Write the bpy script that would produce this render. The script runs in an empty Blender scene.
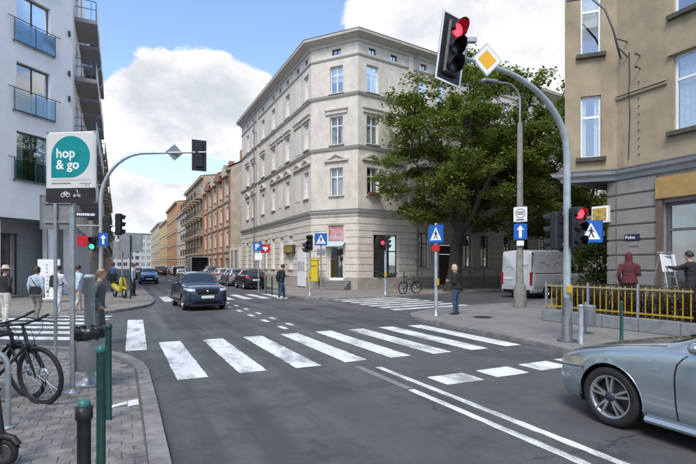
import bpy, bmesh, math, random
from mathutils import Vector, Matrix, noise
from mathutils.bvhtree import BVHTree
R = math.radians
PI = math.pi
sc = bpy.context.scene
col = sc.collection
random.seed(7)

# ------------------------------------------------------------------ camera
cd = bpy.data.cameras.new('camera')
cam = bpy.data.objects.new('camera', cd)
col.objects.link(cam)
cd.sensor_width = 36
cd.lens = 24
cd.shift_y = 33 / 696
cd.clip_start = 0.05
cd.clip_end = 4000
CAMH = 1.75
cam.location = (0, 0, CAMH)
cam.rotation_euler = (PI / 2, 0, 0)
sc.camera = cam

# ------------------------------------------------------------------ light
SUN_EL, SUN_AZ = 52, 198          # azimuth clockwise from +Y (the view direction)
sc.view_settings.view_transform = 'Standard'
sc.view_settings.look = 'None'
sc.view_settings.gamma = 1
sc.view_settings.use_curve_mapping = False
sc.view_settings.exposure = 1.34

world = bpy.data.worlds.new('World')
sc.world = world
world.use_nodes = True
nt = world.node_tree
nt.nodes.clear()


def N(tree, typ, **kw):
    n = tree.nodes.new(typ)
    for k, v in kw.items():
        if k in n.inputs.keys() if isinstance(k, str) else False:
            n.inputs[k].default_value = v
        else:
            setattr(n, k, v)
    return n


def mth(tree, op, a, b=None, clamp=False):
    n = tree.nodes.new('ShaderNodeMath')
    n.operation = op
    n.use_clamp = clamp
    for i, x in enumerate((a, b)):
        if x is None:
            continue
        if isinstance(x, (int, float)):
            n.inputs[i].default_value = x
        else:
            tree.links.new(x, n.inputs[i])
    return n.outputs[0]


def maprange(tree, x, a, b, c=0.0, d=1.0, smooth=True):
    n = tree.nodes.new('ShaderNodeMapRange')
    n.interpolation_type = 'SMOOTHSTEP' if smooth else 'LINEAR'
    tree.links.new(x, n.inputs[0])
    for i, v in enumerate((a, b, c, d)):
        n.inputs[i + 1].default_value = v
    return n.outputs[0]


def mixc(tree, fac, a, b, blend='MIX'):
    n = tree.nodes.new('ShaderNodeMix')
    n.data_type = 'RGBA'
    n.blend_type = blend
    for i, x in ((0, fac), (6, a), (7, b)):
        if isinstance(x, (int, float)):
            n.inputs[i].default_value = x
        elif isinstance(x, (tuple, list)):
            n.inputs[i].default_value = (x[0], x[1], x[2], 1)
        else:
            tree.links.new(x, n.inputs[i])
    return n.outputs[2]


def tnoise(tree, vec, scale, detail=6, rough=0.55, dist=0.0):
    n = tree.nodes.new('ShaderNodeTexNoise')
    n.inputs['Scale'].default_value = scale
    n.inputs['Detail'].default_value = detail
    n.inputs['Roughness'].default_value = rough
    n.inputs['Distortion'].default_value = dist
    if vec is not None:
        tree.links.new(vec, n.inputs['Vector'])
    return n.outputs['Fac']


def make_world():
    t = nt
    out = t.nodes.new('ShaderNodeOutputWorld')
    bg = t.nodes.new('ShaderNodeBackground')
    bg.inputs['Strength'].default_value = 0.115
    sky = t.nodes.new('ShaderNodeTexSky')
    sky.sky_type = 'NISHITA'
    sky.sun_disc = False
    sky.sun_elevation = R(SUN_EL)
    sky.sun_rotation = R(SUN_AZ)
    sky.air_density = 1.0
    sky.dust_density = 0.6
    sky.ozone_density = 1.6
    tc = t.nodes.new('ShaderNodeTexCoord')
    vec = tc.outputs['Generated']
    sep = t.nodes.new('ShaderNodeSeparateXYZ')
    t.links.new(vec, sep.inputs[0])
    z = sep.outputs['Z']
    # stretch clouds sideways a little
    mp = t.nodes.new('ShaderNodeMapping')
    mp.inputs['Scale'].default_value = (1, 1, 1.5)
    mp.inputs['Location'].default_value = (0.3, 0.1, 0.0)
    t.links.new(vec, mp.inputs['Vector'])
    big = tnoise(t, mp.outputs[0], 1.7, 3, 0.5)
    fine = tnoise(t, mp.outputs[0], 5.2, 12, 0.58, 0.15)
    wisp = tnoise(t, mp.outputs[0], 16.0, 8, 0.6)

    def blob(px, py, rad, sx=1.0):
        d = Vector(((px - 348) / 464, 1, (265 - py) / 464)).normalized()
        sub = t.nodes.new('ShaderNodeVectorMath')
        sub.operation = 'SUBTRACT'
        t.links.new(vec, sub.inputs[0])
        sub.inputs[1].default_value = d
        sca = t.nodes.new('ShaderNodeVectorMath')
        sca.operation = 'MULTIPLY'
        t.links.new(sub.outputs[0], sca.inputs[0])
        sca.inputs[1].default_value = (1 / sx, 1 / sx, 1)
        ln = t.nodes.new('ShaderNodeVectorMath')
        ln.operation = 'LENGTH'
        t.links.new(sca.outputs[0], ln.inputs[0])
        return maprange(t, ln.outputs['Value'], rad, 0.0)

    acc = None
    for px, py, rad, sx, amp in ((200, 88, .16, 1.2, .85), (125, 110, .13, 1.5, .75), (250, 105, .08, 1.2, .5), (185, 132, .09, 2.6, .45),
                                 (165, 208, .10, 2.6, .42), (70, 190, .2, 1.5, .35), (60, 30, .26, 1.0, -.8),
                                 (225, 15, .18, 1.3, -.8),
                                 (560, 10, .32, 1.7, .62), (400, 12, .12, 1.4, .42), (300, 10, .12, 1.2, -.4),
                                 (150, 160, .055, 3.0, -.55), (110, 235, .06, 2.5, -.3)):
        b = mth(t, 'MULTIPLY', blob(px, py, rad, sx), amp)
        acc = b if acc is None else mth(t, 'ADD', acc, b)
    base = mth(t, 'ADD', mth(t, 'MULTIPLY', big, 0.45), mth(t, 'MULTIPLY', fine, 0.95))
    dens = mth(t, 'ADD', base, mth(t, 'MULTIPLY', acc, 0.62))
    mask = maprange(t, dens, 0.74, 0.81)
    # billows: the noise compared with itself a little higher up gives lit tops and grey undersides
    mpu = t.nodes.new('ShaderNodeMapping')
    mpu.inputs['Scale'].default_value = (1, 1, 1.5)
    mpu.inputs['Location'].default_value = (0.33, 0.04, 0.085)
    t.links.new(vec, mpu.inputs['Vector'])
    fine_up = tnoise(t, mpu.outputs[0], 5.2, 12, 0.58, 0.15)
    rel = mth(t, 'SUBTRACT', fine, fine_up)
    thick = maprange(t, dens, 0.90, 1.45, 0.0, 0.17)
    lit = maprange(t, mth(t, 'SUBTRACT', rel, thick), -0.34, 0.08, 0.0, 1.0)
    ccol = mixc(t, lit, (2.2, 2.36, 2.62), (3.6, 3.61, 3.63))
    haze = maprange(t, z, 0.0, 0.35, 0.6, 0.0)
    skyc = mixc(t, haze, sky.outputs[0], (2.7, 3.2, 3.8))
    allc = mixc(t, mask, skyc, ccol)
    t.links.new(allc, bg.inputs['Color'])
    t.links.new(bg.outputs[0], out.inputs[0])


make_world()
sl = bpy.data.lights.new('sun', 'SUN')
sl.energy = 1.3
sl.angle = R(26)
sl.color = (1.0, 0.955, 0.88)
sun = bpy.data.objects.new('sun', sl)
col.objects.link(sun)
sd = Vector((math.sin(R(SUN_AZ)) * math.cos(R(SUN_EL)), math.cos(R(SUN_AZ)) * math.cos(R(SUN_EL)), math.sin(R(SUN_EL))))
sun.rotation_euler = (-sd).to_track_quat('-Z', 'Y').to_euler()
sun.location = (0, -5, 40)

# ------------------------------------------------------------------ street frame: u along the street, v to its right
DX, DY = Vector((-0.441, 0.8975)).normalized()


def uv(u, v, z=0.0):
    return Vector((DX * u + DY * v, DY * u - DX * v, z))


STREET = math.atan2(DY, DX)
CX, CY = Vector((0.83, 0.557)).normalized()      # cross street direction
CROSS = math.atan2(CY, CX)


def gp(px, py, z=0.0):
    Y = (CAMH - z) * 464 / (py - 265)
    return Vector(((px - 348) / 464 * Y, Y, z))


# ------------------------------------------------------------------ materials
MC = {}


def mat(name, c, rough=0.7, metal=0.0, var=0.12, scale=6.0, bump=0.0, bscale=None, c2=None, coat=0.0, spec=0.5,
        detail=5, stain=0.0, stainc=(0.05, 0.045, 0.04), trans=0.0, coatr=.07):
    if name in MC:
        return MC[name]
    m = bpy.data.materials.new(name)
    MC[name] = m
    m.use_nodes = True
    t = m.node_tree
    b = t.nodes['Principled BSDF']
    b.inputs['Roughness'].default_value = rough
    b.inputs['Metallic'].default_value = metal
    b.inputs['Specular IOR Level'].default_value = spec
    b.inputs['Coat Weight'].default_value = coat
    b.inputs['Coat Roughness'].default_value = coatr
    tc = t.nodes.new('ShaderNodeTexCoord')
    geo = t.nodes.new('ShaderNodeNewGeometry')
    vec = geo.outputs['Position']
    c = tuple(c)
    if var > 0:
        f = tnoise(t, vec, scale, detail, 0.6)
        d = c2 if c2 else tuple(x * (1 - var) for x in c)
        e = c if c2 else tuple(min(1, x * (1 + var)) for x in c)
        cc = mixc(t, maprange(t, f, 0.3, 0.7), d, e)
        oi = t.nodes.new('ShaderNodeObjectInfo')
        hv = maprange(t, oi.outputs['Random'], 0, 1, 1 - var * .35, 1 + var * .35, False)
        hsv = t.nodes.new('ShaderNodeHueSaturation')
        t.links.new(hv, hsv.inputs['Value'])
        t.links.new(cc, hsv.inputs['Color'])
        cc = hsv.outputs[0]
        if stain > 0:
            mp = t.nodes.new('ShaderNodeMapping')
            mp.inputs['Scale'].default_value = (1.1, 1.1, 0.22)
            t.links.new(vec, mp.inputs['Vector'])
            s = tnoise(t, mp.outputs[0], 1.6, 8, 0.65)
            cc = mixc(t, maprange(t, s, 0.5, 0.78, 0, stain), cc, stainc)
        t.links.new(cc, b.inputs['Base Color'])
        rr = maprange(t, f, 0.2, 0.8, max(0, rough - .08), min(1, rough + .08))
        t.links.new(rr, b.inputs['Roughness'])
    else:
        b.inputs['Base Color'].default_value = (*c, 1)
    if bump > 0:
        bn = t.nodes.new('ShaderNodeBump')
        bn.inputs['Strength'].default_value = bump
        bn.inputs['Distance'].default_value = 0.02
        t.links.new(tnoise(t, vec, bscale or scale * 4, 6, 0.6), bn.inputs['Height'])
        t.links.new(bn.outputs[0], b.inputs['Normal'])
    if trans > 0:
        b.inputs['Transmission Weight'].default_value = trans
    return m


def emis(name, c, strength):
    if name in MC:
        return MC[name]
    m = bpy.data.materials.new(name)
    MC[name] = m
    m.use_nodes = True
    b = m.node_tree.nodes['Principled BSDF']
    b.inputs['Base Color'].default_value = (*[x * .5 for x in c], 1)
    b.inputs['Emission Color'].default_value = (*c, 1)
    b.inputs['Emission Strength'].default_value = strength
    b.inputs['Roughness'].default_value = 0.3
    return m


def glass(name, tint=(0.8, 0.86, 0.88), refl=0.10, rough=0.02):
    if name in MC:
        return MC[name]
    m = bpy.data.materials.new(name)
    MC[name] = m
    m.use_nodes = True
    t = m.node_tree
    t.nodes.clear()
    o = t.nodes.new('ShaderNodeOutputMaterial')
    tr = t.nodes.new('ShaderNodeBsdfTransparent')
    tr.inputs[0].default_value = (*tint, 1)
    gl = t.nodes.new('ShaderNodeBsdfGlossy')
    gl.inputs['Color'].default_value = (.95, .97, 1, 1)
    gl.inputs['Roughness'].default_value = rough
    fr = t.nodes.new('ShaderNodeFresnel')
    fr.inputs[0].default_value = 1.52
    bn = t.nodes.new('ShaderNodeBump')
    bn.inputs['Strength'].default_value = 0.05
    bn.inputs['Distance'].default_value = 0.05
    geo = t.nodes.new('ShaderNodeNewGeometry')
    t.links.new(tnoise(t, geo.outputs['Position'], 1.3, 1), bn.inputs['Height'])
    t.links.new(bn.outputs[0], gl.inputs['Normal'])
    f = mth(t, 'ADD', mth(t, 'MULTIPLY', fr.outputs[0], 1.2), refl, True)
    mx = t.nodes.new('ShaderNodeMixShader')
    t.links.new(f, mx.inputs[0])
    t.links.new(tr.outputs[0], mx.inputs[1])
    t.links.new(gl.outputs[0], mx.inputs[2])
    t.links.new(mx.outputs[0], o.inputs[0])
    return m


GLASS = glass('window_glass', refl=0.22)
BLUEGLASS = glass('balcony_glass', (0.50, 0.66, 0.74), 0.10, 0.05)
CARGLASS = mat('car_glass', (0.012, 0.016, 0.018), 0.03, var=0, spec=1.0, coat=0.6)
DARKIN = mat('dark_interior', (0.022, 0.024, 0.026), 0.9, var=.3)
CURTAIN = mat('net_curtain', (0.55, 0.55, 0.53), 0.9, var=.12, scale=9)
WHITEFR = mat('white_window_paint', (0.74, 0.75, 0.75), 0.4, var=.05)
GREYFR = mat('dark_grey_window_frame', (0.045, 0.05, 0.055), 0.45, var=.1)
STEEL = mat('galvanised_steel', (0.36, 0.39, 0.41), 0.42, 0.55, var=.14, scale=9, stain=.25)
POLEPAINT = mat('pale_grey_pole_paint', (0.38, 0.43, 0.46), 0.45, 0.25, var=.12, scale=5, stain=.3)
BLACK = mat('black_plastic', (0.011, 0.012, 0.013), 0.5, var=.2)
RUBBER = mat('rubber', (0.014, 0.014, 0.015), 0.75, var=.25, scale=30)
GREENPAINT = mat('dark_green_paint', (0.010, 0.050, 0.042), 0.35, var=.15, scale=12)
CHROME = mat('bright_metal', (0.62, 0.63, 0.65), 0.2, 1.0, var=.05)
ALLOY = mat('alloy_wheel', (0.48, 0.49, 0.50), 0.28, 0.9, var=.06)
SIGNWHITE = mat('sign_white', (0.78, 0.79, 0.79), 0.4, var=.04)
SIGNBLUE = mat('sign_blue', (0.010, 0.105, 0.42), 0.4, var=.06)
SIGNRED = mat('sign_red', (0.52, 0.012, 0.02), 0.4, var=.08)
SIGNYEL = mat('sign_yellow', (0.80, 0.43, 0.015), 0.4, var=.05)
SIGNBLACK = mat('sign_black', (0.012, 0.012, 0.014), 0.4, var=.1)
SIGNBACK = mat('sign_back_grey', (0.24, 0.25, 0.265), 0.5, 0.4, var=.1, scale=4)
REDLIT = emis('red_signal_light', (1.0, 0.03, 0.05), 1.6)
GREENLIT = emis('green_signal_light', (0.05, 1.0, 0.45), 1.2)
LENSOFF = mat('unlit_signal_lens', (0.022, 0.024, 0.022), 0.2, var=.1)
PLATE = mat('number_plate', (0.72, 0.73, 0.72), 0.4, var=.05)


# ------------------------------------------------------------------ mesh collector
class MB:
    def __init__(s, M=None):
        s.v, s.f, s.s, s.m = [], [], [], []
        s.M = M
        s.cur = 0

    def add(s, vs, fs, smooth=False):
        o = len(s.v)
        if s.M is not None:
            vs = [s.M @ Vector(p) for p in vs]
        s.v += [tuple(p) for p in vs]
        for f in fs:
            s.f.append(tuple(i + o for i in f))
            s.s.append(smooth)
            s.m.append(s.cur)
        return s

    def box(s, x0, x1, y0, y1, z0, z1, T=None):
        p = [Vector((x, y, z)) for z in (z0, z1) for y in (y0, y1) for x in (x0, x1)]
        if T is not None:
            p = [T @ q for q in p]
        return s.add(p, [(0, 2, 3, 1), (4, 5, 7, 6), (0, 1, 5, 4), (2, 6, 7, 3), (0, 4, 6, 2), (1, 3, 7, 5)])

    def bbox(s, x0, x1, y0, y1, z0, z1, b):
        """box whose upright edges and top edge are bevelled"""
        P = lambda d, z: [(x0 + d + b, y0 + d, z), (x1 - d - b, y0 + d, z), (x1 - d, y0 + d + b, z), (x1 - d, y1 - d - b, z),
                          (x1 - d - b, y1 - d, z), (x0 + d + b, y1 - d, z), (x0 + d, y1 - d - b, z), (x0 + d, y0 + d + b, z)]
        return s.loft([P(b * .7, z0), P(0, z0 + b * .7), P(0, z1 - b * .7), P(b * .7, z1)], True, False)

    def loft(s, rings, cap=True, smooth=True, closed=True):
        n = len(rings[0])
        vs = [p for r in rings for p in r]
        fs = []
        k = n if closed else n - 1
        for i in range(len(rings) - 1):
            for j in range(k):
                a = i * n + j
                b = i * n + (j + 1) % n
                fs.append((a, b, b + n, a + n))
        s.add(vs, fs, smooth)
        if cap and closed:
            s.add(rings[0], [tuple(range(n))[::-1]], False)
            s.add(rings[-1], [tuple(range(n))], False)
        return s

    def tube(s, a, b, r0, r1=None, n=10, cap=True):
        return s.path([a, b], [r0, r0 if r1 is None else r1], n, cap)

    def path(s, pts, r, n=8, cap=True, closed=False, up=None):
        pts = [Vector(p) for p in pts]
        if not isinstance(r, (list, tuple)):
            r = [r] * len(pts)
        rings = []
        ref = None
        m = len(pts)
        for i, p in enumerate(pts):
            if closed:
                t = pts[(i + 1) % m] - pts[i - 1]
            else:
                t = pts[min(i + 1, m - 1)] - pts[max(i - 1, 0)]
            t.normalize()
            if ref is None:
                ref = Vector((0, 0, 1)) if abs(t.z) < .9 else Vector((1, 0, 0))
            a = t.cross(ref)
            if a.length < 1e-5:
                a = t.cross(Vector((.3, .9, .2)))
            a.normalize()
            b = a.cross(t)
            b.normalize()
            ref = b
            rings.append([p + (a * math.cos(2 * PI * k / n) + b * math.sin(2 * PI * k / n)) * r[i] for k in range(n)])
        if closed:
            rings.append(rings[0])
        return s.loft(rings, cap and not closed)

    def lathe(s, prof, n=20, T=None, smooth=True):
        rings = []
        for (r, z) in prof:
            rg = [Vector((r * math.cos(2 * PI * k / n), r * math.sin(2 * PI * k / n), z)) for k in range(n)]
            if T is not None:
                rg = [T @ p for p in rg]
            rings.append(rg)
        return s.loft(rings, True, smooth)

    def prism(s, poly, z0, z1, T=None):
        n = len(poly)
        p = [Vector((a, b, z0)) for a, b in poly] + [Vector((a, b, z1)) for a, b in poly]
        if T is not None:
            p = [T @ q for q in p]
        fs = [tuple(range(n))[::-1], tuple(range(n, 2 * n))]
        fs += [(i, (i + 1) % n, n + (i + 1) % n, n + i) for i in range(n)]
        return s.add(p, fs)

    def ell(s, c, r, n=12, m=8, T=None):
        rings = []
        for i in range(m + 1):
            a = -PI / 2 + PI * i / m
            q = max(math.cos(a), 0.02)
            rg = [Vector((c[0] + r[0] * q * math.cos(2 * PI * k / n), c[1] + r[1] * q * math.sin(2 * PI * k / n),
                          c[2] + r[2] * math.sin(a))) for k in range(n)]
            if T is not None:
                rg = [T @ p for p in rg]
            rings.append(rg)
        return s.loft(rings, True, True)

    def mesh(s, name, mats):
        me = bpy.data.meshes.new(name)
        me.from_pydata(s.v, [], s.f)
        me.polygons.foreach_set('use_smooth', s.s)
        me.polygons.foreach_set('material_index', s.m)
        for m in (mats if isinstance(mats, (list, tuple)) else [mats]):
            me.materials.append(m)
        me.update()
        return me

    def build(s, name, mats, parent=None, matrix=None):
        return obj(name, s.mesh(name, mats), parent, matrix)


def obj(name, data, parent=None, matrix=None):
    o = bpy.data.objects.new(name, data)
    col.objects.link(o)
    if parent is not None:
        o.parent = parent
    if matrix is not None:
        o.matrix_local = matrix
    return o


def tag(o, label=None, cat=None, group=None, kind=None):
    if label: o['label'] = label
    if cat: o['category'] = cat
    if group: o['group'] = group
    if kind: o['kind'] = kind
    return o


def thing(name, label, cat, loc=(0, 0, 0), rz=0.0, group=None):
    o = bpy.data.objects.new(name, None)
    o.empty_display_size = .2
    col.objects.link(o)
    o.location = loc
    o.rotation_euler = (0, 0, rz)
    return tag(o, label, cat, group)


def copy_tree(o, parent=None):
    c = o.copy()
    col.objects.link(c)
    c.parent = parent
    for ch in list(o.children):
        copy_tree(ch, c)
    return c


def T3(x, y, z):
    return Matrix.Translation((x, y, z))


def RZ(a):
    return Matrix.Rotation(a, 4, 'Z')


def RX(a):
    return Matrix.Rotation(a, 4, 'X')


def RY(a):
    return Matrix.Rotation(a, 4, 'Y')


def text_mesh(txt, size, depth=0.002, bold=0.0):
    cu = bpy.data.curves.new('t', 'FONT')
    cu.body = txt
    cu.size = size
    cu.extrude = depth
    cu.offset = bold
    cu.align_x = 'LEFT'
    cu.resolution_u = 3
    o = bpy.data.objects.new('t', cu)
    ts = bpy.data.scenes.new('ts')
    ts.collection.objects.link(o)
    ts.view_layers[0].update()
    dg = ts.view_layers[0].depsgraph
    me = bpy.data.meshes.new_from_object(o.evaluated_get(dg))
    bpy.data.objects.remove(o)
    bpy.data.curves.remove(cu)
    bpy.data.scenes.remove(ts)
    return me


def text(name, txt, size, m, parent, matrix, depth=.002, bold=0.0):
    me = text_mesh(txt, size, depth, bold)
    me.materials.clear()
    me.materials.append(m)
    return obj(name, me, parent, matrix)
# ------------------------------------------------------------------ ground, road, pavements, markings
def asphalt(name='asphalt', k=1.0):
    m = bpy.data.materials.new(name)
    m.use_nodes = True
    t = m.node_tree
    b = t.nodes['Principled BSDF']
    geo = t.nodes.new('ShaderNodeNewGeometry')
    vec = geo.outputs['Position']
    grit = tnoise(t, vec, 190, 3, 0.8)
    fine = tnoise(t, vec, 55, 5, 0.75)
    mid = tnoise(t, vec, 1.3, 8, 0.66)
    big = tnoise(t, vec, 0.16, 5, 0.6)
    mp = t.nodes.new('ShaderNodeMapping')            # street aligned
    mp.inputs['Rotation'].default_value = (0, 0, -STREET)
    t.links.new(vec, mp.inputs['Vector'])
    mp2 = t.nodes.new('ShaderNodeMapping')
    mp2.inputs['Scale'].default_value = (0.05, 1.0, 1.0)
    t.links.new(mp.outputs[0], mp2.inputs['Vector'])
    streak = tnoise(t, mp2.outputs[0], 1.5, 6, 0.6)
    C = lambda r: (r * k * .98, r * 1.01 * k, r * 1.015 * k)
    pat = tnoise(t, vec, 5.5, 6, .7)
    c = mixc(t, maprange(t, mid, .34, .66), C(.050), C(.104))
    c = mixc(t, maprange(t, pat, .42, .68, 0, .5), c, C(.128))
    c = mixc(t, maprange(t, streak, .40, .60, 0, .7), c, C(.050))
    c = mixc(t, maprange(t, big, .42, .60, 0, .55), c, C(.112))
    c = mixc(t, maprange(t, fine, .48, .72, 0, .40), c, C(.16))
    c = mixc(t, maprange(t, grit, .50, .66, 0, .45), c, C(.022))
    spots = tnoise(t, mp2.outputs[0], 7.0, 5, .7)
    c = mixc(t, maprange(t, spots, .66, .76, 0, .55), c, C(.030))
    # ragged cracks and sealed joints
    wob = t.nodes.new('ShaderNodeTexNoise')
    wob.inputs['Scale'].default_value = 1.4
    wob.inputs['Detail'].default_value = 7
    wob.inputs['Roughness'].default_value = .7
    t.links.new(vec, wob.inputs['Vector'])
    wv_ = t.nodes.new('ShaderNodeVectorMath')
    wv_.operation = 'MULTIPLY_ADD'
    t.links.new(wob.outputs['Color'], wv_.inputs[0])
    wv_.inputs[1].default_value = (.9, .9, 0)
    t.links.new(mp.outputs[0], wv_.inputs[2])
    vo = t.nodes.new('ShaderNodeTexVoronoi')
    vo.feature = 'DISTANCE_TO_EDGE'
    vo.inputs['Scale'].default_value = 0.17
    t.links.new(wv_.outputs[0], vo.inputs['Vector'])
    brk = tnoise(t, vec, .5, 3)
    crk = mth(t, 'MULTIPLY', maprange(t, vo.outputs['Distance'], .0008, .0032, .75, 0), maprange(t, brk, .45, .58))
    c = mixc(t, crk, c, C(.022))
    t.links.new(c, b.inputs['Base Color'])
    t.links.new(maprange(t, streak, .3, .7, .50, .78), b.inputs['Roughness'])
    bn = t.nodes.new('ShaderNodeBump')
    bn.inputs['Strength'].default_value = 0.5
    bn.inputs['Distance'].default_value = 0.008
    t.links.new(mth(t, 'ADD', fine, grit), bn.inputs['Height'])
    t.links.new(bn.outputs[0], b.inputs['Normal'])
    return m


def slabs(name, ca, cb, cm, w=.5, h=.5, ang=STREET):
    m = bpy.data.materials.new(name)
    m.use_nodes = True
    t = m.node_tree
    b = t.nodes['Principled BSDF']
    geo = t.nodes.new('ShaderNodeNewGeometry')
    mp = t.nodes.new('ShaderNodeMapping')
    mp.inputs['Rotation'].default_value = (0, 0, -ang)
    t.links.new(geo.outputs['Position'], mp.inputs['Vector'])
    br = t.nodes.new('ShaderNodeTexBrick')
    t.links.new(mp.outputs[0], br.inputs['Vector'])
    br.inputs['Scale'].default_value = 1
    br.inputs['Brick Width'].default_value = w
    br.inputs['Row Height'].default_value = h
    br.inputs['Mortar Size'].default_value = .006
    br.inputs['Color1'].default_value = (*ca, 1)
    br.inputs['Color2'].default_value = (*cb, 1)
    br.inputs['Mortar'].default_value = (*cm, 1)
    n1 = tnoise(t, geo.outputs['Position'], .7, 7, .6)
    c = mixc(t, maprange(t, n1, .35, .7, 0, .55), br.outputs['Color'], tuple(x * .62 for x in ca))
    n2 = tnoise(t, geo.outputs['Position'], 22, 4, .6)
    c = mixc(t, maprange(t, n2, .5, .8, 0, .35), c, tuple(x * 1.35 for x in cb))
    t.links.new(c, b.inputs['Base Color'])
    b.inputs['Roughness'].default_value = .85
    bn = t.nodes.new('ShaderNodeBump')
    bn.inputs['Strength'].default_value = .4
    bn.inputs['Distance'].default_value = .01
    t.links.new(br.outputs['Fac'], bn.inputs['Height'])
    bn.invert = True
    t.links.new(bn.outputs[0], b.inputs['Normal'])
    return m


def paint_mat():
    m = bpy.data.materials.new('worn_road_paint')
    m.use_nodes = True
    t = m.node_tree
    b = t.nodes['Principled BSDF']
    geo = t.nodes.new('ShaderNodeNewGeometry')
    vec = geo.outputs['Position']
    mp = t.nodes.new('ShaderNodeMapping')
    mp.inputs['Rotation'].default_value = (0, 0, -STREET)
    mp.inputs['Scale'].default_value = (1, 1, 1)
    t.links.new(vec, mp.inputs['Vector'])
    mp2 = t.nodes.new('ShaderNodeMapping')
    mp2.inputs['Scale'].default_value = (.35, 1, 1)
    t.links.new(mp.outputs[0], mp2.inputs['Vector'])
    n = tnoise(t, mp2.outputs[0], 2.2, 9, .72)
    f = tnoise(t, vec, 38, 5, .7)
    w = mth(t, 'ADD', n, mth(t, 'MULTIPLY', f, .35))
    c = mixc(t, maprange(t, w, .62, .84, 0, .85), (.70, .705, .70), (.19, .193, .20))
    t.links.new(c, b.inputs['Base Color'])
    b.inputs['Roughness'].default_value = .7
    return m


ASPH = asphalt()
PAINT = paint_mat()
FAINT = mat('faded_road_paint', (.20, .20, .205), .75, var=.3, scale=14)
PAVE_R = slabs('concrete_paving', (.20, .195, .185), (.235, .228, .215), (.13, .127, .12), .35, .35)
PAVE_F = slabs('pale_concrete_paving', (.23, .205, .18), (.27, .24, .21), (.13, .12, .11), .35, .35)
PAVE_BASE = mat('sand_joint_bed', (.11, .105, .096), .95, var=.3, scale=20)
KERB = mat('kerb_concrete', (.20, .195, .186), .85, var=.28, scale=5, bump=.5, stain=.4, stainc=(.07, .068, .065))
BLOCKM = mat('concrete_paving_block', (.19, .184, .172), .88, var=.34, scale=6, bump=.4, bscale=60, stain=.45, stainc=(.085, .08, .072))
SOIL = mat('dark_garden_soil', (.045, .036, .028), .95, var=.4, scale=9, bump=.6)
PH = .10


def sheet(name, pts, z, m, parent=None, kind='structure'):
    me = bpy.data.meshes.new(name)
    me.from_pydata([(p[0], p[1], z) for p in pts], [], [tuple(range(len(pts)))])
    me.materials.append(m)
    o = obj(name, me, parent)
    if kind and parent is None:
        o['kind'] = kind
    return o


GROUNDM = mat('distant_ground', (.13, .125, .115), .95, var=.2, scale=.3)
sheet('ground', [(-1500, -300), (1500, -300), (1500, 2500), (-1500, 2500)], -.03, GROUNDM)
road = sheet('road', [uv(-40, -70), uv(-40, 90), uv(330, 90), uv(330, -70)], 0.0, ASPH)


def poly_area(p):
    return sum(p[i][0] * p[(i + 1) % len(p)][1] - p[(i + 1) % len(p)][0] * p[i][1] for i in range(len(p))) / 2


def pavement(name, kerbline, rest, m, kw=.28, top=PH, stones=True, kstep=1.0, lim=42):
    """kerbline: list of (u,v) seen from the road; rest: closing (u,v) points behind it. Kerb stones are parts."""
    kl = [uv(*p) for p in kerbline]
    poly = kl + [uv(*p) for p in rest]
    sgn = 1 if poly_area([(p.x, p.y) for p in poly]) > 0 else -1
    # resample kerb line
    seg = []
    d = 0
    pts = [kl[0]]
    acc = 0
    for a, b in zip(kl, kl[1:]):
        L = (b - a).length
        n = max(1, round(L / kstep)) if L > 1.4 else 1
        for i in range(1, n + 1):
            pts.append(a.lerp(b, i / n))
    inn = []
    for i, p in enumerate(pts):
        t = pts[min(i + 1, len(pts) - 1)] - pts[max(i - 1, 0)]
        t.normalize()
        nrm = Vector((-t.y, t.x, 0)) * sgn
        inn.append(p + nrm * kw)
    # slab inside the kerb
    ring = inn + [uv(*p) for p in rest]
    mb = MB()
    P = [(p.x, p.y) for p in ring]
    if sgn < 0:
        P = P[::-1]
    mb.prism(P, -.02, top - .006)
    pav = mb.build(name, m)
    tag(pav, kind='structure')
    far = MB()
    for i in range(len(pts) - 1):
        a, b, c, e = pts[i], pts[i + 1], inn[i + 1], inn[i]
        mid = (a + b) / 2
        g = .004 if (b - a).length > .3 else .001
        t = (b - a).normalized() * g
        q = [a + t, b - t, c - t, e + t]
        if sgn < 0:
            q = q[::-1]
        dz = random.uniform(-.003, .003)
        k = far if mid.length > lim or not stones else MB()
        cen = sum(q, Vector()) / 4
        lo = [Vector((x.x, x.y, -.02)) for x in q]
        hi = [Vector((x.x, x.y, top - .02 + dz)) for x in q]
        ti = [Vector((x.x, x.y, top + dz)) + (cen - x).normalized() * .02 for x in q]
        k.loft([lo, hi, ti], True, False)
        if k is not far:
            k.build('kerb_stone', KERB, pav)
    if far.f:
        tag(far.build('far_kerb', KERB, pav), kind='stuff')
    return pav


# near left corner (the camera stands here)
P1K = [(-12, .4), (-6, .4), (4.4, .4), (6.4, .42), (8.2, .42), (8.9, .36), (9.5, .2), (10.05, -.02), (10.5, -.3), (10.9, -.65),
       (11.2, -1.0), (11.45, -1.35), (12.0, -2.2), (18.2, -13.3), (23, -22)]
pav1 = pavement('pavement_near', P1K, [(10, -30), (-12, -30)], PAVE_BASE, kw=.18, top=.06, lim=25)
# far left corner
P2K = [(29.4, -19), (23.7, -10.6), (19.2, -3.6), (18.5, -1.6), (18.5, -.8), (19.0, -.2), (19.7, .3), (20.5, .8), (21.4, 1.15), (22.8, 1.4), (24.5, 1.5), (60, 1.5), (300, 1.5)]
pav2 = pavement('pavement_left_far', P2K, [(300, -30), (40, -40)], PAVE_F)
# near right corner
P3K = [(-14, 7.9), (6.0, 7.94), (8.0, 8.15), (10.2, 8.25), (11.6, 8.3), (12.5, 8.45), (13.3, 8.9), (13.9, 9.7), (14.3, 10.6), (14.7, 11.8), (15.1, 15), (16.0, 19.2), (21.2, 58), (24, 80)]
pav3 = pavement('pavement_near_right', P3K, [(-14, 80)], PAVE_R)
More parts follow.
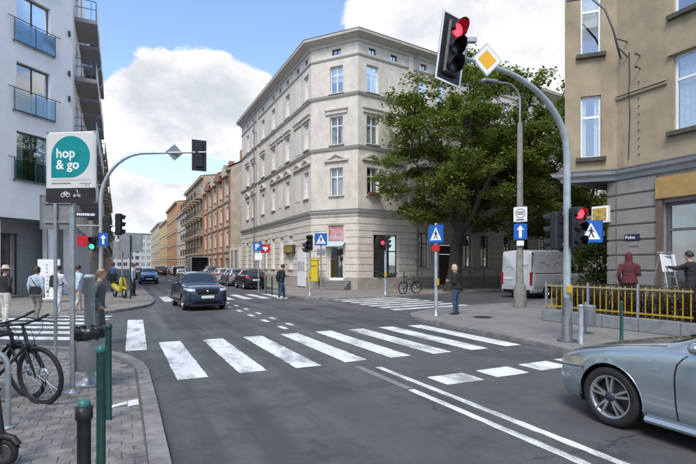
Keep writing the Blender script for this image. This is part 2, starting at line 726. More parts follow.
# far right corner
P4K = [(300, 10.0), (60, 10.0), (31.5, 10.0), (30.3, 9.6), (29.6, 8.6), (26.5, 8.35), (23.6, 8.3), (22.3, 8.5), (21.5, 9.0), (21.1, 9.9), (21.1, 11), (21.5, 13.8), (22.5, 18), (23.6, 22.2), (28.4, 58), (31, 80)]
pav4 = pavement('pavement_far_right', P4K, [(300, 80)], PAVE_F)


# ---- paving blocks of the near pavement: dog-bone blocks, the 300 nearest in view are separate parts
def inside(p, poly):
    c = False
    j = len(poly) - 1
    for i in range(len(poly)):
        a, b = poly[i], poly[j]
        if (a[1] > p[1]) != (b[1] > p[1]) and p[0] < (b[0] - a[0]) * (p[1] - a[1]) / (b[1] - a[1]) + a[0]:
            c = not c
        j = i
    return c


BW, BH = .20, .165


def block_mb(M=None, half=1.0):
    w, h, n = BW * half / 2 - .0025, BH / 2 - .0025, .005
    P = [(-w + .004, -h), (w - .004, -h), (w, -h + .004), (w - n * .5, 0), (w, h - .004), (w - .004, h), (-w + .004, h), (-w, h - .004), (-w + n * .5, 0), (-w, -h + .004)]
    mb = MB(M)
    lo = [Vector((x, y, -.03)) for x, y in P]
    hi = [Vector((x, y, -.0035)) for x, y in P]
    ti = [Vector((x * .965, y * .96, 0)) for x, y in P]
    mb.loft([lo, hi, ti], False, False)
    mb.add(ti, [tuple(range(len(P)))])
    return mb


bm_shared = block_mb().mesh('paving_block', BLOCKM)
bm_half = block_mb(None, .5).mesh('paving_block_half', BLOCKM)
inner1 = []
for (u, v) in P1K[:-1]:
    inner1.append((u, v))
poly1 = [(u - (.2 if u > 9 else 0) * (1 if v < .3 else 0), v - .185) for u, v in P1K] + [(10, -30), (-12, -30)]
cells = []
rows = 0
for i in range(int(10.5 / BH)):
    u = 1.6 + i * BH
    for j in range(60):
        v = .215 - BW / 2 - (j + (.5 if i % 2 else 0)) * BW
        ok = all(inside((u + a * BH * .5, v + b * BW * .5), poly1) for a in (-1, 1) for b in (-1, 1))
        p = uv(u, v)
        if not ok or p.y < 1.5 or abs(p.x) > .95 * p.y + 1.2:
            continue
        cells.append((p.length, p, 1.0))
    if i % 2 and u < 8.6:
        p = uv(u, .215 - BW / 4)
        cells.append((p.length, p, .5))
cells.sort(key=lambda c: c[0])
vis = [c for c in cells if c[1].y > 3.55 and -.77 < c[1].x / c[1].y]
vset = set(id(c) for c in vis[:300])
rest = MB()
for c in cells:
    p = c[1]
    M = T3(p.x, p.y, .058 + random.uniform(-.003, .003)) @ RZ(STREET - PI / 2 + random.uniform(-.012, .012)) @ RX(random.uniform(-.012, .012))
    if id(c) in vset:
        obj('paving_block', bm_shared if c[2] == 1 else bm_half, pav1, M)
    else:
        b = block_mb(M, c[2])
        rest.add(b.v, b.f)
tag(rest.build('paving_blocks', BLOCKM, pav1), kind='stuff')


# ---- painted markings: children of the road
def mark(name, pts, m=PAINT, z=.004):
    """slightly ragged sheet between four uv corners (u,v)"""
    a, b, c, e = [uv(*p) for p in pts]
    nu = max(2, int((b - a).length / .12))
    nv = max(1, int((e - a).length / .25))
    vs, fs = [], []
    for i in range(nu + 1):
        for j in range(nv + 1):
            p = a.lerp(b, i / nu).lerp(e.lerp(c, i / nu), j / nv)
            if i in (0, nu) or j in (0, nv):
                p = p + Vector((noise.noise(p * 7), noise.noise(p * 7 + Vector((9, 3, 1))), 0)) * .018
            vs.append((p.x, p.y, z))
    for i in range(nu):
        for j in range(nv):
            q = i * (nv + 1) + j
            fs.append((q, q + nv + 1, q + nv + 2, q + 1))
    me = bpy.data.meshes.new(name)
    me.from_pydata(vs, [], fs)
    me.materials.append(m)
    return obj(name, me, road)


def strip(name, u0, u1, v0, v1, m=PAINT):
    return mark(name, [(u0, v0), (u1, v0), (u1, v1), (u0, v1)], m)


for k in range(8):
    v0 = .78 + .95 * k
    strip('zebra_stripe', 7.48 + random.uniform(-.05, .05), 11.25 + random.uniform(-.05, .05), v0, v0 + .46)
mark('zebra_stripe', [(10.45, .1), (16.3, .22), (16.2, .66), (10.4, .5)])
for k in range(7):          # far crossing over the street
    v0 = 1.9 + .95 * k
    strip('zebra_stripe', 23.6, 27.4, v0, v0 + .46)
cu, cv = .134, .991
for k in range(7):          # crossing over the right arm
    u0 = 15.3 + .9 * k
    a, b = 9.55, 13.6
    mark('zebra_stripe', [(u0 + (a - 9.5) * .1, a), (u0 + .45 + (a - 9.5) * .1, a), (u0 + .45 + (b - 9.5) * .1, b), (u0 + (b - 9.5) * .1, b)])
def w2uv(x, y):
    return (DX * x + DY * y, DY * x - DX * y)


for k in range(6):          # crossing over the left arm, stripes along that arm
    y = 10.75 + .95 * k
    x1 = -6.15 - (y - 10.9) * .42
    mark('zebra_stripe', [w2uv(x1, y), w2uv(x1, y + .45), w2uv(x1 - 5.6, y + .85), w2uv(x1 - 5.6, y + .4)])
strip('lane_line', -8, 6.9, 3.91, 4.02)
strip('lane_line', -8, 5.45, 3.61, 3.72)
strip('faded_lane_line', 5.5, 7.1, 3.60, 3.73, FAINT)
for k, v0 in enumerate((4.28, 5.27, 6.26, 7.2)):
    mark('stop_line_block', [(5.43 + .03 * k, v0), (5.93 + .03 * k, v0), (5.93 + .03 * k, v0 + .7), (5.43 + .03 * k, v0 + .7)])
for k in range(6):
    strip('guide_dash', 12.1 + k * 1.75, 12.75 + k * 1.75, 4.0, 4.16)
    strip('guide_dash', 12.75 + k * 1.75, 13.3 + k * 1.75, 4.42, 4.56)
for k in range(18):
    strip('lane_dash', 31 + k * 8, 34 + k * 8, 5.05, 5.2)
mark('give_way_block', [(14.2, 14.2), (14.65, 14.2), (14.75, 15.2), (14.3, 15.2)])


def manhole(u, v, z, par, r=.3):
    mb = MB()
    mb.lathe([(r, 0), (r, .006), (r - .03, .008), (r - .035, .004), (.02, .005)], 24, None, False)
    for i in range(-3, 4):
        w = math.sqrt(max(0, (r - .05) ** 2 - (i * .065) ** 2))
        mb.box(-w, w, i * .065 - .012, i * .065 + .012, .003, .009)
    p = uv(u, v)
    mb.build('manhole_cover', mat('cast_iron', (.05, .05, .05), .6, .6, var=.2), par, T3(p.x, p.y, z))


manhole(17.2, 6.6, .002, road)
manhole(11.3, 10.3, PH - .004, pav3)
# worn pale patch and white parking square painted on the near pavement
pm = MB()
for (a, b, c, e) in (((98, 409), (128, 401), (128, 403.5), (98, 411.5)), ((127, 401), (138, 399), (139, 404.5), (128, 406.5))):
    q = [gp(x, y, .066) for x, y in (a, b, c, e)]
    pm.add([(p.x, p.y, .066) for p in q], [(0, 1, 2, 3)])
pm.build('painted_bay_corner', PAINT, pav1)


# repaired patches in the asphalt and a gully grate
PATCH = asphalt('patched_asphalt', .72)
PALE = asphalt('pale_asphalt', 1.3)
for (q, m_) in (([(13.2, 1.2), (17.5, 1.3), (17.4, 3.1), (13.3, 2.9)], PATCH), ([(18.4, 5.2), (20.6, 5.1), (20.8, 9.0), (18.6, 9.2)], PALE), ([(12.4, 6.0), (14.2, 6.1), (14.1, 7.4), (12.3, 7.3)], PATCH)):
    mark('asphalt_patch', q, m_, .002)
# gutter grit and small litter along the near kerb
rr = random.Random(12)
lt = MB()
for i in range(420):
    u = rr.uniform(2, 10.5)
    v = .42 + abs(rr.gauss(0, .12)) - (max(0, u - 9) * .45)
    p = uv(u, v)
    s_ = rr.uniform(.003, .012)
    lt.ell((p.x, p.y, s_ * .3), (s_, s_ * rr.uniform(.5, 1), s_ * .4), 5, 3)
tag(lt.build('gutter_grit', mat('grit', (.16, .14, .11), .9, var=.5, scale=60), road), kind='stuff')
# ------------------------------------------------------------------ building kit
class Frame:
    """facade frame: s runs along the wall with the outside on its left, o outwards, h up (root-local)"""
    def __init__(f, a, b, org):
        a = Vector((a[0], a[1], 0)); b = Vector((b[0], b[1], 0))
        f.L = (b - a).length
        d = (b - a).normalized()
        n = Vector((-d.y, d.x, 0))
        a = a - Vector((org[0], org[1], 0))
        f.M = Matrix(((d.x, n.x, 0, a.x), (d.y, n.y, 0, a.y), (0, 0, 1, 0), (0, 0, 0, 1)))


def wall(mb, F, s0, s1, h0, h1, ops, depth=.2):
    """wall sheet with real openings and reveals; ops = (s0,s1,h0,h1)"""
    mb.M = F.M
    S = sorted(set([s0, s1] + [x for o in ops for x in o[:2] if s0 < x < s1]))
    H = sorted(set([h0, h1] + [x for o in ops for x in o[2:4] if h0 < x < h1]))
    for a, b in zip(S, S[1:]):
        for c, e in zip(H, H[1:]):
            m = ((a + b) / 2, (c + e) / 2)
            if any(o[0] < m[0] < o[1] and o[2] < m[1] < o[3] for o in ops):
                continue
            mb.add([(a, 0, c), (b, 0, c), (b, 0, e), (a, 0, e)], [(0, 1, 2, 3)])
    for (a, b, c, e) in [o[:4] for o in ops]:
        d = -depth
        mb.add([(a, 0, c), (b, 0, c), (b, 0, e), (a, 0, e), (a, d, c), (b, d, c), (b, d, e), (a, d, e)],
               [(0, 4, 5, 1), (1, 5, 6, 2), (2, 6, 7, 3), (3, 7, 4, 0)])
    mb.M = None


WIN = {}


def win_meshes(w, H, style, fm, curtain):
    k = (round(w, 2), round(H, 2), style, fm.name, curtain)
    if k in WIN:
        return WIN[k]
    x = w / 2
    fr = MB()
    t, d = (.06, .05) if style != 'slim' else (.045, .05)
    fr.box(-x, -x + t, -d, 0, 0, H); fr.box(x - t, x, -d, 0, 0, H)
    fr.box(-x + t, x - t, -d, 0, 0, t); fr.box(-x + t, x - t, -d, 0, H - t, H)
    if style == 'cross':
        fr.box(-.04, .04, -d, .006, t, H - t)
        hh = H * .68
        fr.box(-x + t, -.04, -d, .006, hh - .035, hh + .035); fr.box(.04, x - t, -d, .006, hh - .035, hh + .035)
    elif style == 'tee':
        hh = H * .66
        fr.box(-x + t, x - t, -d, .006, hh - .04, hh + .04)
    elif style == 'two' or style == 'slim':
        fr.box(-.03, .03, -d, .006, t, H - t)
    elif style == 'tri':
        for q in (-w / 6, w / 6):
            fr.box(q - .03, q + .03, -d, .006, t, H - t)
        hh = H * .7
        for a_, b_ in ((-x + t, -w / 6 - .03), (-w / 6 + .03, w / 6 - .03), (w / 6 + .03, x - t)):
            fr.box(a_, b_, -d, .006, hh - .03, hh + .03)
    pn = MB().add([(-x + t, -.025, t), (x - t, -.025, t), (x - t, -.025, H - t), (-x + t, -.025, H - t)], [(0, 1, 2, 3)])
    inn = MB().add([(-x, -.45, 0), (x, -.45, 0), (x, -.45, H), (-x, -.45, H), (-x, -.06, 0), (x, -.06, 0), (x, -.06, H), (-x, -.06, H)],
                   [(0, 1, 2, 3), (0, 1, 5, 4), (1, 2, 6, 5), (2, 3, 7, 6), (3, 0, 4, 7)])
    cu = None
    if curtain:
        mb = MB()
        def sheet_c(a, b, lo, hi):
            n = max(4, int((b - a) / .05))
            P = [(a + (b - a) * i / n, -.13 + .018 * math.sin(i * 2.1)) for i in range(n + 1)]
            mb.add([(p, q, lo) for p, q in P] + [(p, q, hi) for p, q in P], [(i, i + 1, n + 2 + i, n + 1 + i) for i in range(n)], True)
        if curtain == 1:
            sheet_c(-x + t, -x + w * .3, t, H - t); sheet_c(x - w * .3, x - t, t, H - t)
        elif curtain == 2:
            sheet_c(-x + t, x - t, t, H - t)
        elif curtain == 3:
            sheet_c(-x + t, x - t, H * .45, H - t)
        cu = mb.mesh('curtain', CURTAIN)
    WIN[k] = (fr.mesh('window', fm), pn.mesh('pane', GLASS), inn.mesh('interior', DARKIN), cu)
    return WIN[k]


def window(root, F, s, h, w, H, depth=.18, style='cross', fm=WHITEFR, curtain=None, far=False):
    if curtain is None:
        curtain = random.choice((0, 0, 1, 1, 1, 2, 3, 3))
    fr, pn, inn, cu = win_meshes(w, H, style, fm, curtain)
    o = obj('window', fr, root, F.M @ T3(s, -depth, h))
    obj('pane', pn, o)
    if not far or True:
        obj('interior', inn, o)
    if cu:
        obj('curtain', cu, o)
    return o


def frame_box(name, F, s0, s1, o0, o1, h0, h1, m, root):
    return MB(F.M).box(s0, s1, o0, o1, h0, h1).build(name, m, root)


def moulding(path, prof, org, name, m, root):
    """sweep a profile (out,h) along plan points with the outside on the left, mitred"""
    P = [Vector((p[0] - org[0], p[1] - org[1], 0)) for p in path]
    nr = []
    for i in range(len(P)):
        ds = []
        if i > 0: ds.append((P[i] - P[i - 1]).normalized())
        if i < len(P) - 1: ds.append((P[i + 1] - P[i]).normalized())
        ns = [Vector((-d.y, d.x, 0)) for d in ds]
        b = sum(ns, Vector()).normalized()
        nr.append(b / max(.3, b.dot(ns[0])))
    rings = [[P[i] + nr[i] * o + Vector((0, 0, h)) for o, h in prof] for i in range(len(P))]
    mb = MB().loft(rings, True, False)
    return mb.build(name, m, root)


def courses(root, F, s0, s1, h0, h1, step, ops, m, proud=.045, gap=.05, name='rusticated_course'):
    n = max(1, round((h1 - h0) / step))
    st = (h1 - h0) / n
    for i in range(n):
        a, b = h0 + i * st + gap / 2, h0 + (i + 1) * st - gap / 2
        cut = sorted([(o[0], o[1]) for o in ops if o[2] < b and o[3] > a])
        x = s0
        for c, e in cut + [(s1, s1)]:
            mb = MB(F.M)
            if c - x > .06:
                e0 = .018
                lo = [(x, 0, a), (c, 0, a), (c, 0, b), (x, 0, b)]
                hi = [(x, proud, a + e0), (c, proud, a + e0), (c, proud, b - e0), (x, proud, b - e0)]
                mb.loft([lo, hi], False, False)
                mb.add(hi, [(0, 1, 2, 3)])
                mb.build(name, m, root)
            x = max(x, e)


# ------------------------------------------------------------------ pale corner tenement
PL = mat('grey_beige_plaster', (.61, .555, .48), .85, var=.09, scale=1.8, bump=.15, bscale=18, stain=.34, stainc=(.24, .21, .18))
PLT = mat('grey_beige_trim', (.53, .48, .42), .8, var=.08, scale=4, stain=.3, stainc=(.17, .15, .13))
PLD = mat('blind_panel_plaster', (.66, .61, .54), .85, var=.06, scale=3)
LEAD = mat('lead_flashing', (.13, .13, .135), .55, .3, var=.2)
PLI = mat('stone_plinth', (.34, .31, .275), .88, var=.14, scale=3, stain=.4, stainc=(.12, .11, .1))


def corner_tenement():
    B = Vector((.67, 31.0)); A = Vector((-2.59, 32.55))
    Ld = 20.6; Rd = 27.0
    FL = Vector((A.x + DX * Ld, A.y + DY * Ld))
    rx, ry = Vector((.843, .538)).normalized()
    FR = Vector((B.x + rx * Rd, B.y + ry * Rd))
    org = (-2, 33, 0)
    root = thing('corner_tenement', 'pale grey beige four storey tenement with cut corner and triangular window pediments', 'building', (org[0], org[1], PH))
    right, cham, left = Frame(FR, B, org), Frame(B, A, org), Frame(A, FL, org)
    path = [FR, B, A, FL]
    H0, H1, H2, H3, H4, HT = .72, 5.3, 9.6, 13.2, 15.8, 17.0
    # openings per facade: (s, h, w, H, kind)
    fl = ((6.4, 1.9), (9.9, 1.9), (13.4, 1.85))
    W = {'right': [], 'cham': [], 'left': []}
    for q, kind in ((.95, 'w'), (2.7, 'b'), (5.1, 'w'), (7.0, 'b'), (8.9, 'w'), (12.2, 'w'), (15.7, 'w'), (18.0, 'w')):
        for h, H in fl:
            W['left'].append((q, h, .95, H, kind))
        W['left'].append((q, 16.0, .62, .42, 'a'))
    for h, H in fl:
        W['cham'].append((1.62, h, .98, H, 'w'))
    W['cham'].append((1.62, 16.0, .7, .42, 'a'))
    rpos = ((1.2, 'w'), (3.05, 'b'), (5.8, 'w'), (7.6, 'w'), (10.4, 'w'), (12.3, 'w'), (15.2, 'w'), (17.1, 'w'), (20, 'w'), (22, 'w'), (25, 'w'))
    for t, kind in rpos:
        for h, H in fl:
            W['right'].append((Rd - t, h, .98, H, kind))
        W['right'].append((Rd - t, 16.0, .62, .42, 'a'))
    G = {'left': [(4.3, 1.35, 1.0, 2.6, 'w'), (6.6, 1.35, 1.0, 2.6, 'w'), (8.9, 1.35, 1.0, 2.6, 'w'), (11.2, 1.35, 1.0, 2.6, 'w'), (13.2, 1.35, .9, 2.6, 'w'), (15.8, 1.35, 1.0, 2.6, 'w'), (18.2, 1.35, 1.0, 2.6, 'w')],
         'cham': [(1.65, .62, 1.15, 3.75, 'door')],
         'right': [(Rd - 2.3, .78, 2.05, 2.95, 'shop')] + [(Rd - t, 1.5, 1.0, 2.5, 'w') for t in (5.75, 10.4, 12.4, 15.2, 17.3, 20, 22.2, 24.6)] + [(Rd - 8.0, .15, 1.3, 3.0, 'gate')]}
    for nm, F in (('right', right), ('cham', cham), ('left', left)):
        ops = [(s - w / 2, s + w / 2, h, h + H) for s, h, w, H, k in W[nm] + G[nm] if k != 'b']
        mb = MB()
        wall(mb, F, 0, F.L, 0, HT, ops, .2)
        mb.build('wall', PL, root)
        courses(root, F, 0.02, F.L - .02, H0 + .02, H1 - .42, .47, [(a - .12, b + .12, c, d + .06) for a, b, c, d in ops if c < 5], PL)
        # plinth with gaps at doors
        cut = sorted([(a, b) for a, b, c, d in ops if c < .7])
        x = 0
        for c, e in cut + [(F.L, F.L)]:
            if c - x > .1:
                frame_box('plinth', F, x, c, 0, .07, 0, H0, PLI, root)
            x = e
        for s, h, w, H, k in W[nm]:
            if k == 'w':
                window(root, F, s, h, w, H, .17)
                frame_box('window_sill', F, s - w / 2 - .1, s + w / 2 + .1, -.15, .12, h - .08, h - .005, PLT, root)
            elif k == 'b':
                frame_box('blind_panel', F, s - w / 2, s + w / 2, 0, .03, h, h + H, PLD, root)
            else:
                window(root, F, s, h, w, H, .15, 'two', GREYFR, 0)
            if k in 'wb' and h < 7:        # pediment over the first floor windows
                mb = MB(F.M)
                z, x, d, t = h + H + .42, w / 2 + .42, .16, .11
                mb.box(s - x, s + x, 0, d, z, z + t)
                for e in (-1, 1):
                    mb.add([(s + e * x, 0, z + t), (s + e * x, d, z + t), (s, d, z + .56), (s, 0, z + .56),
                            (s + e * (x - .28), 0, z + t), (s + e * (x - .28), d, z + t), (s, d, z + .42), (s, 0, z + .42)],
                           [(0, 1, 2, 3), (4, 7, 6, 5), (1, 5, 6, 2), (0, 3, 7, 4), (0, 4, 5, 1)])
                mb.add([(s - x + .2, .04, z + t), (s + x - .2, .04, z + t), (s, .04, z + .45)], [(0, 1, 2)])
                mb.build('pediment', PLT, root)
            elif k in 'wb' and 9 < h < 11:
                mb = MB(F.M)
                z, x = h + H + .42, w / 2 + .38
                mb.box(s - x, s + x, 0, .17, z, z + .11); mb.box(s - x + .06, s + x - .06, 0, .1, z - .26, z - .002)
                mb.build('hood_moulding', PLT, root)
        for s, h, w, H, k in G[nm]:
            if k == 'w':
                window(root, F, s, h, w, H, .17, 'cross', WHITEFR if nm == 'left' else GREYFR, 3 if nm == 'left' and random.random() < .4 else 0)
                frame_box('window_sill', F, s - w / 2 - .12, s + w / 2 + .12, -.15, .14, h - .1, h - .004, PLT, root)
            elif k == 'gate':
                d = MB(F.M).box(s - w / 2 + .02, s + w / 2 - .02, -.17, -.1, h, h + 2.3).box(s - w / 2 + .02, s + w / 2 - .02, -.16, -.12, h + 2.32, h + H - .02).build('gate_door', mat('brown_gate', (.07, .045, .03), .6), root)
                for e in (-1, 1):
                    for q in (.15, .95, 1.6):
                        MB(F.M).box(s + e * w / 4 - .22, s + e * w / 4 + .22, -.1, -.07, h + q, h + q + .55).build('door_panel', MC['brown_gate'], d)
    # string courses and cornice run round all three faces
    moulding(path, [(0, H1 - .35), (.06, H1 - .35), (.08, H1 - .2), (.16, H1 - .12), (.22, H1 - .05), (.24, H1 + .02), (0, H1 + .14)], org, 'string_course', PLT, root)
    moulding(path, [(.0, H1 + .14), (.245, H1 + .022), (.25, H1 + .035), (0, H1 + .16)], org, 'flashing', LEAD, root)
    for h in (H2, H3):
        moulding(path, [(0, h - .14), (.05, h - .14), (.13, h - .04), (.15, h + .02), (0, h + .1)], org, 'string_course', PLT, root)
        moulding(path, [(0, h + .1), (.155, h + .022), (.16, h + .034), (0, h + .12)], org, 'flashing', LEAD, root)
    moulding(path, [(0, H4 - .08), (.05, H4 - .08), (.1, H4 + .02), (0, H4 + .07)], org, 'string_course', PLT, root)
    moulding(path, [(0, HT - .35), (.08, HT - .35), (.12, HT - .2), (.3, HT - .12), (.5, HT - .02), (.62, HT + .02), (.64, HT + .16), (0, HT + .2)], org, 'cornice', PLT, root)
    moulding(path, [(.0, HT + .2), (.645, HT + .162), (.66, HT + .21), (0, HT + .42)], org, 'eaves_gutter', LEAD, root)
    # modillion blocks under the cornice would be too small to see; the roof behind
    back = Vector((FL.x + DY * 14, FL.y - DX * 14))
    back2 = Vector((FR.x - ry * 12, FR.y + rx * 12))
    mb = MB(T3(-org[0], -org[1], 0))
    ring = [FR, B, A, FL, back, back2]
    cen = sum(ring, Vector((0, 0))) / 6
    mb.loft([[Vector((p.x, p.y, HT + .2)) for p in ring], [Vector((*(p.lerp(cen, .45)), HT + 2.0)) for p in ring]], True, False)
    rf = mb.build('roof', mat('dark_roof', (.06, .058, .06), .7, var=.2), root)
    for q in ((-2, 40), (6, 42)):
        MB(T3(-org[0], -org[1], 0)).box(q[0], q[0] + .9, q[1], q[1] + .6, HT + .3, HT + 3.0).build('chimney', PLT, rf)
    mb = MB(T3(-org[0], -org[1], 0))
    for a, b in ((FL, back), (FR, back2)):
        mb.add([(a.x, a.y, 0), (b.x, b.y, 0), (b.x, b.y, HT), (a.x, a.y, HT)], [(0, 1, 2, 3)])
    mb.build('party_wall', PLI, root)
    # corner pilasters and drain pipes
    for F, s0, s1 in ((right, Rd - 4.75, Rd - 4.35), (left, 13.75, 14.1)):
        frame_box('pilaster', F, s0, s1, 0, .09, H1 + .17, HT - .36, PL, root)
    for F, s in ((right, Rd - 4.95), (left, 14.3)):
        mb = MB(F.M)
        mb.tube((s, .3, .3), (s, .3, HT - .1), .055, n=8)
        for h in (2, 5.8, 8.5, 11.5, 14.5):
            mb.box(s - .07, s + .07, 0, .36, h, h + .05)
        mb.build('drainpipe', mat('zinc_pipe', (.20, .205, .21), .45, .5, var=.15), root)
    # chamfer entrance
    s, w = 1.65, 1.15
    F = cham
    d = MB(F.M)
    for a, b, c, e in ((s - w / 2, s - w / 2 + .09, .62, 2.95), (s + w / 2 - .09, s + w / 2, .62, 2.95), (s - w / 2 + .09, s + w / 2 - .09, .62, .78), (s - w / 2 + .09, s + w / 2 - .09, 2.86, 2.95)):
        d.box(a, b, -.16, -.1, c, e)
    door = d.build('door', WHITEFR, root)
    MB(F.M).add([(s - w / 2 + .09, -.13, .78), (s + w / 2 - .09, -.13, .78), (s + w / 2 - .09, -.13, 2.86), (s - w / 2 + .09, -.13, 2.86)], [(0, 1, 2, 3)]).build('pane', GLASS, door)
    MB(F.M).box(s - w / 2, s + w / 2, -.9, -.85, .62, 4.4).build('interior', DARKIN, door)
    MB(F.M).tube((s - .35, -.06, 1.5), (s - .35, -.06, 1.9), .018, n=8).build('door_handle', CHROME, door)
    pm = mat('red_flower_poster', (.55, .16, .17), .5, var=.5, scale=3.1, c2=(.52, .47, .46), detail=8)
    MB(F.M).box(s - w / 2 + .02, s + w / 2 - .02, -.16, -.1, 3.3, 4.35).build('picture_panel', pm, root)
    aw = MB(F.M)
    aw.add([(s - .75, .0, 3.28), (s + .75, 0, 3.28), (s + .75, .55, 2.95), (s - .75, .55, 2.95), (s - .75, .0, 3.25), (s + .75, 0, 3.25), (s + .75, .55, 2.9), (s - .75, .55, 2.9)],
           [(0, 1, 2, 3), (4, 7, 6, 5), (3, 2, 6, 7), (0, 3, 7, 4), (1, 5, 6, 2)])
    aw.build('awning', mat('pale_awning', (.42, .5, .5), .5, var=.1), root)
    stp = mat('concrete_step', (.19, .18, .17), .85, var=.18, scale=5)
    for k in range(3):
        MB(F.M).bbox(s - 1.15 - .12 * (2 - k) * 0, s + 1.15, .07, .4 + .32 * (2 - k), .2 * k, .2 * k + .195, .02).build('step', stp, root)
    # shop window on the right face
    s = Rd - 2.3
    fr = MB(right.M)
    for a, b, c, e in ((-1.02, -.95, .78, 3.73), (.95, 1.02, .78, 3.73), (-.95, .95, .78, .86), (-.95, .95, 3.65, 3.73), (-.04, .04, .86, 2.55), (-.95, .95, 2.55, 2.63)):
        fr.box(s + a, s + b, -.15, -.08, c, e)
    sw = fr.build('shop_window', GREYFR, root)
    for a, b, c, e in ((-.95, -.04, .86, 2.55), (.04, .95, .86, 2.55), (-.95, .95, 2.63, 3.65)):
        MB(right.M).add([(s + a, -.12, c), (s + b, -.12, c), (s + b, -.12, e), (s + a, -.12, e)], [(0, 1, 2, 3)]).build('pane', GLASS, sw)
    MB(right.M).box(s - 1.02, s + 1.02, -1.0, -.95, .7, 3.75).build('interior', DARKIN, sw)
    fl_ = MB(right.M)
    rr = random.Random(3)
    for k in range(150):
        x, z = rr.uniform(-.9, .9), rr.uniform(.8, 1.1)
        a = rr.uniform(0, 6.3)
        c = Vector((s + x, rr.uniform(-.05, .18), z))
        e1 = Vector((math.cos(a), .3, math.sin(a))) * .07
        e2 = Vector((-math.sin(a), .4, math.cos(a))) * .05
        fl_.add([c - e1, c - e2, c + e1, c + e2], [(0, 1, 2, 3)])
    tag(fl_.build('window_box_plants', mat('window_plants', (.03, .06, .02), .7, var=.5, scale=20), root), kind='stuff')
    # small flower box on the first floor window of the right face
    MB(right.M).box(Rd - 1.2 - .45, Rd - 1.2 + .45, .12, .3, 6.38, 6.58).build('flower_box', mat('terracotta_box', (.16, .07, .05), .7), root)
    # yellow display box, white door with posters, on the left face near the corner
    F = left
    MB(F.M).box(3.1, 5.3, .05, .25, 2.55, 3.2).build('sign_box', mat('dark_sign_box', (.04, .035, .02), .5), root)
    MB(F.M).box(3.2, 5.2, .25, .262, 2.62, 3.13).build('sign_panel', mat('amber_sign', (.27, .18, .05), .5, var=.5, scale=6), root)
    dd = MB(F.M).box(.85, 2.5, .05, .12, .1, 2.75).build('notice_door', SIGNWHITE, root)
    for k in range(3):
        MB(F.M).box(.95 + .5 * k, 1.38 + .5 * k, .12, .13, 1.2, 1.9).build('notice', mat('grey_notice_%d' % k, (.5, .5 - .05 * k, .48), .6, var=.25, scale=11), dd)
    return root


corner_tenement()


# ------------------------------------------------------------------ white modern block on the left
WH = mat('white_render', (.80, .80, .81), .8, var=.04, scale=1.4, stain=.10, stainc=(.3, .3, .3))
GW = mat('grey_ground_floor', (.30, .31, .32), .7, var=.08)


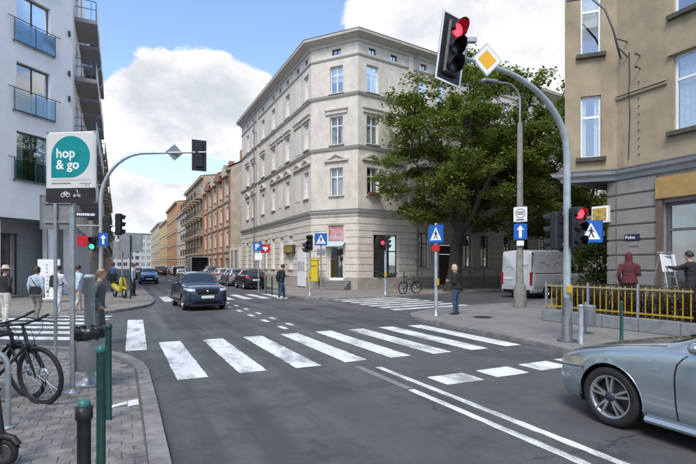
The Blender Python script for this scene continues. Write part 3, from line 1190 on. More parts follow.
def modern_block():
    C0 = Vector((-15.36, 25.9))
    fx, fy = Vector((-.365, -.931)).normalized()
    C1 = Vector((C0.x + fx * 11, C0.y + fy * 11))
    Lst = 20.0
    C2 = Vector((C0.x + DX * Lst, C0.y + DY * Lst))
    org = (C0.x, C0.y, 0)
    root = thing('apartment_block', 'white modern apartment block with glass balustrades at the left edge', 'building', (C0.x, C0.y, PH))
    F, S = Frame(C0, C1, org), Frame(C2, C0, org)
    HB, HT = 3.95, 20.5
    fl = (5.95, 9.4, 12.85, 16.3)
    ops = [(1.3, 3.05, h, h + 2.4) for h in fl] + [(6.0, 7.7, h, h + 2.4) for h in fl]
    mb = MB()
    wall(mb, F, 0, 11, HB, HT, ops, .22)
    sops = [(s - .9, s + .9, h - .4, h + 2.0) for h in fl for s in (2.5, 6, 9.5, 13, 17.2)]
    wall(mb, S, 0, Lst, HB, HT, sops, .22)
    # soffit over the recessed ground floor and roof
    mb.M = T3(-org[0], -org[1], 0)
    inn = [C2, C0, C1]
    bk = Vector((-30, 40))
    mb.add([(p.x, p.y, HB) for p in (C2, C0, C1, bk)], [(0, 1, 2, 3)])
    mb.add([(p.x, p.y, HT) for p in (C2, C0, C1, bk)], [(0, 1, 2, 3)])
    mb.M = None
    mb.build('wall', WH, root)
    MB(F.M).box(-.03, 11, -.02, .05, HB - .12, HB + .02).build('drip_edge', GREYFR, root)
    MB(F.M).box(-.1, 11, -.3, .12, HT, HT + .15).build('coping', LEAD, root)
    for h in fl:
        for s in (2.175, 6.85):
            window(root, F, s, h, 1.75, 2.4, .2, 'slim', GREYFR, random.choice((0, 1, 3)))
            b = MB(F.M)
            b.tube((s - 1.35, .14, h + 1.02), (s + 1.35, .14, h + 1.02), .022, n=6)
            for e in (-1.05, 0, 1.05):
                b.box(s + e - .02, s + e + .02, 0, .15, h - .12, h - .06)
                b.box(s + e - .015, s + e + .015, .12, .15, h - .12, h + 1.0)
            b.box(s - 1.05, s + 1.05, .115, .155, h - .12, h - .06)
            bal = b.build('balustrade', mat('blue_grey_rail', (.06, .09, .115), .4, .3, var=.1), root)
            for e in (-.525, .525):
                MB(F.M).box(s + e - .5, s + e + .5, .13, .142, h - .04, h + .92).build('glass_panel', BLUEGLASS, bal)
        for s in (2.5, 6, 9.5, 13, 17.2):
            window(root, S, s, h - .4, 1.8, 2.4, .2, 'slim', GREYFR, 0)
    # wall lamps between the windows near the corner edge
    for h in (8.6, 12.1, 7.3, 10.7, 14.3):
        MB(F.M).box(.2, .3, 0, .09, h, h + .28).build('wall_vent', GREYFR, root)
    # projecting balconies on the street side
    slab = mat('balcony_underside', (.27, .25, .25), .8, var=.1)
    rail = mat('blue_rail', (.05, .10, .18), .45, .3, var=.1)
    for i, h in enumerate((5.4, 8.85, 12.3, 15.75)):
        for s, wd in ((Lst - 2.4, 1.5), (Lst - 6.0, 1.4), (Lst - 9.6, 1.4), (Lst - 13.2, 1.4)):
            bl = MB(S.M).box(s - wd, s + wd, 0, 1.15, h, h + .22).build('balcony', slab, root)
            r = MB(S.M)
            for z in (1.1, .62):
                r.path([(s - wd + .03, .02, h + .22 + z), (s - wd + .03, 1.1, h + .22 + z), (s + wd - .03, 1.1, h + .22 + z), (s + wd - .03, .02, h + .22 + z)], .022, 6)
            for q in range(5):
                x = s - wd + .03 + (2 * wd - .06) * q / 4
                r.tube((x, 1.1, h + .2), (x, 1.1, h + 1.32), .02, n=6)
            for q in (.35, .85):
                r.tube((s + wd - .03, q, h + .2), (s + wd - .03, q, h + 1.32), .014, n=6)
            r.build('railing', rail, bl)
            MB(S.M).box(s - wd + .08, s + wd - .08, 1.115, 1.13, h + .25, h + 1.2).build('privacy_panel', mat('white_panel', (.6, .62, .64), .5), bl)
            MB(S.M).box(s - .7, s - .2, .5, 1.0, h + .23, h + 1.0).build('planter', mat('dark_planter', (.05, .05, .05), .7), bl)
    # ground floor: recessed shopfront with columns
    d = 1.5
    gf = MB()
    gops = [(2.0, 3.55, .1, 3.3), (4.4, 6.5, .3, 3.3), (7.2, 10, .3, 3.3)]
    Mf = F.M.copy()
    G2 = Frame(C0, C1, org)
    G2.M = F.M @ T3(0, -d, 0)
    wall(gf, G2, -1, 11, 0, HB, gops, .15)
    G3 = Frame(C2, C0, org)
    G3.M = S.M @ T3(0, -1.1, 0)
    gops3 = [(Lst - 3.8, Lst - 1.5, .3, 3.1), (Lst - 7.5, Lst - 4.5, .3, 3.1), (Lst - 12, Lst - 8.2, .3, 3.1), (2, 6, .3, 3.1)]
    wall(gf, G3, 0, Lst + 1, 0, HB, gops3, .15)
    gf.build('ground_floor_wall', GW, root)
    for G, oo in ((G2, gops), (G3, gops3)):
        for a, b, c, e in oo:
            window(root, G, (a + b) / 2, c, b - a, e - c, .12, 'tri' if b - a > 2 else 'two', GREYFR, 0)
    for s in (.9, 3.75, 7.0):
        MB(F.M).box(s, s + .45, -.55, -.08, 0, HB - .002).build('column', WH, root)
    for s in (Lst - .9, Lst - 4.2, Lst - 8, Lst - 12.5, Lst - 17):
        MB(S.M).box(s, s + .4, -.5, -.05, 0, HB - .002).build('column', WH, root)
    return root


modern_block()


# ------------------------------------------------------------------ right building with corner bay
OCH = mat('stained_ochre_plaster', (.32, .258, .172), .9, var=.14, scale=1.3, bump=.3, bscale=14, stain=.7, stainc=(.15, .115, .08))
RUS = mat('grey_rustication', (.235, .215, .20), .88, var=.10, scale=3, bump=.25, bscale=25, stain=.3, stainc=(.07, .06, .055))
CRN = mat('pale_cornice', (.30, .31, .32), .75, var=.1, stain=.3)


def right_house():
    K = Vector((8.74, 15.08))                       # corner of street face and narrow bay face
    Q = Vector((7.30, 15.62))                       # left end of the bay face
    Fr = Vector((K.x - DX * 9.5, K.y - DY * 9.5))   # towards the camera
    Bk = Vector((Q.x + CX * 16, Q.y + CY * 16))
    org = (K.x, K.y, 0)
    root = thing('ochre_house', 'stained ochre plaster house with narrow corner bay at the right edge', 'building', (K.x, K.y, PH))
    st, bay, side = Frame(Fr, K, org), Frame(K, Q, org), Frame(Q, Bk, org)
    # outside must be on the left of s: street face runs towards the far corner
    HB, HT = 4.62, 17.0
    L = st.L
    fl = ((5.55, 2.2), (8.95, 2.2), (12.3, 2.1))
    ops = {'st': [], 'bay': [], 'side': []}
    for h, H in fl:
        ops['st'] += [(L - 3.6, L - 1.72, h, h + H), (L - 7.6, L - 5.8, h, h + H)]
        ops['side'] += [(3, 4.2, h, h + H), (7, 8.2, h, h + H), (11, 12.2, h, h + H)]
    for h, H in ((5.2, 2.05), (8.62, 2.2), (12.2, 2.1)):
        ops['bay'].append((.46, 1.06, h, h + H))
    mb = MB()
    for nm, F in (('st', st), ('bay', bay), ('side', side)):
        wall(mb, F, 0, F.L, HB, HT, ops[nm], .16)
    P = [Vector((p.x - org[0], p.y - org[1], HB)) for p in (Fr, K, Q, Bk)]
    P.append(Vector((Bk.x - org[0] + 6, Bk.y - org[1] - 10, HB)))
    mb.add(P, [(0, 1, 2, 3, 4)])
    mb.build('wall', OCH, root)
    for nm, F in (('st', st), ('bay', bay), ('side', side)):
        for a, b, c, e in ops[nm]:
            window(root, F, (a + b) / 2, c, b - a, e - c, .1, 'tee' if nm != 'st' else 'cross', WHITEFR, random.choice((0, 1, 3)))
            frame_box('window_sill', F, a - .14, b + .14, -.1, .14, c - .13, c - .004, mat('mossy_sill', (.075, .068, .058), .9, var=.3, scale=8), root)
            if nm == 'st':
                frame_box('window_head', F, a - .12, b + .12, 0, .1, e + .02, e + .12, OCH, root)
    path = [Fr, K, Q, Bk]
    moulding(path, [(0, HB - .22), (.06, HB - .22), (.09, HB - .1), (.2, HB - .04), (.24, HB + .06), (.05, HB + .14), (0, HB + .14)], org, 'cornice', CRN, root)
    moulding(path, [(.05, HB + .14), (.245, HB + .064), (.25, HB + .08), (.05, HB + .16)], org, 'flashing', LEAD, root)
    # moulding across the street face only
    mo = MB(st.M)
    mo.box(L - 1.55, L - .02, 0, .07, 7.0, 7.08); mo.box(L - 1.55, L - .02, 0, .1, 7.09, 7.15)
    mo.build('wall_moulding', OCH, root)
    MB(T3(-org[0], -org[1], 0)).loft([[Vector((p.x, p.y, HT)) for p in (Fr, K, Q, Bk)], [Vector((p.x + 3, p.y - .5, HT + 2)) for p in (Fr, K, Q, Bk)]], True, False).build('roof', MC['dark_roof'], root)
    # ground floor: rusticated street face, set back under the bay
    R1 = Vector((K.x - .1, K.y + .3)); R2 = Vector((K.x + 1.15, K.y + 2.2)); R3 = Vector((R2.x + CX * 12, R2.y + CY * 12))
    g1, g2, g3 = Frame(Fr, K, org), Frame(K, R1, org), Frame(R1, R2, org)
    gops = [(L - 5.2, L - 1.45, .75, 3.5)]
    gw = MB()
    wall(gw, g1, 0, L, 0, HB, gops, .25)
    wall(gw, g2, 0, g2.L, 0, HB, [], .1)
    wall(gw, g3, 0, g3.L, 0, HB, [], .1)
    wall(gw, Frame(R2, R3, org), 0, 12, 0, HB, [], .1)
    gw.build('ground_floor_wall', RUS, root)
    courses(root, g1, .02, L - .02, .5, HB - .24, .46, [(L - 5.45, L - 1.25, .3, 4.6)], RUS, .05, .045)
    courses(root, g2, .02, g2.L - .02, .5, HB - .24, .46, [], RUS, .05, .045)
    courses(root, g3, .02, g3.L - .02, .5, HB - .24, .46, [], RUS, .05, .045)
    # shop window and its yellow fascia
    sw = MB(g1.M)
    for a, b, c, e in ((L - 5.2, L - 5.1, .75, 3.5), (L - 1.55, L - 1.45, .75, 3.5), (L - 5.1, L - 1.55, .75, .85), (L - 5.1, L - 1.55, 3.4, 3.5), (L - 3.4, L - 3.3, .85, 2.65), (L - 5.1, L - 1.55, 2.65, 2.73)):
        sw.box(a, b, -.2, -.12, c, e)
    s = sw.build('shop_window', mat('grey_shop_frame', (.10, .10, .10), .5), root)
    for a, b, c, e in ((L - 5.1, L - 3.4, .85, 2.65), (L - 3.3, L - 1.55, .85, 2.65), (L - 5.1, L - 1.55, 2.73, 3.4)):
        MB(g1.M).add([(a, -.16, c), (b, -.16, c), (b, -.16, e), (a, -.16, e)], [(0, 1, 2, 3)]).build('pane', GLASS, s)
    MB(g1.M).box(L - 5.2, L - 1.45, -1.2, -1.15, .7, 3.5).build('interior', DARKIN, s)
    MB(g1.M).box(L - 5.4, L - 1.28, 0.0, .14, 3.62, 4.25).build('fascia', mat('yellow_ochre_fascia', (.36, .23, .08), .6, var=.12), root)
    frame_box('window_surround', g1, L - 1.45, L - 1.28, .0, .1, .6, 3.6, mat('brown_surround', (.12, .09, .07), .7), root)
    # street name plate
    pl = MB(g1.M).bbox(L - .78, L - .30, .05, .075, 2.42, 2.62, .01).build('street_name_plate', mat('navy_plate', (.012, .018, .05), .4), root)
    text('lettering', 'Polna', .14, SIGNWHITE, pl, g1.M @ T3(L - .33, .078, 2.475) @ RZ(PI) @ RX(PI / 2), .001, .002)
    MB(g1.M).bbox(L - .74, L - .42, .05, .07, 2.24, 2.30, .005).build('notice_strip', mat('grey_strip', (.2, .2, .2), .5), root)
    # projecting light box sign at the recess
    sb = MB(T3(-org[0], -org[1], 0))
    a = Vector((K.x - .18, K.y + .12)); dr = Vector((-.55, .83)).normalized()
    lb = MB(Matrix(((dr.x, dr.y, 0, a.x - org[0]), (dr.y, -dr.x, 0, a.y - org[1]), (0, 0, 1, 0), (0, 0, 0, 1)))).bbox(0, .55, -.09, .09, 3.05, 3.6, .02).build('light_box_sign', SIGNWHITE, root)
    MB(Matrix(((dr.x, dr.y, 0, a.x - org[0]), (dr.y, -dr.x, 0, a.y - org[1]), (0, 0, 1, 0), (0, 0, 0, 1)))).box(.05, .50, -.1, -.09, 3.12, 3.53).build('sign_face', mat('gold_sign_face', (.45, .30, .06), .5, var=.4, scale=9), lb)
    # old wall lamp arm, cable and spikes
    b = MB(st.M)
    b.path([(L - .05 - .1, .04, 8.3), (L - .35, .5, 8.5), (L - .4, .75, 8.9), (L - .25, .95, 9.6), (L + .1, 1.15, 10.1), (L + .8, 1.35, 10.3)], .032, 8)
    b.tube((L - .35, 0, 8.28), (L - .35, .52, 8.5), .022, n=6); b.tube((L - .35, 0, 8.75), (L - .38, .6, 8.72), .022, n=6)
    b.build('lamp_bracket', mat('old_grey_metal', (.13, .135, .14), .55, .4), root)
    b = MB(st.M)
    b.path([(L - .42, .03, 8.4), (L - .44, .03, 7.5), (L - .46, .11, 7.1), (L - .45, .03, 6.5), (L - .4, .03, 5.0)], .012, 6)
    b.build('cable', BLACK, root)
    b = MB(st.M)
    for h in (8.15, 7.75):
        b.tube((L - .75, 0, h), (L - .75, .2, h + .02), .02, n=6); b.ell((L - .75, .2, h + .03), (.05, .05, .05), 8, 5)
    b.build('insulator', MC['old_grey_metal'], root)
    b = MB(st.M)
    for k in range(10):
        b.tube((L - .72, 0, 5.1 + k * .25), (L - .72, .06, 5.1 + k * .25), .018, n=6)
    b.build('wall_spikes', MC['old_grey_metal'], root)
    return root


right_house()


# ------------------------------------------------------------------ the far street
def row_house(name, label, u0, u1, v, side, H, floors, nwin, wm, tm, style='cross', balcony=0, gable=0, trim=0, group=None, shop=True, wh=1.7, ww=1.0, fm=WHITEFR, rest=None):
    """a terrace house; side=+1 stands right of the street"""
    a, b = (uv(u0, v), uv(u1, v)) if side > 0 else (uv(u1, v), uv(u0, v))
    org = (a.x, a.y, 0)
    root = thing(name, label, 'building', (a.x, a.y, PH), 0, group)
    F = Frame(a, b, org)
    L = F.L
    fh = (H - 1.0) / floors
    ops, wins = [], []
    for f in range(floors):
        for k in range(nwin):
            s = L * (k + .5) / nwin
            if f == 0 and shop:
                w, h0, hh = L / nwin * .55, .6, fh * .62
            else:
                w, h0, hh = ww, f * fh + .95, wh
            ops.append((s - w / 2, s + w / 2, h0, h0 + hh))
            wins.append((s, h0, w, hh, f, k))
    mb = MB()
    wall(mb, F, 0, L, 0, H, ops, .18)
    dp = 12
    mb.M = F.M
    mb.add([(0, 0, 0), (0, -dp, 0), (0, -dp, H), (0, -dp / 2, H + gable), (0, 0, H)], [(0, 1, 2, 3, 4)])
    mb.add([(L, 0, 0), (L, -dp, 0), (L, -dp, H), (L, -dp / 2, H + gable), (L, 0, H)], [(0, 1, 2, 3, 4)])
    mb.M = None
    mb.build('wall', wm, root)
    for s, h0, w, hh, f, k in wins:
        window(root, F, s, h0, w, hh, .15, style if f or not shop else 'tri', fm if f or not shop else GREYFR, None if f else 0)
        if f or not shop:
            frame_box('window_sill', F, s - w / 2 - .1, s + w / 2 + .1, -.1, .1, h0 - .1, h0 - .005, tm, root)
    for f in range(1, floors):
        MB(F.M).box(0, L, 0, .12, f * fh + .1, f * fh + .3).build('string_course', tm, root)
    MB(F.M).box(-.05, L + .05, 0, .45, H - .4, H - .05).build('cornice', tm, root)
    r = MB(F.M)
    g = max(gable, .6)
    r.add([(-.1, .5, H - .04), (L + .1, .5, H - .04), (L + .1, -dp / 2, H + g + .05), (-.1, -dp / 2, H + g + .05), (L + .1, -dp, H), (-.1, -dp, H)], [(0, 1, 2, 3), (3, 2, 4, 5)])
    rf = r.build('roof', mat('red_tile_roof', (.20, .075, .045), .8, var=.25, scale=3), root)
    for q in (.08, .5, .9):
        MB(F.M).box(L * q - .5, L * q + .5, -4.3, -3.5, H, H + g + 1.2).build('chimney', mat('chimney_brick', (.34, .14, .08), .85, var=.2, scale=8), rf)
    if trim:
        for k in range(nwin + 1):
            s = min(max(L * k / nwin, .3), L - .3)
            MB(F.M).box(s - .16, s + .16, 0, .2, 0, H + .4).build('brick_pilaster', MC['chimney_brick'], root)
        for k in range(nwin):
            s = L * (k + .5) / nwin
            MB(F.M).box(s - 1.1, s + 1.1, 0, .5, H - .9, H + .25).build('brick_dormer', MC['chimney_brick'] if k % 2 else wm, root)
    if balcony:
        for f in range(1, floors):
            for k in range(0, nwin, balcony):
                s = L * (k + .5) / nwin
                h = f * fh + .35
                bl = MB(F.M).box(s - 1.25, s + 1.25, 0, 1.15, h, h + .18).build('balcony', tm, root)
                rl = MB(F.M)
                rl.path([(s - 1.2, .02, h + 1.15), (s - 1.2, 1.1, h + 1.15), (s + 1.2, 1.1, h + 1.15), (s + 1.2, .02, h + 1.15)], .03, 5)
                for q in range(11):
                    x = s - 1.2 + .24 * q
                    rl.box(x - .02, x + .02, 1.08, 1.12, h + .18, h + 1.15)
                for q in range(1, 4):
                    for e in (-1.2, 1.2):
                        rl.box(s + e - .015, s + e + .015, q * .27, q * .27 + .03, h + .18, h + 1.15)
                rl.build('railing', mat('brown_railing', (.075, .06, .05), .6, var=.2), bl)
    return root


BEIGE = mat('weathered_beige_plaster', (.54, .46, .36), .88, var=.16, scale=1.0, stain=.35, stainc=(.26, .19, .13))
SAND = mat('sand_plaster', (.44, .36, .26), .88, var=.1, scale=1.2, stain=.25, stainc=(.22, .17, .12))
ORNG = mat('orange_plaster', (.42, .24, .12), .88, var=.12, scale=1.2, stain=.2)
CREAM = mat('cream_plaster', (.52, .48, .40), .85, var=.08, scale=1.5, stain=.2, stainc=(.3, .27, .22))
YELP = mat('yellow_plaster', (.50, .38, .18), .85, var=.08, scale=1.5, stain=.2, stainc=(.3, .24, .15))
WHP = mat('white_far_plaster', (.60, .60, .58), .85, var=.05, scale=1)
PINK = mat('pinkish_plaster', (.46, .33, .27), .85, var=.08, scale=1.5, stain=.2)
row_house('brick_trimmed_house', 'weathered beige house with red brick pilasters and bare side wall', 56, 76, 11.9, 1, 13.4, 4, 5, BEIGE, PLI, trim=1, gable=3.4)
row_house('balcony_house', 'sand coloured house with dark balconies on every floor', 76.2, 98, 11.9, 1, 15.9, 5, 6, SAND, SAND, balcony=1, gable=1)
row_house('cream_house', 'narrow pale cream house beyond the sand coloured balcony house', 98.2, 114, 11.9, 1, 12.8, 4, 4, CREAM, CREAM, gable=1.5)
row_house('orange_house', 'tall orange plaster house halfway down the far street', 114.2, 140, 11.9, 1, 16.5, 5, 6, ORNG, SAND, gable=1)
row_house('yellow_house', 'yellow plaster house in the far right street row', 140.2, 168, 11.9, 1, 14.5, 4, 6, YELP, CREAM, gable=1.5)
row_house('sand_house', 'last sand plaster house of the right street row', 168.2, 215, 11.9, 1, 16, 5, 8, SAND, CREAM, gable=1.5)
# left side
row_house('balcony_terrace', 'cream terrace with stacked open balconies beside the white block', 50.5, 72, -2.4, -1, 16.0, 5, 6, CREAM, SAND, balcony=1, gable=1)
row_house('yellow_terrace', 'yellow terrace with stacked balconies on the left of the far street', 72.3, 100, -2.4, -1, 15.0, 5, 7, YELP, SAND, balcony=1, gable=1)
row_house('pink_terrace', 'pinkish terrace far down the left side of the street', 100.3, 150, -2.4, -1, 13.0, 4, 10, PINK, SAND, gable=1)
row_house('cream_terrace', 'cream terrace at the far left end of the street', 150.3, 205, -2.4, -1, 11.5, 4, 10, CREAM, SAND, gable=1)
a, b = uv(236, 14), uv(226, -16)


def end_block():
    root = thing('white_end_block', 'long white five storey block closing the end of the street', 'building', (a.x, a.y, 0))
    F = Frame(a, b, (a.x, a.y, 0))
    ops = [(2 + 2.6 * k - .9, 2 + 2.6 * k + .9, 1.2 + 3 * f, 2.9 + 3 * f) for k in range(11) for f in range(5)]
    mb = MB()
    wall(mb, F, 0, F.L, 0, 16, ops, .2)
    mb.M = F.M
    mb.add([(0, 0, 0), (0, -10, 0), (0, -10, 16), (0, 0, 16)], [(0, 1, 2, 3)])
    mb.M = None
    mb.build('wall', WHP, root)
    for o in ops:
        window(root, F, (o[0] + o[1]) / 2, o[2], 1.8, 1.7, .15, 'two', WHITEFR, 0)
    MB(F.M).box(-.1, F.L + .1, -10, .3, 16, 16.4).build('roof', LEAD, root)


end_block()
# garden wall between the corner tenement and the brick trimmed house
g = uv(50.95, 11.75)
gw = thing('garden_wall', 'weathered garden wall with gate pillars between two street houses', 'wall', (g.x, g.y, PH))
F = Frame(uv(50.95, 11.75), uv(55.9, 11.75), (g.x, g.y, 0))
MB(F.M).box(.0, 4.9, -.3, 0, 0, 3.3).build('wall', PLI, gw)
for s in (.3, 2.6, 4.5):
    MB(F.M).bbox(s - .35, s + .35, -.4, .1, 0, 3.6, .03).build('pillar', PL, gw)
MB(F.M).box(-.02, 4.92, -.36, .06, 3.3, 3.42).build('coping', PLT, gw)


# cross street houses and one unseen behind the camera, added for window reflections
def cross_house(name, label, a, b, H, floors, nwin, wm):
    root = thing(name, label, 'building', (a.x, a.y, PH))
    F = Frame(a, b, (a.x, a.y, 0))
    L = F.L
    fh = (H - 1) / floors
    ops = [(L * (k + .5) / nwin - .55, L * (k + .5) / nwin + .55, f * fh + .9, f * fh + 2.7) for f in range(floors) for k in range(nwin)]
    mb = MB()
    wall(mb, F, 0, L, 0, H, ops, .18)
    mb.M = F.M
    mb.add([(0, 0, 0), (0, -10, 0), (0, -10, H), (0, 0, H)], [(0, 1, 2, 3)])
    mb.add([(L, 0, 0), (L, -10, 0), (L, -10, H), (L, 0, H)], [(0, 1, 2, 3)])
    mb.M = None
    mb.build('wall', wm, root)
    for a_, b_, c_, e_ in ops:
        window(root, F, (a_ + b_) / 2, c_, 1.1, 1.8, .15, 'cross')
    MB(F.M).box(-.1, L + .1, -10, .4, H, H + .4).build('roof', MC['dark_roof'], root)
    for f in range(1, floors):
        MB(F.M).box(0, L, 0, .1, f * fh + .1, f * fh + .28).build('string_course', PLT, root)


cross_house('cross_street_house', 'sand house along the cross street behind the ochre house', Vector((20.9, 24.75, 0)), Vector((20.9 + CX * 45, 24.75 + CY * 45, 0)), 16, 4, 14, SAND)
e1 = Vector((.67 + .843 * 27.2, 31 + .538 * 27.2, 0))
e2 = e1 + Vector((.843, .538, 0)) * 45
cross_house('cross_street_house', 'cream house continuing the row right of the pale tenement', e2, e1, 16, 4, 14, CREAM)
m1 = uv(40, 72, 0); m2 = uv(18, 74, 0)
cross_house('cross_street_house', 'pinkish house closing the far right end of the cross street', m2, m1, 15, 4, 8, PINK)
cross_house('cross_street_house', 'unseen beige house added behind the near pavement for window reflections', uv(7.0, -10.5), uv(-14, -10.5), 12, 3, 7, BEIGE)
# ------------------------------------------------------------------ trees
def leaf_mat(name, c, c2):
    m = bpy.data.materials.new(name)
    m.use_nodes = True
    t = m.node_tree
    t.nodes.clear()
    o = t.nodes.new('ShaderNodeOutputMaterial')
    geo = t.nodes.new('ShaderNodeNewGeometry')
    rnd = geo.outputs['Random Per Island']
    n = tnoise(t, geo.outputs['Position'], .8, 3)
    cc = mixc(t, maprange(t, mth(t, 'ADD', mth(t, 'MULTIPLY', rnd, .6), mth(t, 'MULTIPLY', n, .5)), .2, .9), c, c2)
    d = t.nodes.new('ShaderNodeBsdfDiffuse')
    g = t.nodes.new('ShaderNodeBsdfGlossy')
    g.inputs['Roughness'].default_value = .45
    g.inputs['Color'].default_value = (.5, .5, .5, 1)
    tr = t.nodes.new('ShaderNodeBsdfTranslucent')
    t.links.new(cc, d.inputs[0])
    t.links.new(mixc(t, .5, cc, (.20, .26, .03)), tr.inputs[0])
    m1 = t.nodes.new('ShaderNodeMixShader'); m1.inputs[0].default_value = .5
    t.links.new(d.outputs[0], m1.inputs[1]); t.links.new(tr.outputs[0], m1.inputs[2])
    m2 = t.nodes.new('ShaderNodeMixShader'); m2.inputs[0].default_value = .05
    t.links.new(m1.outputs[0], m2.inputs[1]); t.links.new(g.outputs[0], m2.inputs[2])
    t.links.new(m2.outputs[0], o.inputs[0])
    return m


LEAF = leaf_mat('tree_leaves', (.072, .120, .017), (.215, .265, .050))
BARK = mat('dark_bark', (.040, .033, .027), .95, var=.35, scale=9, bump=.8, bscale=14)


def add_leaf(mb, c, nrm, size, rr):
    """a pointed six-sided leaf folded along its rib"""
    n = nrm.normalized()
    a = n.cross(Vector((rr.uniform(-1, 1), rr.uniform(-1, 1), rr.uniform(-1, 1))))
    if a.length < .05:
        a = n.orthogonal()
    a.normalize()
    b = n.cross(a)
    l, w = size, size * rr.uniform(.5, .75)
    dn = n * (-size * .18)
    o = len(mb.v)
    mb.v += [tuple(c - a * l * .5), tuple(c - a * l * .1 + b * w * .5 + dn), tuple(c + a * l * .28 + b * w * .34 + dn), tuple(c + a * l * .55 + dn),
             tuple(c + a * l * .28 - b * w * .34 + dn), tuple(c - a * l * .1 - b * w * .5 + dn)]
    mb.f += [(o, o + 1, o + 2, o + 3), (o, o + 3, o + 4, o + 5)]
    mb.s += [False, False]
    mb.m += [0, 0]


def tree(name, label, base, lean, H, fork, crown, nclump, leaves, lsize, seed, r0, group=None, cat='tree', gapz=0):
    """crown = (cx,cy,cz,rx,ry,rz) relative to base"""
    rr = random.Random(seed)
    root = thing(name, label, cat, base, 0, group)
    tm = MB()
    F = Vector((lean[0] * fork, lean[1] * fork, fork))
    trunk = []
    n = 7
    for i in range(n + 1):
        k = i / n
        p = Vector((lean[0] * fork * k ** 1.3, lean[1] * fork * k ** 1.3, -.1 + fork * k))
        p += Vector((noise.noise(Vector((seed, k * 3, 0))), noise.noise(Vector((seed, k * 3, 9))), 0)) * .12 * k
        trunk.append(p)
    tm.path(trunk, [r0 * (1.45 if i == 0 else 1.12 if i == 1 else 1 - .3 * i / n) for i in range(n + 1)], 12)
    C = Vector(crown[:3]); Rr = crown[3:]
    limbs = []
    nl = 9
    for i in range(nl):
        a = 2 * PI * i / nl + rr.uniform(-.3, .3)
        el = rr.uniform(.1, 1.25)
        tgt = C + Vector((Rr[0] * math.cos(a) * math.cos(el), Rr[1] * math.sin(a) * math.cos(el), Rr[2] * (math.sin(el) * 1.5 - .55))) * rr.uniform(.62, .85)
        st = trunk[rr.choice((n - 2, n - 1, n, n))]
        pts = [st]
        for k in range(1, 7):
            q = k / 6
            p = st.lerp(tgt, q) + Vector((0, 0, math.sin(q * PI) * rr.uniform(.2, 1.0)))
            p += Vector((rr.uniform(-1, 1), rr.uniform(-1, 1), rr.uniform(-1, 1))) * .22
            pts.append(p)
        tm.path(pts, [r0 * (.5 - .42 * k / 6) for k in range(7)], 7)
        limbs.append(pts)
    lead = [trunk[-1], trunk[-1].lerp(C, .5) + Vector((rr.uniform(-.3, .3), 0, 0)), C + Vector((.2, 0, Rr[2] * .3)), C + Vector((0, .2, Rr[2] * .8))]
    tm.path(lead, [r0 * .62, r0 * .45, r0 * .25, r0 * .05], 8)
    limbs.append(lead)
    allp = [p for l in limbs for p in l[1:]]
    lm = MB()
    for i in range(nclump):
        for _ in range(60):
            q = Vector((rr.gauss(0, 1), rr.gauss(0, 1), rr.gauss(0, 1))).normalized()
            rad = rr.random() ** .38
            c = C + Vector((q.x * Rr[0], q.y * Rr[1], q.z * Rr[2])) * rad
            den = noise.noise(Vector((c.x * .55 + seed, c.y * .55, c.z * .85)))
            if den > .0 and c.z > gapz + .9 * noise.noise(Vector((c.x * .5, c.y * .5, seed))):
                break
        near = min(allp, key=lambda p: (p - c).length)
        d = (c - near)
        tm.path([near, near.lerp(c, .5) + Vector((0, 0, .12 * d.length)), c], [.035, .024, .008], 5)
        rx, rz = rr.uniform(.7, 1.25), rr.uniform(.28, .55)
        tw = []
        for k in range(6):
            a = rr.uniform(0, 6.28)
            e = c + Vector((math.cos(a) * rx, math.sin(a) * rx, rr.uniform(-.35, .25)))
            tm.path([c, c.lerp(e, .6) + Vector((0, 0, .06)), e], [.012, .008, .004], 4, False)
            tw.append(e)
        m = int(leaves * rr.uniform(.6, 1.3))
        for k in range(m):
            e = rr.choice(tw)
            p = c.lerp(e, rr.random() ** .6) + Vector((rr.gauss(0, .2), rr.gauss(0, .2), rr.gauss(0, .16) - .05))
            nrm = Vector((rr.gauss(0, .55), rr.gauss(0, .55), 1.0))
            add_leaf(lm, p, nrm, lsize * rr.uniform(.6, 1.25), rr)
    tm.build('trunk', BARK, root)
    lm.build('crown', LEAF, root)
    return root


tb = uv(23.4, 18.9, PH)
tree('leafy_street_tree', 'large leafy tree leaning right in front of the pale corner tenement', tb, (.12, .03), 13, 5.2,
     (1.1, .3, 9.4, 6.0, 5.0, 6.0), 140, 320, .20, 11, .46, 'street trees by the tenement', gapz=4.6)
t2 = uv(24.2, 26.0, PH)
tree('leafy_street_tree', 'leafy tree rising behind the white van', t2, (-.04, .02), 12, 4.6,
     (-.3, 0, 9.2, 5.6, 4.4, 6.4), 125, 300, .20, 23, .36, 'street trees by the tenement', gapz=3.6)
t3 = uv(25.6, 33.5, PH)
tree('leafy_street_tree', 'rear leafy tree half hidden by the ochre house', t3, (.03, .02), 12, 4.2,
     (0, 0, 9.0, 5.2, 4.4, 7.0), 130, 260, .22, 31, .34, 'street trees by the tenement', gapz=2.6)


bp = Vector((11.6, 21.0, PH))
tree('dark_bush', 'dark green bush between the white van and the ochre house', bp, (.02, 0), 2.5, .7, (0, 0, 1.7, 1.5, 1.3, 1.5), 40, 150, .16, 41, .07, None, 'bush', gapz=.2)


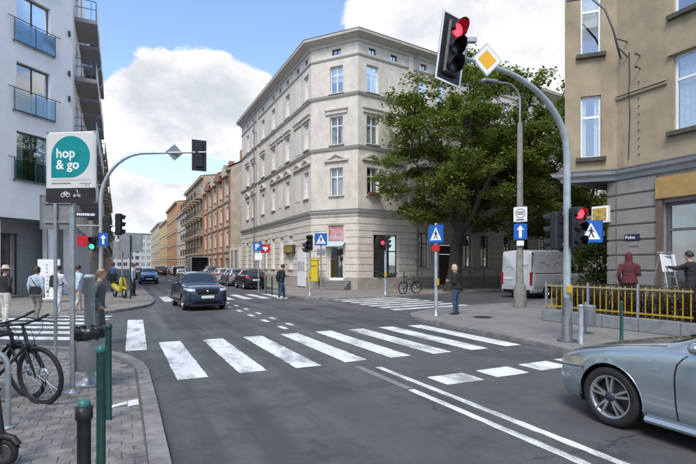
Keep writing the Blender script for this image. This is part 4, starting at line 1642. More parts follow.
# hedge behind the yellow fence
def hedge():
    rr = random.Random(5)
    lm = MB()
    root = thing('brown_hedge', 'dry reddish brown hedge behind the yellow railing', 'hedge', gp(640, 325, .3))
    o = root.location
    st = MB()
    for i in range(560):
        k = rr.random()
        u = 9.9 - 4.6 * k
        p = uv(u, 11.85 + rr.uniform(.0, .3), .42) - o
        h = rr.uniform(.45, .85)
        e = p + Vector((rr.gauss(0, .07), rr.gauss(0, .07), h))
        st.tube(p, e, .009, .003, 4, False)
        for j in range(14):
            c = p.lerp(e, rr.uniform(.15, 1.05)) + Vector((rr.gauss(0, .05), rr.gauss(0, .05), rr.gauss(0, .04)))
            add_leaf(lm, c, Vector((rr.gauss(0, .6), rr.gauss(0, .6), .8)), rr.uniform(.035, .07), rr)
    st.build('stems', mat('brown_twigs', (.06, .036, .026), .9, var=.3), root)
    lm.build('foliage', leaf_mat('brown_leaves', (.060, .034, .026), (.10, .060, .035)), root)


hedge()
# ------------------------------------------------------------------ street furniture
def face_to(dx, dy):
    """rotation for a sign or lamp whose local -Y faces direction (dx,dy)"""
    return RZ(math.atan2(dy, dx) + PI / 2)


def arc(c, r, a0, a1, n, f):
    return [f(c, r, a0 + (a1 - a0) * i / n) for i in range(n + 1)]


def signal_head(root, M, lit, r=.10, back=False, n=3, name='signal_head', lcol=REDLIT, clip=0):
    """traffic light facing local -Y; housing is a part, lenses and visors its sub-parts"""
    p = r * 2.75
    h = p * n
    w = r * 1.36
    mb = MB(M)
    mb.bbox(-w, w, -.06, .11, -h / 2, h / 2, .035)
    for i in range(n):
        z = h / 2 - p * (i + .5)
        mb.box(-w * .8, w * .8, .11, .125, z - p * .4, z + p * .4)
    hd = mb.build(name, BLACK, root)
    for i in range(n):
        z = h / 2 - p * (i + .5)
        A = M @ T3(0, -.062, z) @ RX(PI / 2)
        MB(A).lathe([(r * 1.02, 0), (r, .015), (r * .7, .028), (.01, .034)], 20).build('lens', lcol if i == lit else LENSOFF, hd)
        vs = []
        k = 16
        for j in range(k + 1):
            a = -.62 + (PI + 1.24) * j / k
            ln = r * (1.05 + .95 * max(0, math.sin(a)))
            vs.append((Vector((math.cos(a) * r * 1.12, -.05, math.sin(a) * r * 1.12 + z)), Vector((math.cos(a) * r * 1.1, -.06 - ln, math.sin(a) * r * 1.1 + z - .02))))
        v = MB(M)
        P = [a for a, b in vs] + [b for a, b in vs]
        v.add(P, [(j, j + 1, k + 2 + j, k + 1 + j) for j in range(k)], True)
        v.add([q * 1 + Vector((0, 0, .006 if q.z > z else 0)) for q in P], [(j, j + 1, k + 2 + j, k + 1 + j) for j in range(k)], True)
        v.build('visor', BLACK, hd)
    if back:
        b = MB(M)
        W, Hh = w + .13, h / 2 + .14
        b.bbox(-W, W, .02, .035, -Hh, Hh, .01)
        bb = b.build('backing_board', SIGNBLACK, root)
        f = MB(M)
        t = .035
        f.box(-W, -W + t, .012, .019, -Hh, Hh); f.box(W - t, W, .012, .019, -Hh, Hh)
        f.box(-W + t, W - t, .012, .019, -Hh, -Hh + t); f.box(-W + t, W - t, .012, .019, Hh - t, Hh)
        f.build('white_border', SIGNWHITE, bb)
    return hd


def sq_sign(root, M, w, h, m, name='sign', bm=SIGNBACK, b=.02):
    s = MB(M).bbox(-w / 2, w / 2, -.004, .012, -h / 2, h / 2, b).build(name, m, root)
    MB(M).box(-w / 2 + .03, w / 2 - .03, .012, .016, -h / 2 + .03, h / 2 - .03).build('back', bm, s)
    return s


def crossing_sign(root, M, w=.6):
    """blue square, white triangle, walking figure"""
    s = sq_sign(root, M, w, w, SIGNBLUE, 'crossing_sign')
    k = w / .6
    MB(M).prism([(-.235 * k, -.21 * k), (.235 * k, -.21 * k), (0, .235 * k)], 0, .002, RX(PI / 2) @ T3(0, 0, .0055)).build('white_triangle', SIGNWHITE, s)
    g = MB(M)
    A = RX(PI / 2) @ T3(0, 0, .008)
    q = lambda P: g.prism([(x * k, y * k) for x, y in P], 0, .002, A)
    q([(-.02, .075), (.02, .075), (.03, .105), (0, .125), (-.03, .105)])
    q([(-.035, .065), (.03, .065), (.035, -.04), (-.03, -.04)])
    q([(.03, .06), (.085, -.01), (.07, -.025), (.025, .03)])
    q([(-.035, .06), (-.085, .0), (-.07, -.015), (-.03, .03)])
    q([(.0, -.042), (.035, -.042), (.085, -.16), (.05, -.165)])
    q([(-.03, -.042), (-.002, -.042), (-.045, -.165), (-.085, -.165)])
    for x in ():
        q([(x, -.195), (x + .03, -.195), (x + .03, -.175), (x, -.175)])
    g.build('walking_figure', SIGNBLACK, s)
    return s


def diamond(root, M, w=.55, front=True):
    a = w / math.sqrt(2)
    P = lambda k: [(a * k, 0), (0, a * k), (-a * k, 0), (0, -a * k)]
    s = MB(M).prism(P(1), -.006, .006, RX(PI / 2)).build('priority_sign', SIGNWHITE if front else SIGNBACK, root)
    if front:
        MB(M).prism(P(.97), .007, .009, RX(PI / 2)).build('dark_rim', SIGNBLACK, s)
        MB(M).prism(P(.93), .010, .012, RX(PI / 2)).build('white_field', SIGNWHITE, s)
        MB(M).prism(P(.6), .013, .015, RX(PI / 2)).build('yellow_field', SIGNYEL, s)
    return s


def flange(root, r=.16):
    mb = MB()
    mb.lathe([(r * 1.7, 0), (r * 1.7, .025), (r * .8, .03), (r * .62, .2), (r * .6, .22)], 16)
    return mb.build('base_collar', STEEL, root)


# ---- big mast on the right with the red signal over the lane
def right_mast():
    p = gp(567, 341, PH)
    root = thing('signal_mast', 'tall grey signal mast with curved arm and yellow diamond sign on the right pavement', 'traffic light', p, 0, 'traffic signal masts')
    ax, ay = -DY, DX                  # towards the road: -v
    pts = [Vector((0, 0, 0)), Vector((0, 0, 1.0)), Vector((0, 0, 4.05))]
    Rb = 2.15
    for i in range(1, 13):
        a = PI / 2 * i / 12 * .97
        o = Rb * (1 - math.cos(a))
        pts.append(Vector((ax * o, ay * o, 4.05 + 1.5 * math.sin(a))))
    e = pts[-1]
    for o in (.3, .75, 1.18):
        pts.append(e + Vector((ax * o, ay * o, .05 * o)))
    r = [.085, .08, .075] + [.074 - .0025 * i for i in range(12)] + [.04, .037, .035]
    MB().path(pts, r, 14).build('mast', POLEPAINT, root)
    MB().lathe([(.2, 0), (.2, .03), (.11, .05), (.1, .9), (.085, .95)], 14).build('base_collar', mat('scuffed_dark_base', (.10, .11, .12), .6, .3, var=.3), root)
    MB().box(-.05, .05, -.1, -.07, .5, .85, RZ(.5)).build('service_hatch', STEEL, root)
    end = pts[-1]
    face = face_to(-DX + .05, -DY)
    A = T3(*(end + Vector((0, 0, .0)))) @ face @ RY(R(9))
    signal_head(root, A @ T3(0, -.13, .02), 0, .125, True)
    MB().tube(end + Vector((0, 0, -.02)), end + Vector((-DX * .1, -DY * .1, 0)) * 1, .03, n=8).build('head_bracket', BLACK, root)
    d = pts[-3]
    diamond(root, T3(*(d + Vector((-DX * .08, -DY * .08, .05)))) @ face_to(-DX - .25, -DY), .46)
    c = MB(T3(*(pts[-2] + Vector((0, 0, .05)))))
    c.tube((0, 0, 0), (0, 0, .22), .02, n=6); c.tube((0, 0, .2), (.06, -.05, .26), .02, n=6)
    c.bbox(-.02, .2, -.05, .05, .25, .34, .01)
    c.build('camera_box', STEEL, root)
    # lower signals on the pole: one for the car, one for the crossing
    for sx, rot, lit in ((.06, face_to(-DX, -DY), 0), (-.35, face_to(-DY, -DX * 0 - .3), -1)):
        pass
    z0 = 2.45
    signal_head(root, T3(.13, -.2, z0) @ face_to(.15, -.98), 0, .105)
    signal_head(root, T3(-.23, .06, z0 - .05) @ face_to(-.6, .8), -1, .10)
    signal_head(root, T3(.12, .26, z0 - .1) @ face_to(.75, .75), -1, .10)
    br = MB()
    for z in (z0 + .3, z0 - .35):
        br.tube((0, 0, z), (.22, -.1, z), .02, n=6); br.tube((0, 0, z), (-.2, .06, z), .02, n=6)
    br.tube((0, 0, z0 - .30), (.60, -.08, z0 - .30), .018, n=6)
    br.build('bracket', STEEL, root)
    crossing_sign(root, T3(.47, -.1, z0 - .08) @ face_to(-.1, -1), .48)
    MB(T3(0, -.1, 1.05) @ RZ(.6)).bbox(-.045, .045, -.06, .04, 0, .16, .012).build('push_button_box', mat('yellow_box', (.48, .32, .02), .5), root)
    return root


right_mast()


# ---- mast on the far left pavement, seen from behind
def left_mast():
    p = gp(101, 304.5, PH)
    root = thing('signal_mast', 'grey signal mast with curved arm across the street beside the left apartment block', 'traffic light', p, 0, 'traffic signal masts')
    ax, ay = .96, .06
    top = 6.35
    pts = [Vector((0, 0, 0)), Vector((0, 0, 2)), Vector((0, 0, 4.3))]
    for i in range(1, 13):
        a = PI / 2 * i / 12
        pts.append(Vector((ax * 1.9 * (1 - math.cos(a)), ay * 1.9 * (1 - math.cos(a)), 4.3 + (top - 4.3) * math.sin(a))))
    pts.append(Vector((ax * 4.5, ay * 4.5, top + .08)))
    MB().path(pts, [.09, .085, .08] + [.078 - .002 * i for i in range(12)] + [.035], 12).build('mast', POLEPAINT, root)
    flange(root)
    back = face_to(DX, DY)
    signal_head(root, T3(ax * 4.15, ay * 4.15 + .1, top - .05) @ back, -1, .125, True)
    diamond(root, T3(ax * 3.1, ay * 3.1 + .06, top + .06) @ back, .5, False)
    # signals low on the pole
    signal_head(root, T3(.72, .1, 3.35) @ face_to(.5, .86), -1, .11)
    signal_head(root, T3(.22, .1, 3.3) @ face_to(-.3, .9), -1, .10)
    MB().tube((-1.2, 0, 3.3), (.75, .06, 3.3), .025, n=8).build('bracket', STEEL, root)
    signal_head(root, T3(-.22, -.25, 2.55) @ face_to(.25, -.97), 1, .10, n=2, lcol=GREENLIT)
    MB(T3(-.62, -.25, 2.65) @ face_to(.25, -.97)).bbox(-.2, .2, -.03, .03, -.22, .2, .01).build('red_board', SIGNRED, root)
    s = sq_sign(root, T3(.25, -.3, 2.7) @ face_to(.3, -.95), .36, .55, SIGNBLUE, 'blue_arrow_sign')
    MB(T3(.25, -.3, 2.7) @ face_to(.3, -.95)).prism([(-.04, -.2), (.04, -.2), (.04, .05), (.11, .05), (0, .2), (-.11, .05), (-.04, .05)], .006, .009, RX(PI / 2)).build('arrow', SIGNWHITE, s)
    pl = MB(T3(-.75, -.1, 3.75) @ face_to(.2, -.98)).bbox(-.7, .7, -.015, .015, -.11, .11, .01).build('street_name_plate', MC['navy_plate'], root)
    mk = MB(T3(-.75, -.1, 3.75) @ face_to(.2, -.98))
    rr = random.Random(2)
    x = -.55
    while x < .5:
        w = rr.uniform(.03, .07)
        mk.box(x, x + w, -.018, -.016, -.045, rr.choice((.03, .05, .05)))
        x += w + .02
    mk.build('plate_marks', SIGNWHITE, pl)
    return root


left_mast()


# ---- tall sign by the camera: white board with teal bubble
def hub_sign():
    p = gp(72.5, 392, .06)
    root = thing('hub_sign', 'white sign board with a teal speech bubble on a grey post', 'sign', p)
    MB().path([(0, 0, 0), (0, 0, 3.42)], .034, 14).build('post', STEEL, root)
    W, H = .70, .94
    M = T3(.02, -.055, 2.98) @ RZ(R(-6)) @ T3(0, 0, 0)
    b = MB(M)
    b.bbox(-W / 2, W / 2, -.018, .018, -H / 2, H / 2, .03)
    bd = b.build('board', mat('board_white', (.60, .61, .61), .4, var=.05, scale=3), root)
    d = MB(M)
    hb = H * .205
    d.bbox(-W / 2 + .002, W / 2 - .002, -.0215, -.0185, -H / 2 + .002, -H / 2 + hb, .004)
    d.build('dark_band', mat('dark_plum_band', (.035, .028, .032), .4, var=.08), bd)
    # bubble: disc with a square lower left corner
    c, r = (0, .135), .272
    P = [(c[0] + r * math.cos(a), c[1] + r * math.sin(a)) for a in [-PI / 2 + 1.5 * PI * i / 40 for i in range(41)]] + [(c[0] - r, c[1] - r)]
    MB(M).prism(P, .0185, .0205, RX(PI / 2)).build('bubble', mat('teal_print', (.0, .235, .255), .4, var=.04), bd)
    text('lettering', 'hop', .175, SIGNWHITE, bd, M @ T3(-.205, -.0215, .125) @ RX(PI / 2), .0008, .004)
    text('lettering', '& go', .175, SIGNWHITE, bd, M @ T3(-.205, -.0215, -.025) @ RX(PI / 2), .0008, .004)
    g = MB(M)
    rr = random.Random(8)
    for x0, x1, z, h in ((-.27, -.0, -.225, .02), (.13, .27, -.225, .011), (.2, .27, -.25, .011)):
        x = x0
        while x < x1:
            w = rr.uniform(.008, .018)
            g.box(x, x + w, -.0195, -.0185, z, z + h)
            x += w + .006
    g.box(-.27, .3, -.0195, -.0185, -.175, -.172)
    g.build('small_print', mat('print_grey', (.12, .12, .12), .5), bd)
    k = MB(M)
    z = -H / 2 + .10
    y = -.0225
    def ring(x, z, r):
        k.path([(x + r * math.cos(2 * PI * i / 14), y, z + r * math.sin(2 * PI * i / 14)) for i in range(14)], .0045, 5, False, True)
    ring(-.105, z, .026); ring(-.035, z, .026)
    k.path([(-.105, y, z), (-.085, y, z + .042), (-.05, y, z + .042), (-.035, y, z)], .004, 5)
    k.path([(-.085, y, z + .042), (-.07, y, z), (-.05, y, z + .042)], .004, 5)
    ring(.06, z - .012, .013); ring(.125, z - .012, .013)
    k.path([(.06, y, z - .005), (.11, y, z - .005), (.1, y, z + .06), (.08, y, z + .06)], .0045, 5)
    tag(k.build('pictograms', SIGNWHITE, bd), kind='stuff')
    cl = MB()
    for z in (2.75, 3.35):
        cl.lathe([(.045, z), (.045, z + .04)], 12)
    cl.build('clamp', CHROME, root)
    fl = MB().lathe([(.1, 0), (.1, .012), (.045, .016), (.04, .05)], 14).build('foot_plate', STEEL, root)
    return root


hub_sign()


def back_sign():
    p = gp(55.5, 361, .06)
    root = thing('road_sign', 'square road sign seen from behind on a thin grey post', 'sign', p)
    MB().tube((0, 0, 0), (0, 0, 2.95), .03, n=12).build('post', STEEL, root)
    M = T3(0.02, .04, 2.62) @ RZ(R(180 + 4))
    s = MB(M).bbox(-.3, .3, -.005, .008, -.3, .3, .025).build('sign_plate', SIGNBACK, root)
    MB(M).box(-.28, .28, -.0075, -.0055, -.28, .28).build('sign_front', SIGNBLUE, s)
    b = MB(M)
    for z in (-.17, .17):
        b.box(-.22, .22, .008, .03, z - .02, z + .02)
    b.build('stiffener', STEEL, s)
    return root


back_sign()


# ---- litter bin on a thick post
def litter_bin():
    p = gp(89.5, 384, .06)
    root = thing('litter_bin', 'grey litter bin with black liner on a thick post near the kerb', 'bin', p)
    q = MB()
    q.lathe([(.068, 0), (.068, 1.5), (.074, 1.5), (.074, 1.54), (.05, 1.555)], 18)
    q.build('post', mat('pale_post', (.46, .49, .50), .5, .2, var=.14, stain=.3), root)
    MB().lathe([(.19, 0), (.19, .03), (.1, .045), (.075, .1)], 18).build('base_plate', STEEL, root)
    c = MB(T3(.13, -.24, 0))
    n = 28
    prof = [(.165, .26), (.178, .27), (.2, .8), (.207, .82), (.2, .835), (.19, .82), (.17, .3)]
    c.lathe(prof, n)
    b = c.build('bin_body', mat('bin_grey', (.33, .34, .35), .5, .25, var=.1, stain=.35), root)
    l = MB(T3(.13, -.24, 0))
    rings = []
    for r, z, am in ((.214, .70, .012), (.216, .78, .008), (.212, .838, .004), (.19, .84, .004), (.17, .7, .01), (.15, .5, .02)):
        rings.append([Vector(((r + am * math.sin(k * 2.3)) * math.cos(2 * PI * k / 40), (r + am * math.sin(k * 2.3)) * math.sin(2 * PI * k / 40), z + am * 2 * math.sin(k * 1.7))) for k in range(40)])
    l.loft(rings, True)
    l.build('liner', mat('black_bin_liner', (.012, .012, .013), .3, var=.2), b)
    h = MB()
    for z in (.4, .72):
        h.box(-.02, .08, -.12, -.04, z, z + .04)
    h.build('hanger', STEEL, root)
    return root


litter_bin()


# ---- bollards
def bollard(label, p, h, r, cap, m, group=None, dome=False):
    root = thing('bollard', label, 'bollard', p, 0, group)
    MB().lathe([(r * 1.15, -.01), (r * 1.15, .01), (r, .02), (r, h - .05)], 16).build('post', m, root)
    t = MB()
    if dome:
        t.lathe([(r * 1.25, h - .13), (r * 1.28, h - .12), (r * 1.28, h - .05), (r * 1.0, h - .045)], 16)
        t.build('collar', m, root)
        MB().lathe([(r * .98, h - .044), (r, h - .03), (r * .85, h - .01), (r * .4, h), (.003, h + .002)], 16).build('cap', cap, root)
    else:
        t.lathe([(r, h - .049), (r * 1.15, h - .045), (r * 1.2, h - .03), (r * 1.15, h - .01), (r * .7, h + .005), (.004, h + .01)], 16)
        t.build('cap', cap, root)
    return root


TEAL = mat('teal_green_cap', (.03, .14, .125), .4, var=.12)
p = gp(84, 520, .06)
bollard('short black bollard with a green dome cap on the near pavement', p, .80, .042, TEAL, mat('black_iron', (.018, .02, .021), .4, .3, var=.2), 'bollards on the near pavement', True)
bollard('tall dark green bollard beside the short black bollard', gp(101, 483, .06), 1.06, .033, TEAL, GREENPAINT, 'bollards on the near pavement')
bollard('tall dark green bollard next to the litter bin', gp(108.6, 419, .06), 1.04, .032, GREENPAINT, GREENPAINT, 'bollards on the near pavement')
bollard('plain steel bollard beside the mast on the right pavement', gp(581, 344, PH), .82, .05, STEEL, STEEL)
bollard('dark green bollard standing before the yellow railing', gp(621.5, 341, PH), .86, .035, GREENPAINT, GREENPAINT)
for i, x in enumerate((266, 272, 279)):
    bollard('dark bollard %s on the far corner pavement' % ('left of the crossing man', 'nearest behind the crossing man', 'just right of the crossing man')[i], gp(x, 294 + i * 1.2, PH), 1.0, .045, GREENPAINT, GREENPAINT, 'bollards at the far corner')


# small pedestrian bin by the yellow fence
def small_bin():
    root = thing('small_bin', 'small grey cylinder bin next to the yellow railing', 'bin', gp(589, 334, PH))
    MB().lathe([(.13, .18), (.14, .19), (.15, .66), (.155, .68), (.14, .69), (.13, .66)], 18).build('bin_body', mat('bin_grey_pale', (.24, .25, .26), .5, .2, var=.12), root)
    MB().tube((0, .17, 0), (0, .17, .75), .025, n=8).build('post', STEEL, root)


small_bin()


# ---- yellow railing on a block plinth
def railing():
    a, b = uv(9.95, 11.45, PH), uv(5.3, 11.75, PH)
    root = thing('yellow_railing', 'yellow painted picket railing on a concrete block plinth', 'fence', a)
    d = (b - a)
    L = d.length
    ang = math.atan2(d.y, d.x)
    M = RZ(ang)
    YEL = mat('yellow_railing_paint', (.40, .27, .025), .5, var=.15, stain=.3)
    con = mat('plinth_concrete', (.20, .21, .225), .85, var=.15, stain=.35)
    n = 5
    for i in range(n):
        MB(M).bbox(L * i / n + .006, L * (i + 1) / n - .006, -.12, .12, 0, .32 + .01 * (i % 2), .015).build('plinth_block', con, root)
    for z in (.42, 1.02):
        MB(M).box(0.03, 3.95, -.015, .015, z, z + .04).build('rail', YEL if z < 1 else mat('pale_rail', (.32, .26, .14), .5), root)
    x = .1
    i = 0
    while x < 3.95:
        if i % 8 == 0:
            MB(M).box(x - .025, x + .025, -.025, .025, .33, 1.16).build('post', STEEL, root)
        else:
            MB(M).box(x - .012, x + .012, .016, .03, .36, 1.10).build('picket', YEL, root)
        x += .165
        i += 1
    # brown board fence after it
    BR = mat('brown_boards', (.075, .05, .032), .8, var=.3, scale=6)
    for k in range(8):
        MB(M).box(4.05 + k * .11, 4.145 + k * .11, -.02, .02, .34, 1.12 + .02 * (k % 2)).build('board', BR, root)
    # raised garden behind
    q = [uv(9.9, 11.6), uv(9.9, 14.4), uv(5.2, 14.45), uv(5.2, 11.85)]
    g = MB()
    g.prism([(p.x, p.y) for p in q][::-1], 0.05, .36)
    gd = g.build('garden_bed', SOIL)
    tag(gd, kind='structure')
    return root


railing()


# ---- concrete lamp post with one way sign
def lamp_post():
    p = gp(520, 307, PH)
    root = thing('street_lamp', 'concrete street lamp with a curved arm and a blue arrow sign', 'street lamp', p)
    CON = mat('lamp_concrete', (.20, .19, .175), .9, var=.18, scale=5, bump=.3)
    MB().lathe([(.24, 0), (.24, .75), (.2, .85), (.135, .95), (.1, 7.2), (.07, 7.25)], 14).build('post', CON, root)
    pts = [(0, 0, 7.1), (0, 0, 8.1)] + [(-.62 * (1 - math.cos(a)), -.2 * (1 - math.cos(a)), 8.1 + .62 * math.sin(a)) for a in [PI / 2 * i / 8 for i in range(1, 9)]] + [(-1.0, -.32, 8.7)]
    MB().path(pts, .04, 10).build('arm', STEEL, root)
    MB(T3(-1.3, -.42, 8.7) @ RZ(.32)).bbox(-.35, .33, -.11, .11, -.05, .07, .04).build('lamp_head', STEEL, root)
    MB(T3(-1.32, -.42, 8.635) @ RZ(.32)).bbox(-.28, .2, -.09, .09, 0, .02, .02).build('lamp_glass', GLASS, root)
    M = T3(-.06, -.2, 2.95) @ face_to(-.45, -.9)
    s = sq_sign(root, M, .5, .62, SIGNBLUE, 'one_way_sign')
    MB(M).prism([(-.055, -.24), (.055, -.24), (.055, .07), (.14, .07), (0, .25), (-.14, .07), (-.055, .07)], .006, .009, RX(PI / 2)).build('arrow', SIGNWHITE, s)
    M2 = T3(-.06, -.2, 3.62) @ face_to(-.45, -.9)
    s2 = sq_sign(root, M2, .5, .58, SIGNWHITE, 'zone_sign')
    g = MB(M2)
    g.path([(.17 * math.cos(2 * PI * i / 20), -.008, .04 + .17 * math.sin(2 * PI * i / 20)) for i in range(20)], .012, 5, False, True)
    for z in (0.0, .05, .1):
        g.box(-.12, .12, -.012, -.006, z - .01, z + .01)
    g.box(-.15, .15, -.012, -.006, -.23, -.19)
    g.build('zone_marks', SIGNBLACK, s2)
    sq_sign(root, T3(-.06, -.2, 2.5) @ face_to(-.45, -.9), .26, .2, SIGNWHITE, 'small_plate')
    return root


lamp_post()


# ---- signs at the far corner
def far_signs():
    # pedestrian sign beside the woman
    p = gp(436, 316, PH)
    root = thing('crossing_post', 'pale post with a crossing sign standing beside the blonde woman', 'sign', p, 0, 'pedestrian crossing signs')
    MB().tube((0, 0, 0), (0, 0, 3.0), .055, n=12).build('post', POLEPAINT, root)
    MB().lathe([(.11, 0), (.11, .02), (.06, .05), (.06, .3)], 12).build('base_collar', STEEL, root)
    crossing_sign(root, T3(-.02, -.08, 2.65) @ face_to(-.75, -.66), .58)
    s = sq_sign(root, T3(-.02, -.08, 2.2) @ face_to(-.75, -.66), .3, .2, SIGNRED, 'small_red_plate')
    MB(T3(.03, -.06, 1.0) @ face_to(.8, -.4)).bbox(-.05, .05, -.06, .02, 0, .2, .01).build('push_button_box', MC['yellow_box'], root)
    # pedestrian sign at the corner entrance
    p = gp(321, 297.5, PH)
    root = thing('crossing_post', 'thin post with a crossing sign in front of the corner entrance', 'sign', p, 0, 'pedestrian crossing signs')
    MB().tube((0, 0, 0), (0, 0, 3.2), .04, n=10).build('post', STEEL, root)
    crossing_sign(root, T3(0, -.07, 2.95) @ face_to(0, -1), .62)
    sq_sign(root, T3(0, -.07, 2.3) @ face_to(0, -1), .4, .32, SIGNBACK, 'small_grey_plate')
    # pedestrian signal left of it
    p = gp(310, 295.5, PH)
    root = thing('signal_post', 'low signal post with dark heads beside the yellow letter box', 'traffic light', p, 0, 'low signal posts')
    MB().tube((0, 0, 0), (0, 0, 3.2), .055, n=10).build('post', POLEPAINT, root)
    flange(root, .12)
    signal_head(root, T3(.0, -.14, 2.85) @ face_to(-.5, -.86), -1, .10, n=3)
    signal_head(root, T3(-.22, .05, 2.6) @ face_to(-.95, .1), -1, .10, n=2)
    MB(T3(0, -.08, 1.0)).bbox(-.06, .06, -.06, .03, 0, .24, .01).build('push_button_box', MC['yellow_box'], root)
    # red pedestrian signal in front of the shop window
    p = gp(385.5, 294.5, PH)
    root = thing('signal_post', 'low signal post with a lit red lamp in front of the shop window', 'traffic light', p, 0, 'low signal posts')
    MB().tube((0, 0, 0), (0, 0, 2.95), .07, n=10).build('post', POLEPAINT, root)
    flange(root, .13)
    signal_head(root, T3(-.14, -.12, 2.75) @ face_to(-.25, -.97), 0, .10, n=2)
    signal_head(root, T3(.12, .05, 2.95) @ face_to(.8, .1), -1, .09, n=3)
    MB(T3(0, -.09, 1.0)).bbox(-.06, .06, -.06, .03, 0, .26, .01).build('push_button_box', MC['yellow_box'], root)
    # parking sign and red board
    p = gp(258.5, 292.5, PH)
    root = thing('parking_sign', 'blue parking sign and white plate on a post by the black hatchback', 'sign', p)
    MB().tube((0, 0, 0), (0, 0, 3.1), .04, n=10).build('post', STEEL, root)
    M = T3(-.05, -.06, 2.75) @ face_to(0, -1)
    s = sq_sign(root, M, .52, .52, SIGNBLUE, 'parking_plate')
    text('lettering', 'P', .5, SIGNWHITE, s, M @ T3(-.15, -.006, -.18) @ RX(PI / 2), .001, .01)
    sq_sign(root, T3(0, -.06, 2.15) @ face_to(0, -1), .45, .4, SIGNWHITE, 'small_white_plate')
    p = gp(265, 292, PH)
    root = thing('red_board', 'red board on a thin post beside the parking sign', 'sign', p)
    MB().tube((0, 0, 0), (0, 0, 3.0), .03, n=8).build('post', STEEL, root)
    s = sq_sign(root, T3(.03, -.06, 2.65) @ face_to(0, -1), .56, .52, SIGNRED, 'board')
    MB(T3(.03, -.072, 2.65)).box(-.15, .15, 0, .004, -.05, .1).box(-.05, .05, -.001, .003, -.16, -.06).build('white_emblem', SIGNWHITE, s)
    # yellow box by the door
    p = gp(313.5, 289.5, PH)
    root = thing('letter_box', 'yellow letter box standing by the corner tenement wall', 'letter box', p, R(-8))
    Y = mat('yellow_letter_box', (.62, .46, .015), .45, var=.08)
    MB().bbox(-.33, .33, -.2, .2, .55, 1.95, .03).build('box_body', Y, root)
    MB().bbox(-.36, .36, -.23, .23, 1.95, 2.08, .03).build('lid', Y, root)
    MB().box(-.22, .22, -.205, -.195, 1.55, 1.6).build('slot', BLACK, root)
    for x in (-.26, .26):
        MB().box(x - .04, x + .04, -.05, .05, 0, .55).build('leg', STEEL, root)
    # white cabinet covered with bills
    # white banner by the left block
    p = gp(49, 302.5, PH)
    root = thing('standing_banner', 'white standing banner board in front of the left apartment block', 'banner', p, R(12))
    MB().bbox(-.45, .45, -.02, .02, .12, 1.9, .02).build('board', SIGNWHITE, root)
    k = MB()
    rr = random.Random(4)
    for i in range(9):
        x = -.1 + rr.uniform(-.02, .02)
        z = 1.7 - i * .17
        k.box(x, x + rr.uniform(.05, .12), -.024, -.021, z - .09, z)
    k.build('print_marks', mat('banner_print', (.42, .42, .43), .6), root)
    for x in (-.35, .35):
        MB().box(x - .03, x + .03, -.25, .25, 0, .06).box(x - .02, x + .02, -.015, .015, .06, .12).build('foot', STEEL, root)
    # grey sign backs on the far left pavement
    for px, py, w, lab in ((122, 296, 1.0, 'large grey sign seen from behind near the scooter'), (130.5, 299, 1.05, 'grey sign back on a green post at the left kerb')):
        p = gp(px, py, PH)
        root = thing('sign_back', lab, 'sign', p, 0, 'grey sign backs at the left kerb')
        MB().tube((0, 0, 0), (0, 0, 3.1), .035, n=8).build('post', STEEL if px < 125 else GREENPAINT, root)
        M = T3(0, .05, 2.45 if px < 125 else 2.75) @ RZ(PI + .15)
        s = MB(M).bbox(-w / 2, w / 2, -.01, .01, -.45, .45, .03).build('sign_plate', SIGNBACK, root)
        MB(M).box(-w / 2 + .03, w / 2 - .03, -.014, -.011, -.42, .42).build('sign_front', SIGNWHITE, s)


far_signs()


# railing posts under the tree
for i in range(7):
    p = uv(24.6 + i * .2, 16.0 + i * 1.5, PH)
    r = thing('railing_post', 'thin dark railing post number row under the trees', 'post', p, 0, 'thin dark posts along the tenement under the trees')
    r['label'] = '%s thin dark post from the left in the row under the trees' % ('first', 'second', 'third', 'fourth', 'fifth', 'sixth', 'seventh')[i]
    MB().lathe([(.04, 0), (.03, .03), (.028, 1.15)], 10).build('shaft', GREENPAINT, r)
    MB().ell((0, 0, 1.19), (.045, .045, .05), 10, 6).build('knob', GREENPAINT, r)


# A frame step ladder at the right shop window
def ladder():
    p = gp(668, 313, .46)
    p = uv(7.5, 13.3, .36)
    root = thing('step_ladder', 'aluminium step ladder standing by the right shop window', 'ladder', p, STREET - PI / 2)
    AL = mat('aluminium', (.55, .56, .57), .35, .8, var=.08)
    for e in (-1, 1):
        MB().path([(e * .26, -.32, 0), (e * .2, 0, 1.72)], .022, 6).build('rail', AL, root)
        MB().path([(e * .26, .42, 0), (e * .2, .03, 1.70)], .02, 6).build('rear_leg', AL, root)
    for k in range(6):
        z = .25 + .27 * k
        y = -.32 + .32 * z / 1.72
        w = .26 - .06 * z / 1.72
        MB().box(-w, w, y - .02, y + .06, z, z + .03).build('rung', AL, root)
        if k % 2:
            y2 = .42 - .39 * z / 1.7
            MB().box(-w, w, y2 - .012, y2 + .012, z, z + .024).build('brace', AL, root)
    MB().bbox(-.22, .22, -.06, .12, 1.71, 1.75, .01).build('top_step', AL, root)


ladder()
# ------------------------------------------------------------------ vehicles
def catmull(pts, n):
    out = []
    m = len(pts)
    for i in range(m - 1):
        p0, p1, p2, p3 = pts[max(i - 1, 0)], pts[i], pts[i + 1], pts[min(i + 2, m - 1)]
        for k in range(n):
            t = k / n
            out.append(tuple(.5 * (2 * b + (c - a) * t + (2 * a - 5 * b + 4 * c - d) * t * t + (3 * b - a - 3 * c + d) * t ** 3) for a, b, c, d in zip(p0, p1, p2, p3)))
    out.append(pts[-1])
    return out


def lerp_st(st, x):
    for a, b in zip(st, st[1:]):
        if a[0] <= x <= b[0]:
            t = (x - a[0]) / max(1e-6, b[0] - a[0])
            return [p + (q - p) * t for p, q in zip(a, b)]
    return list(st[-1])


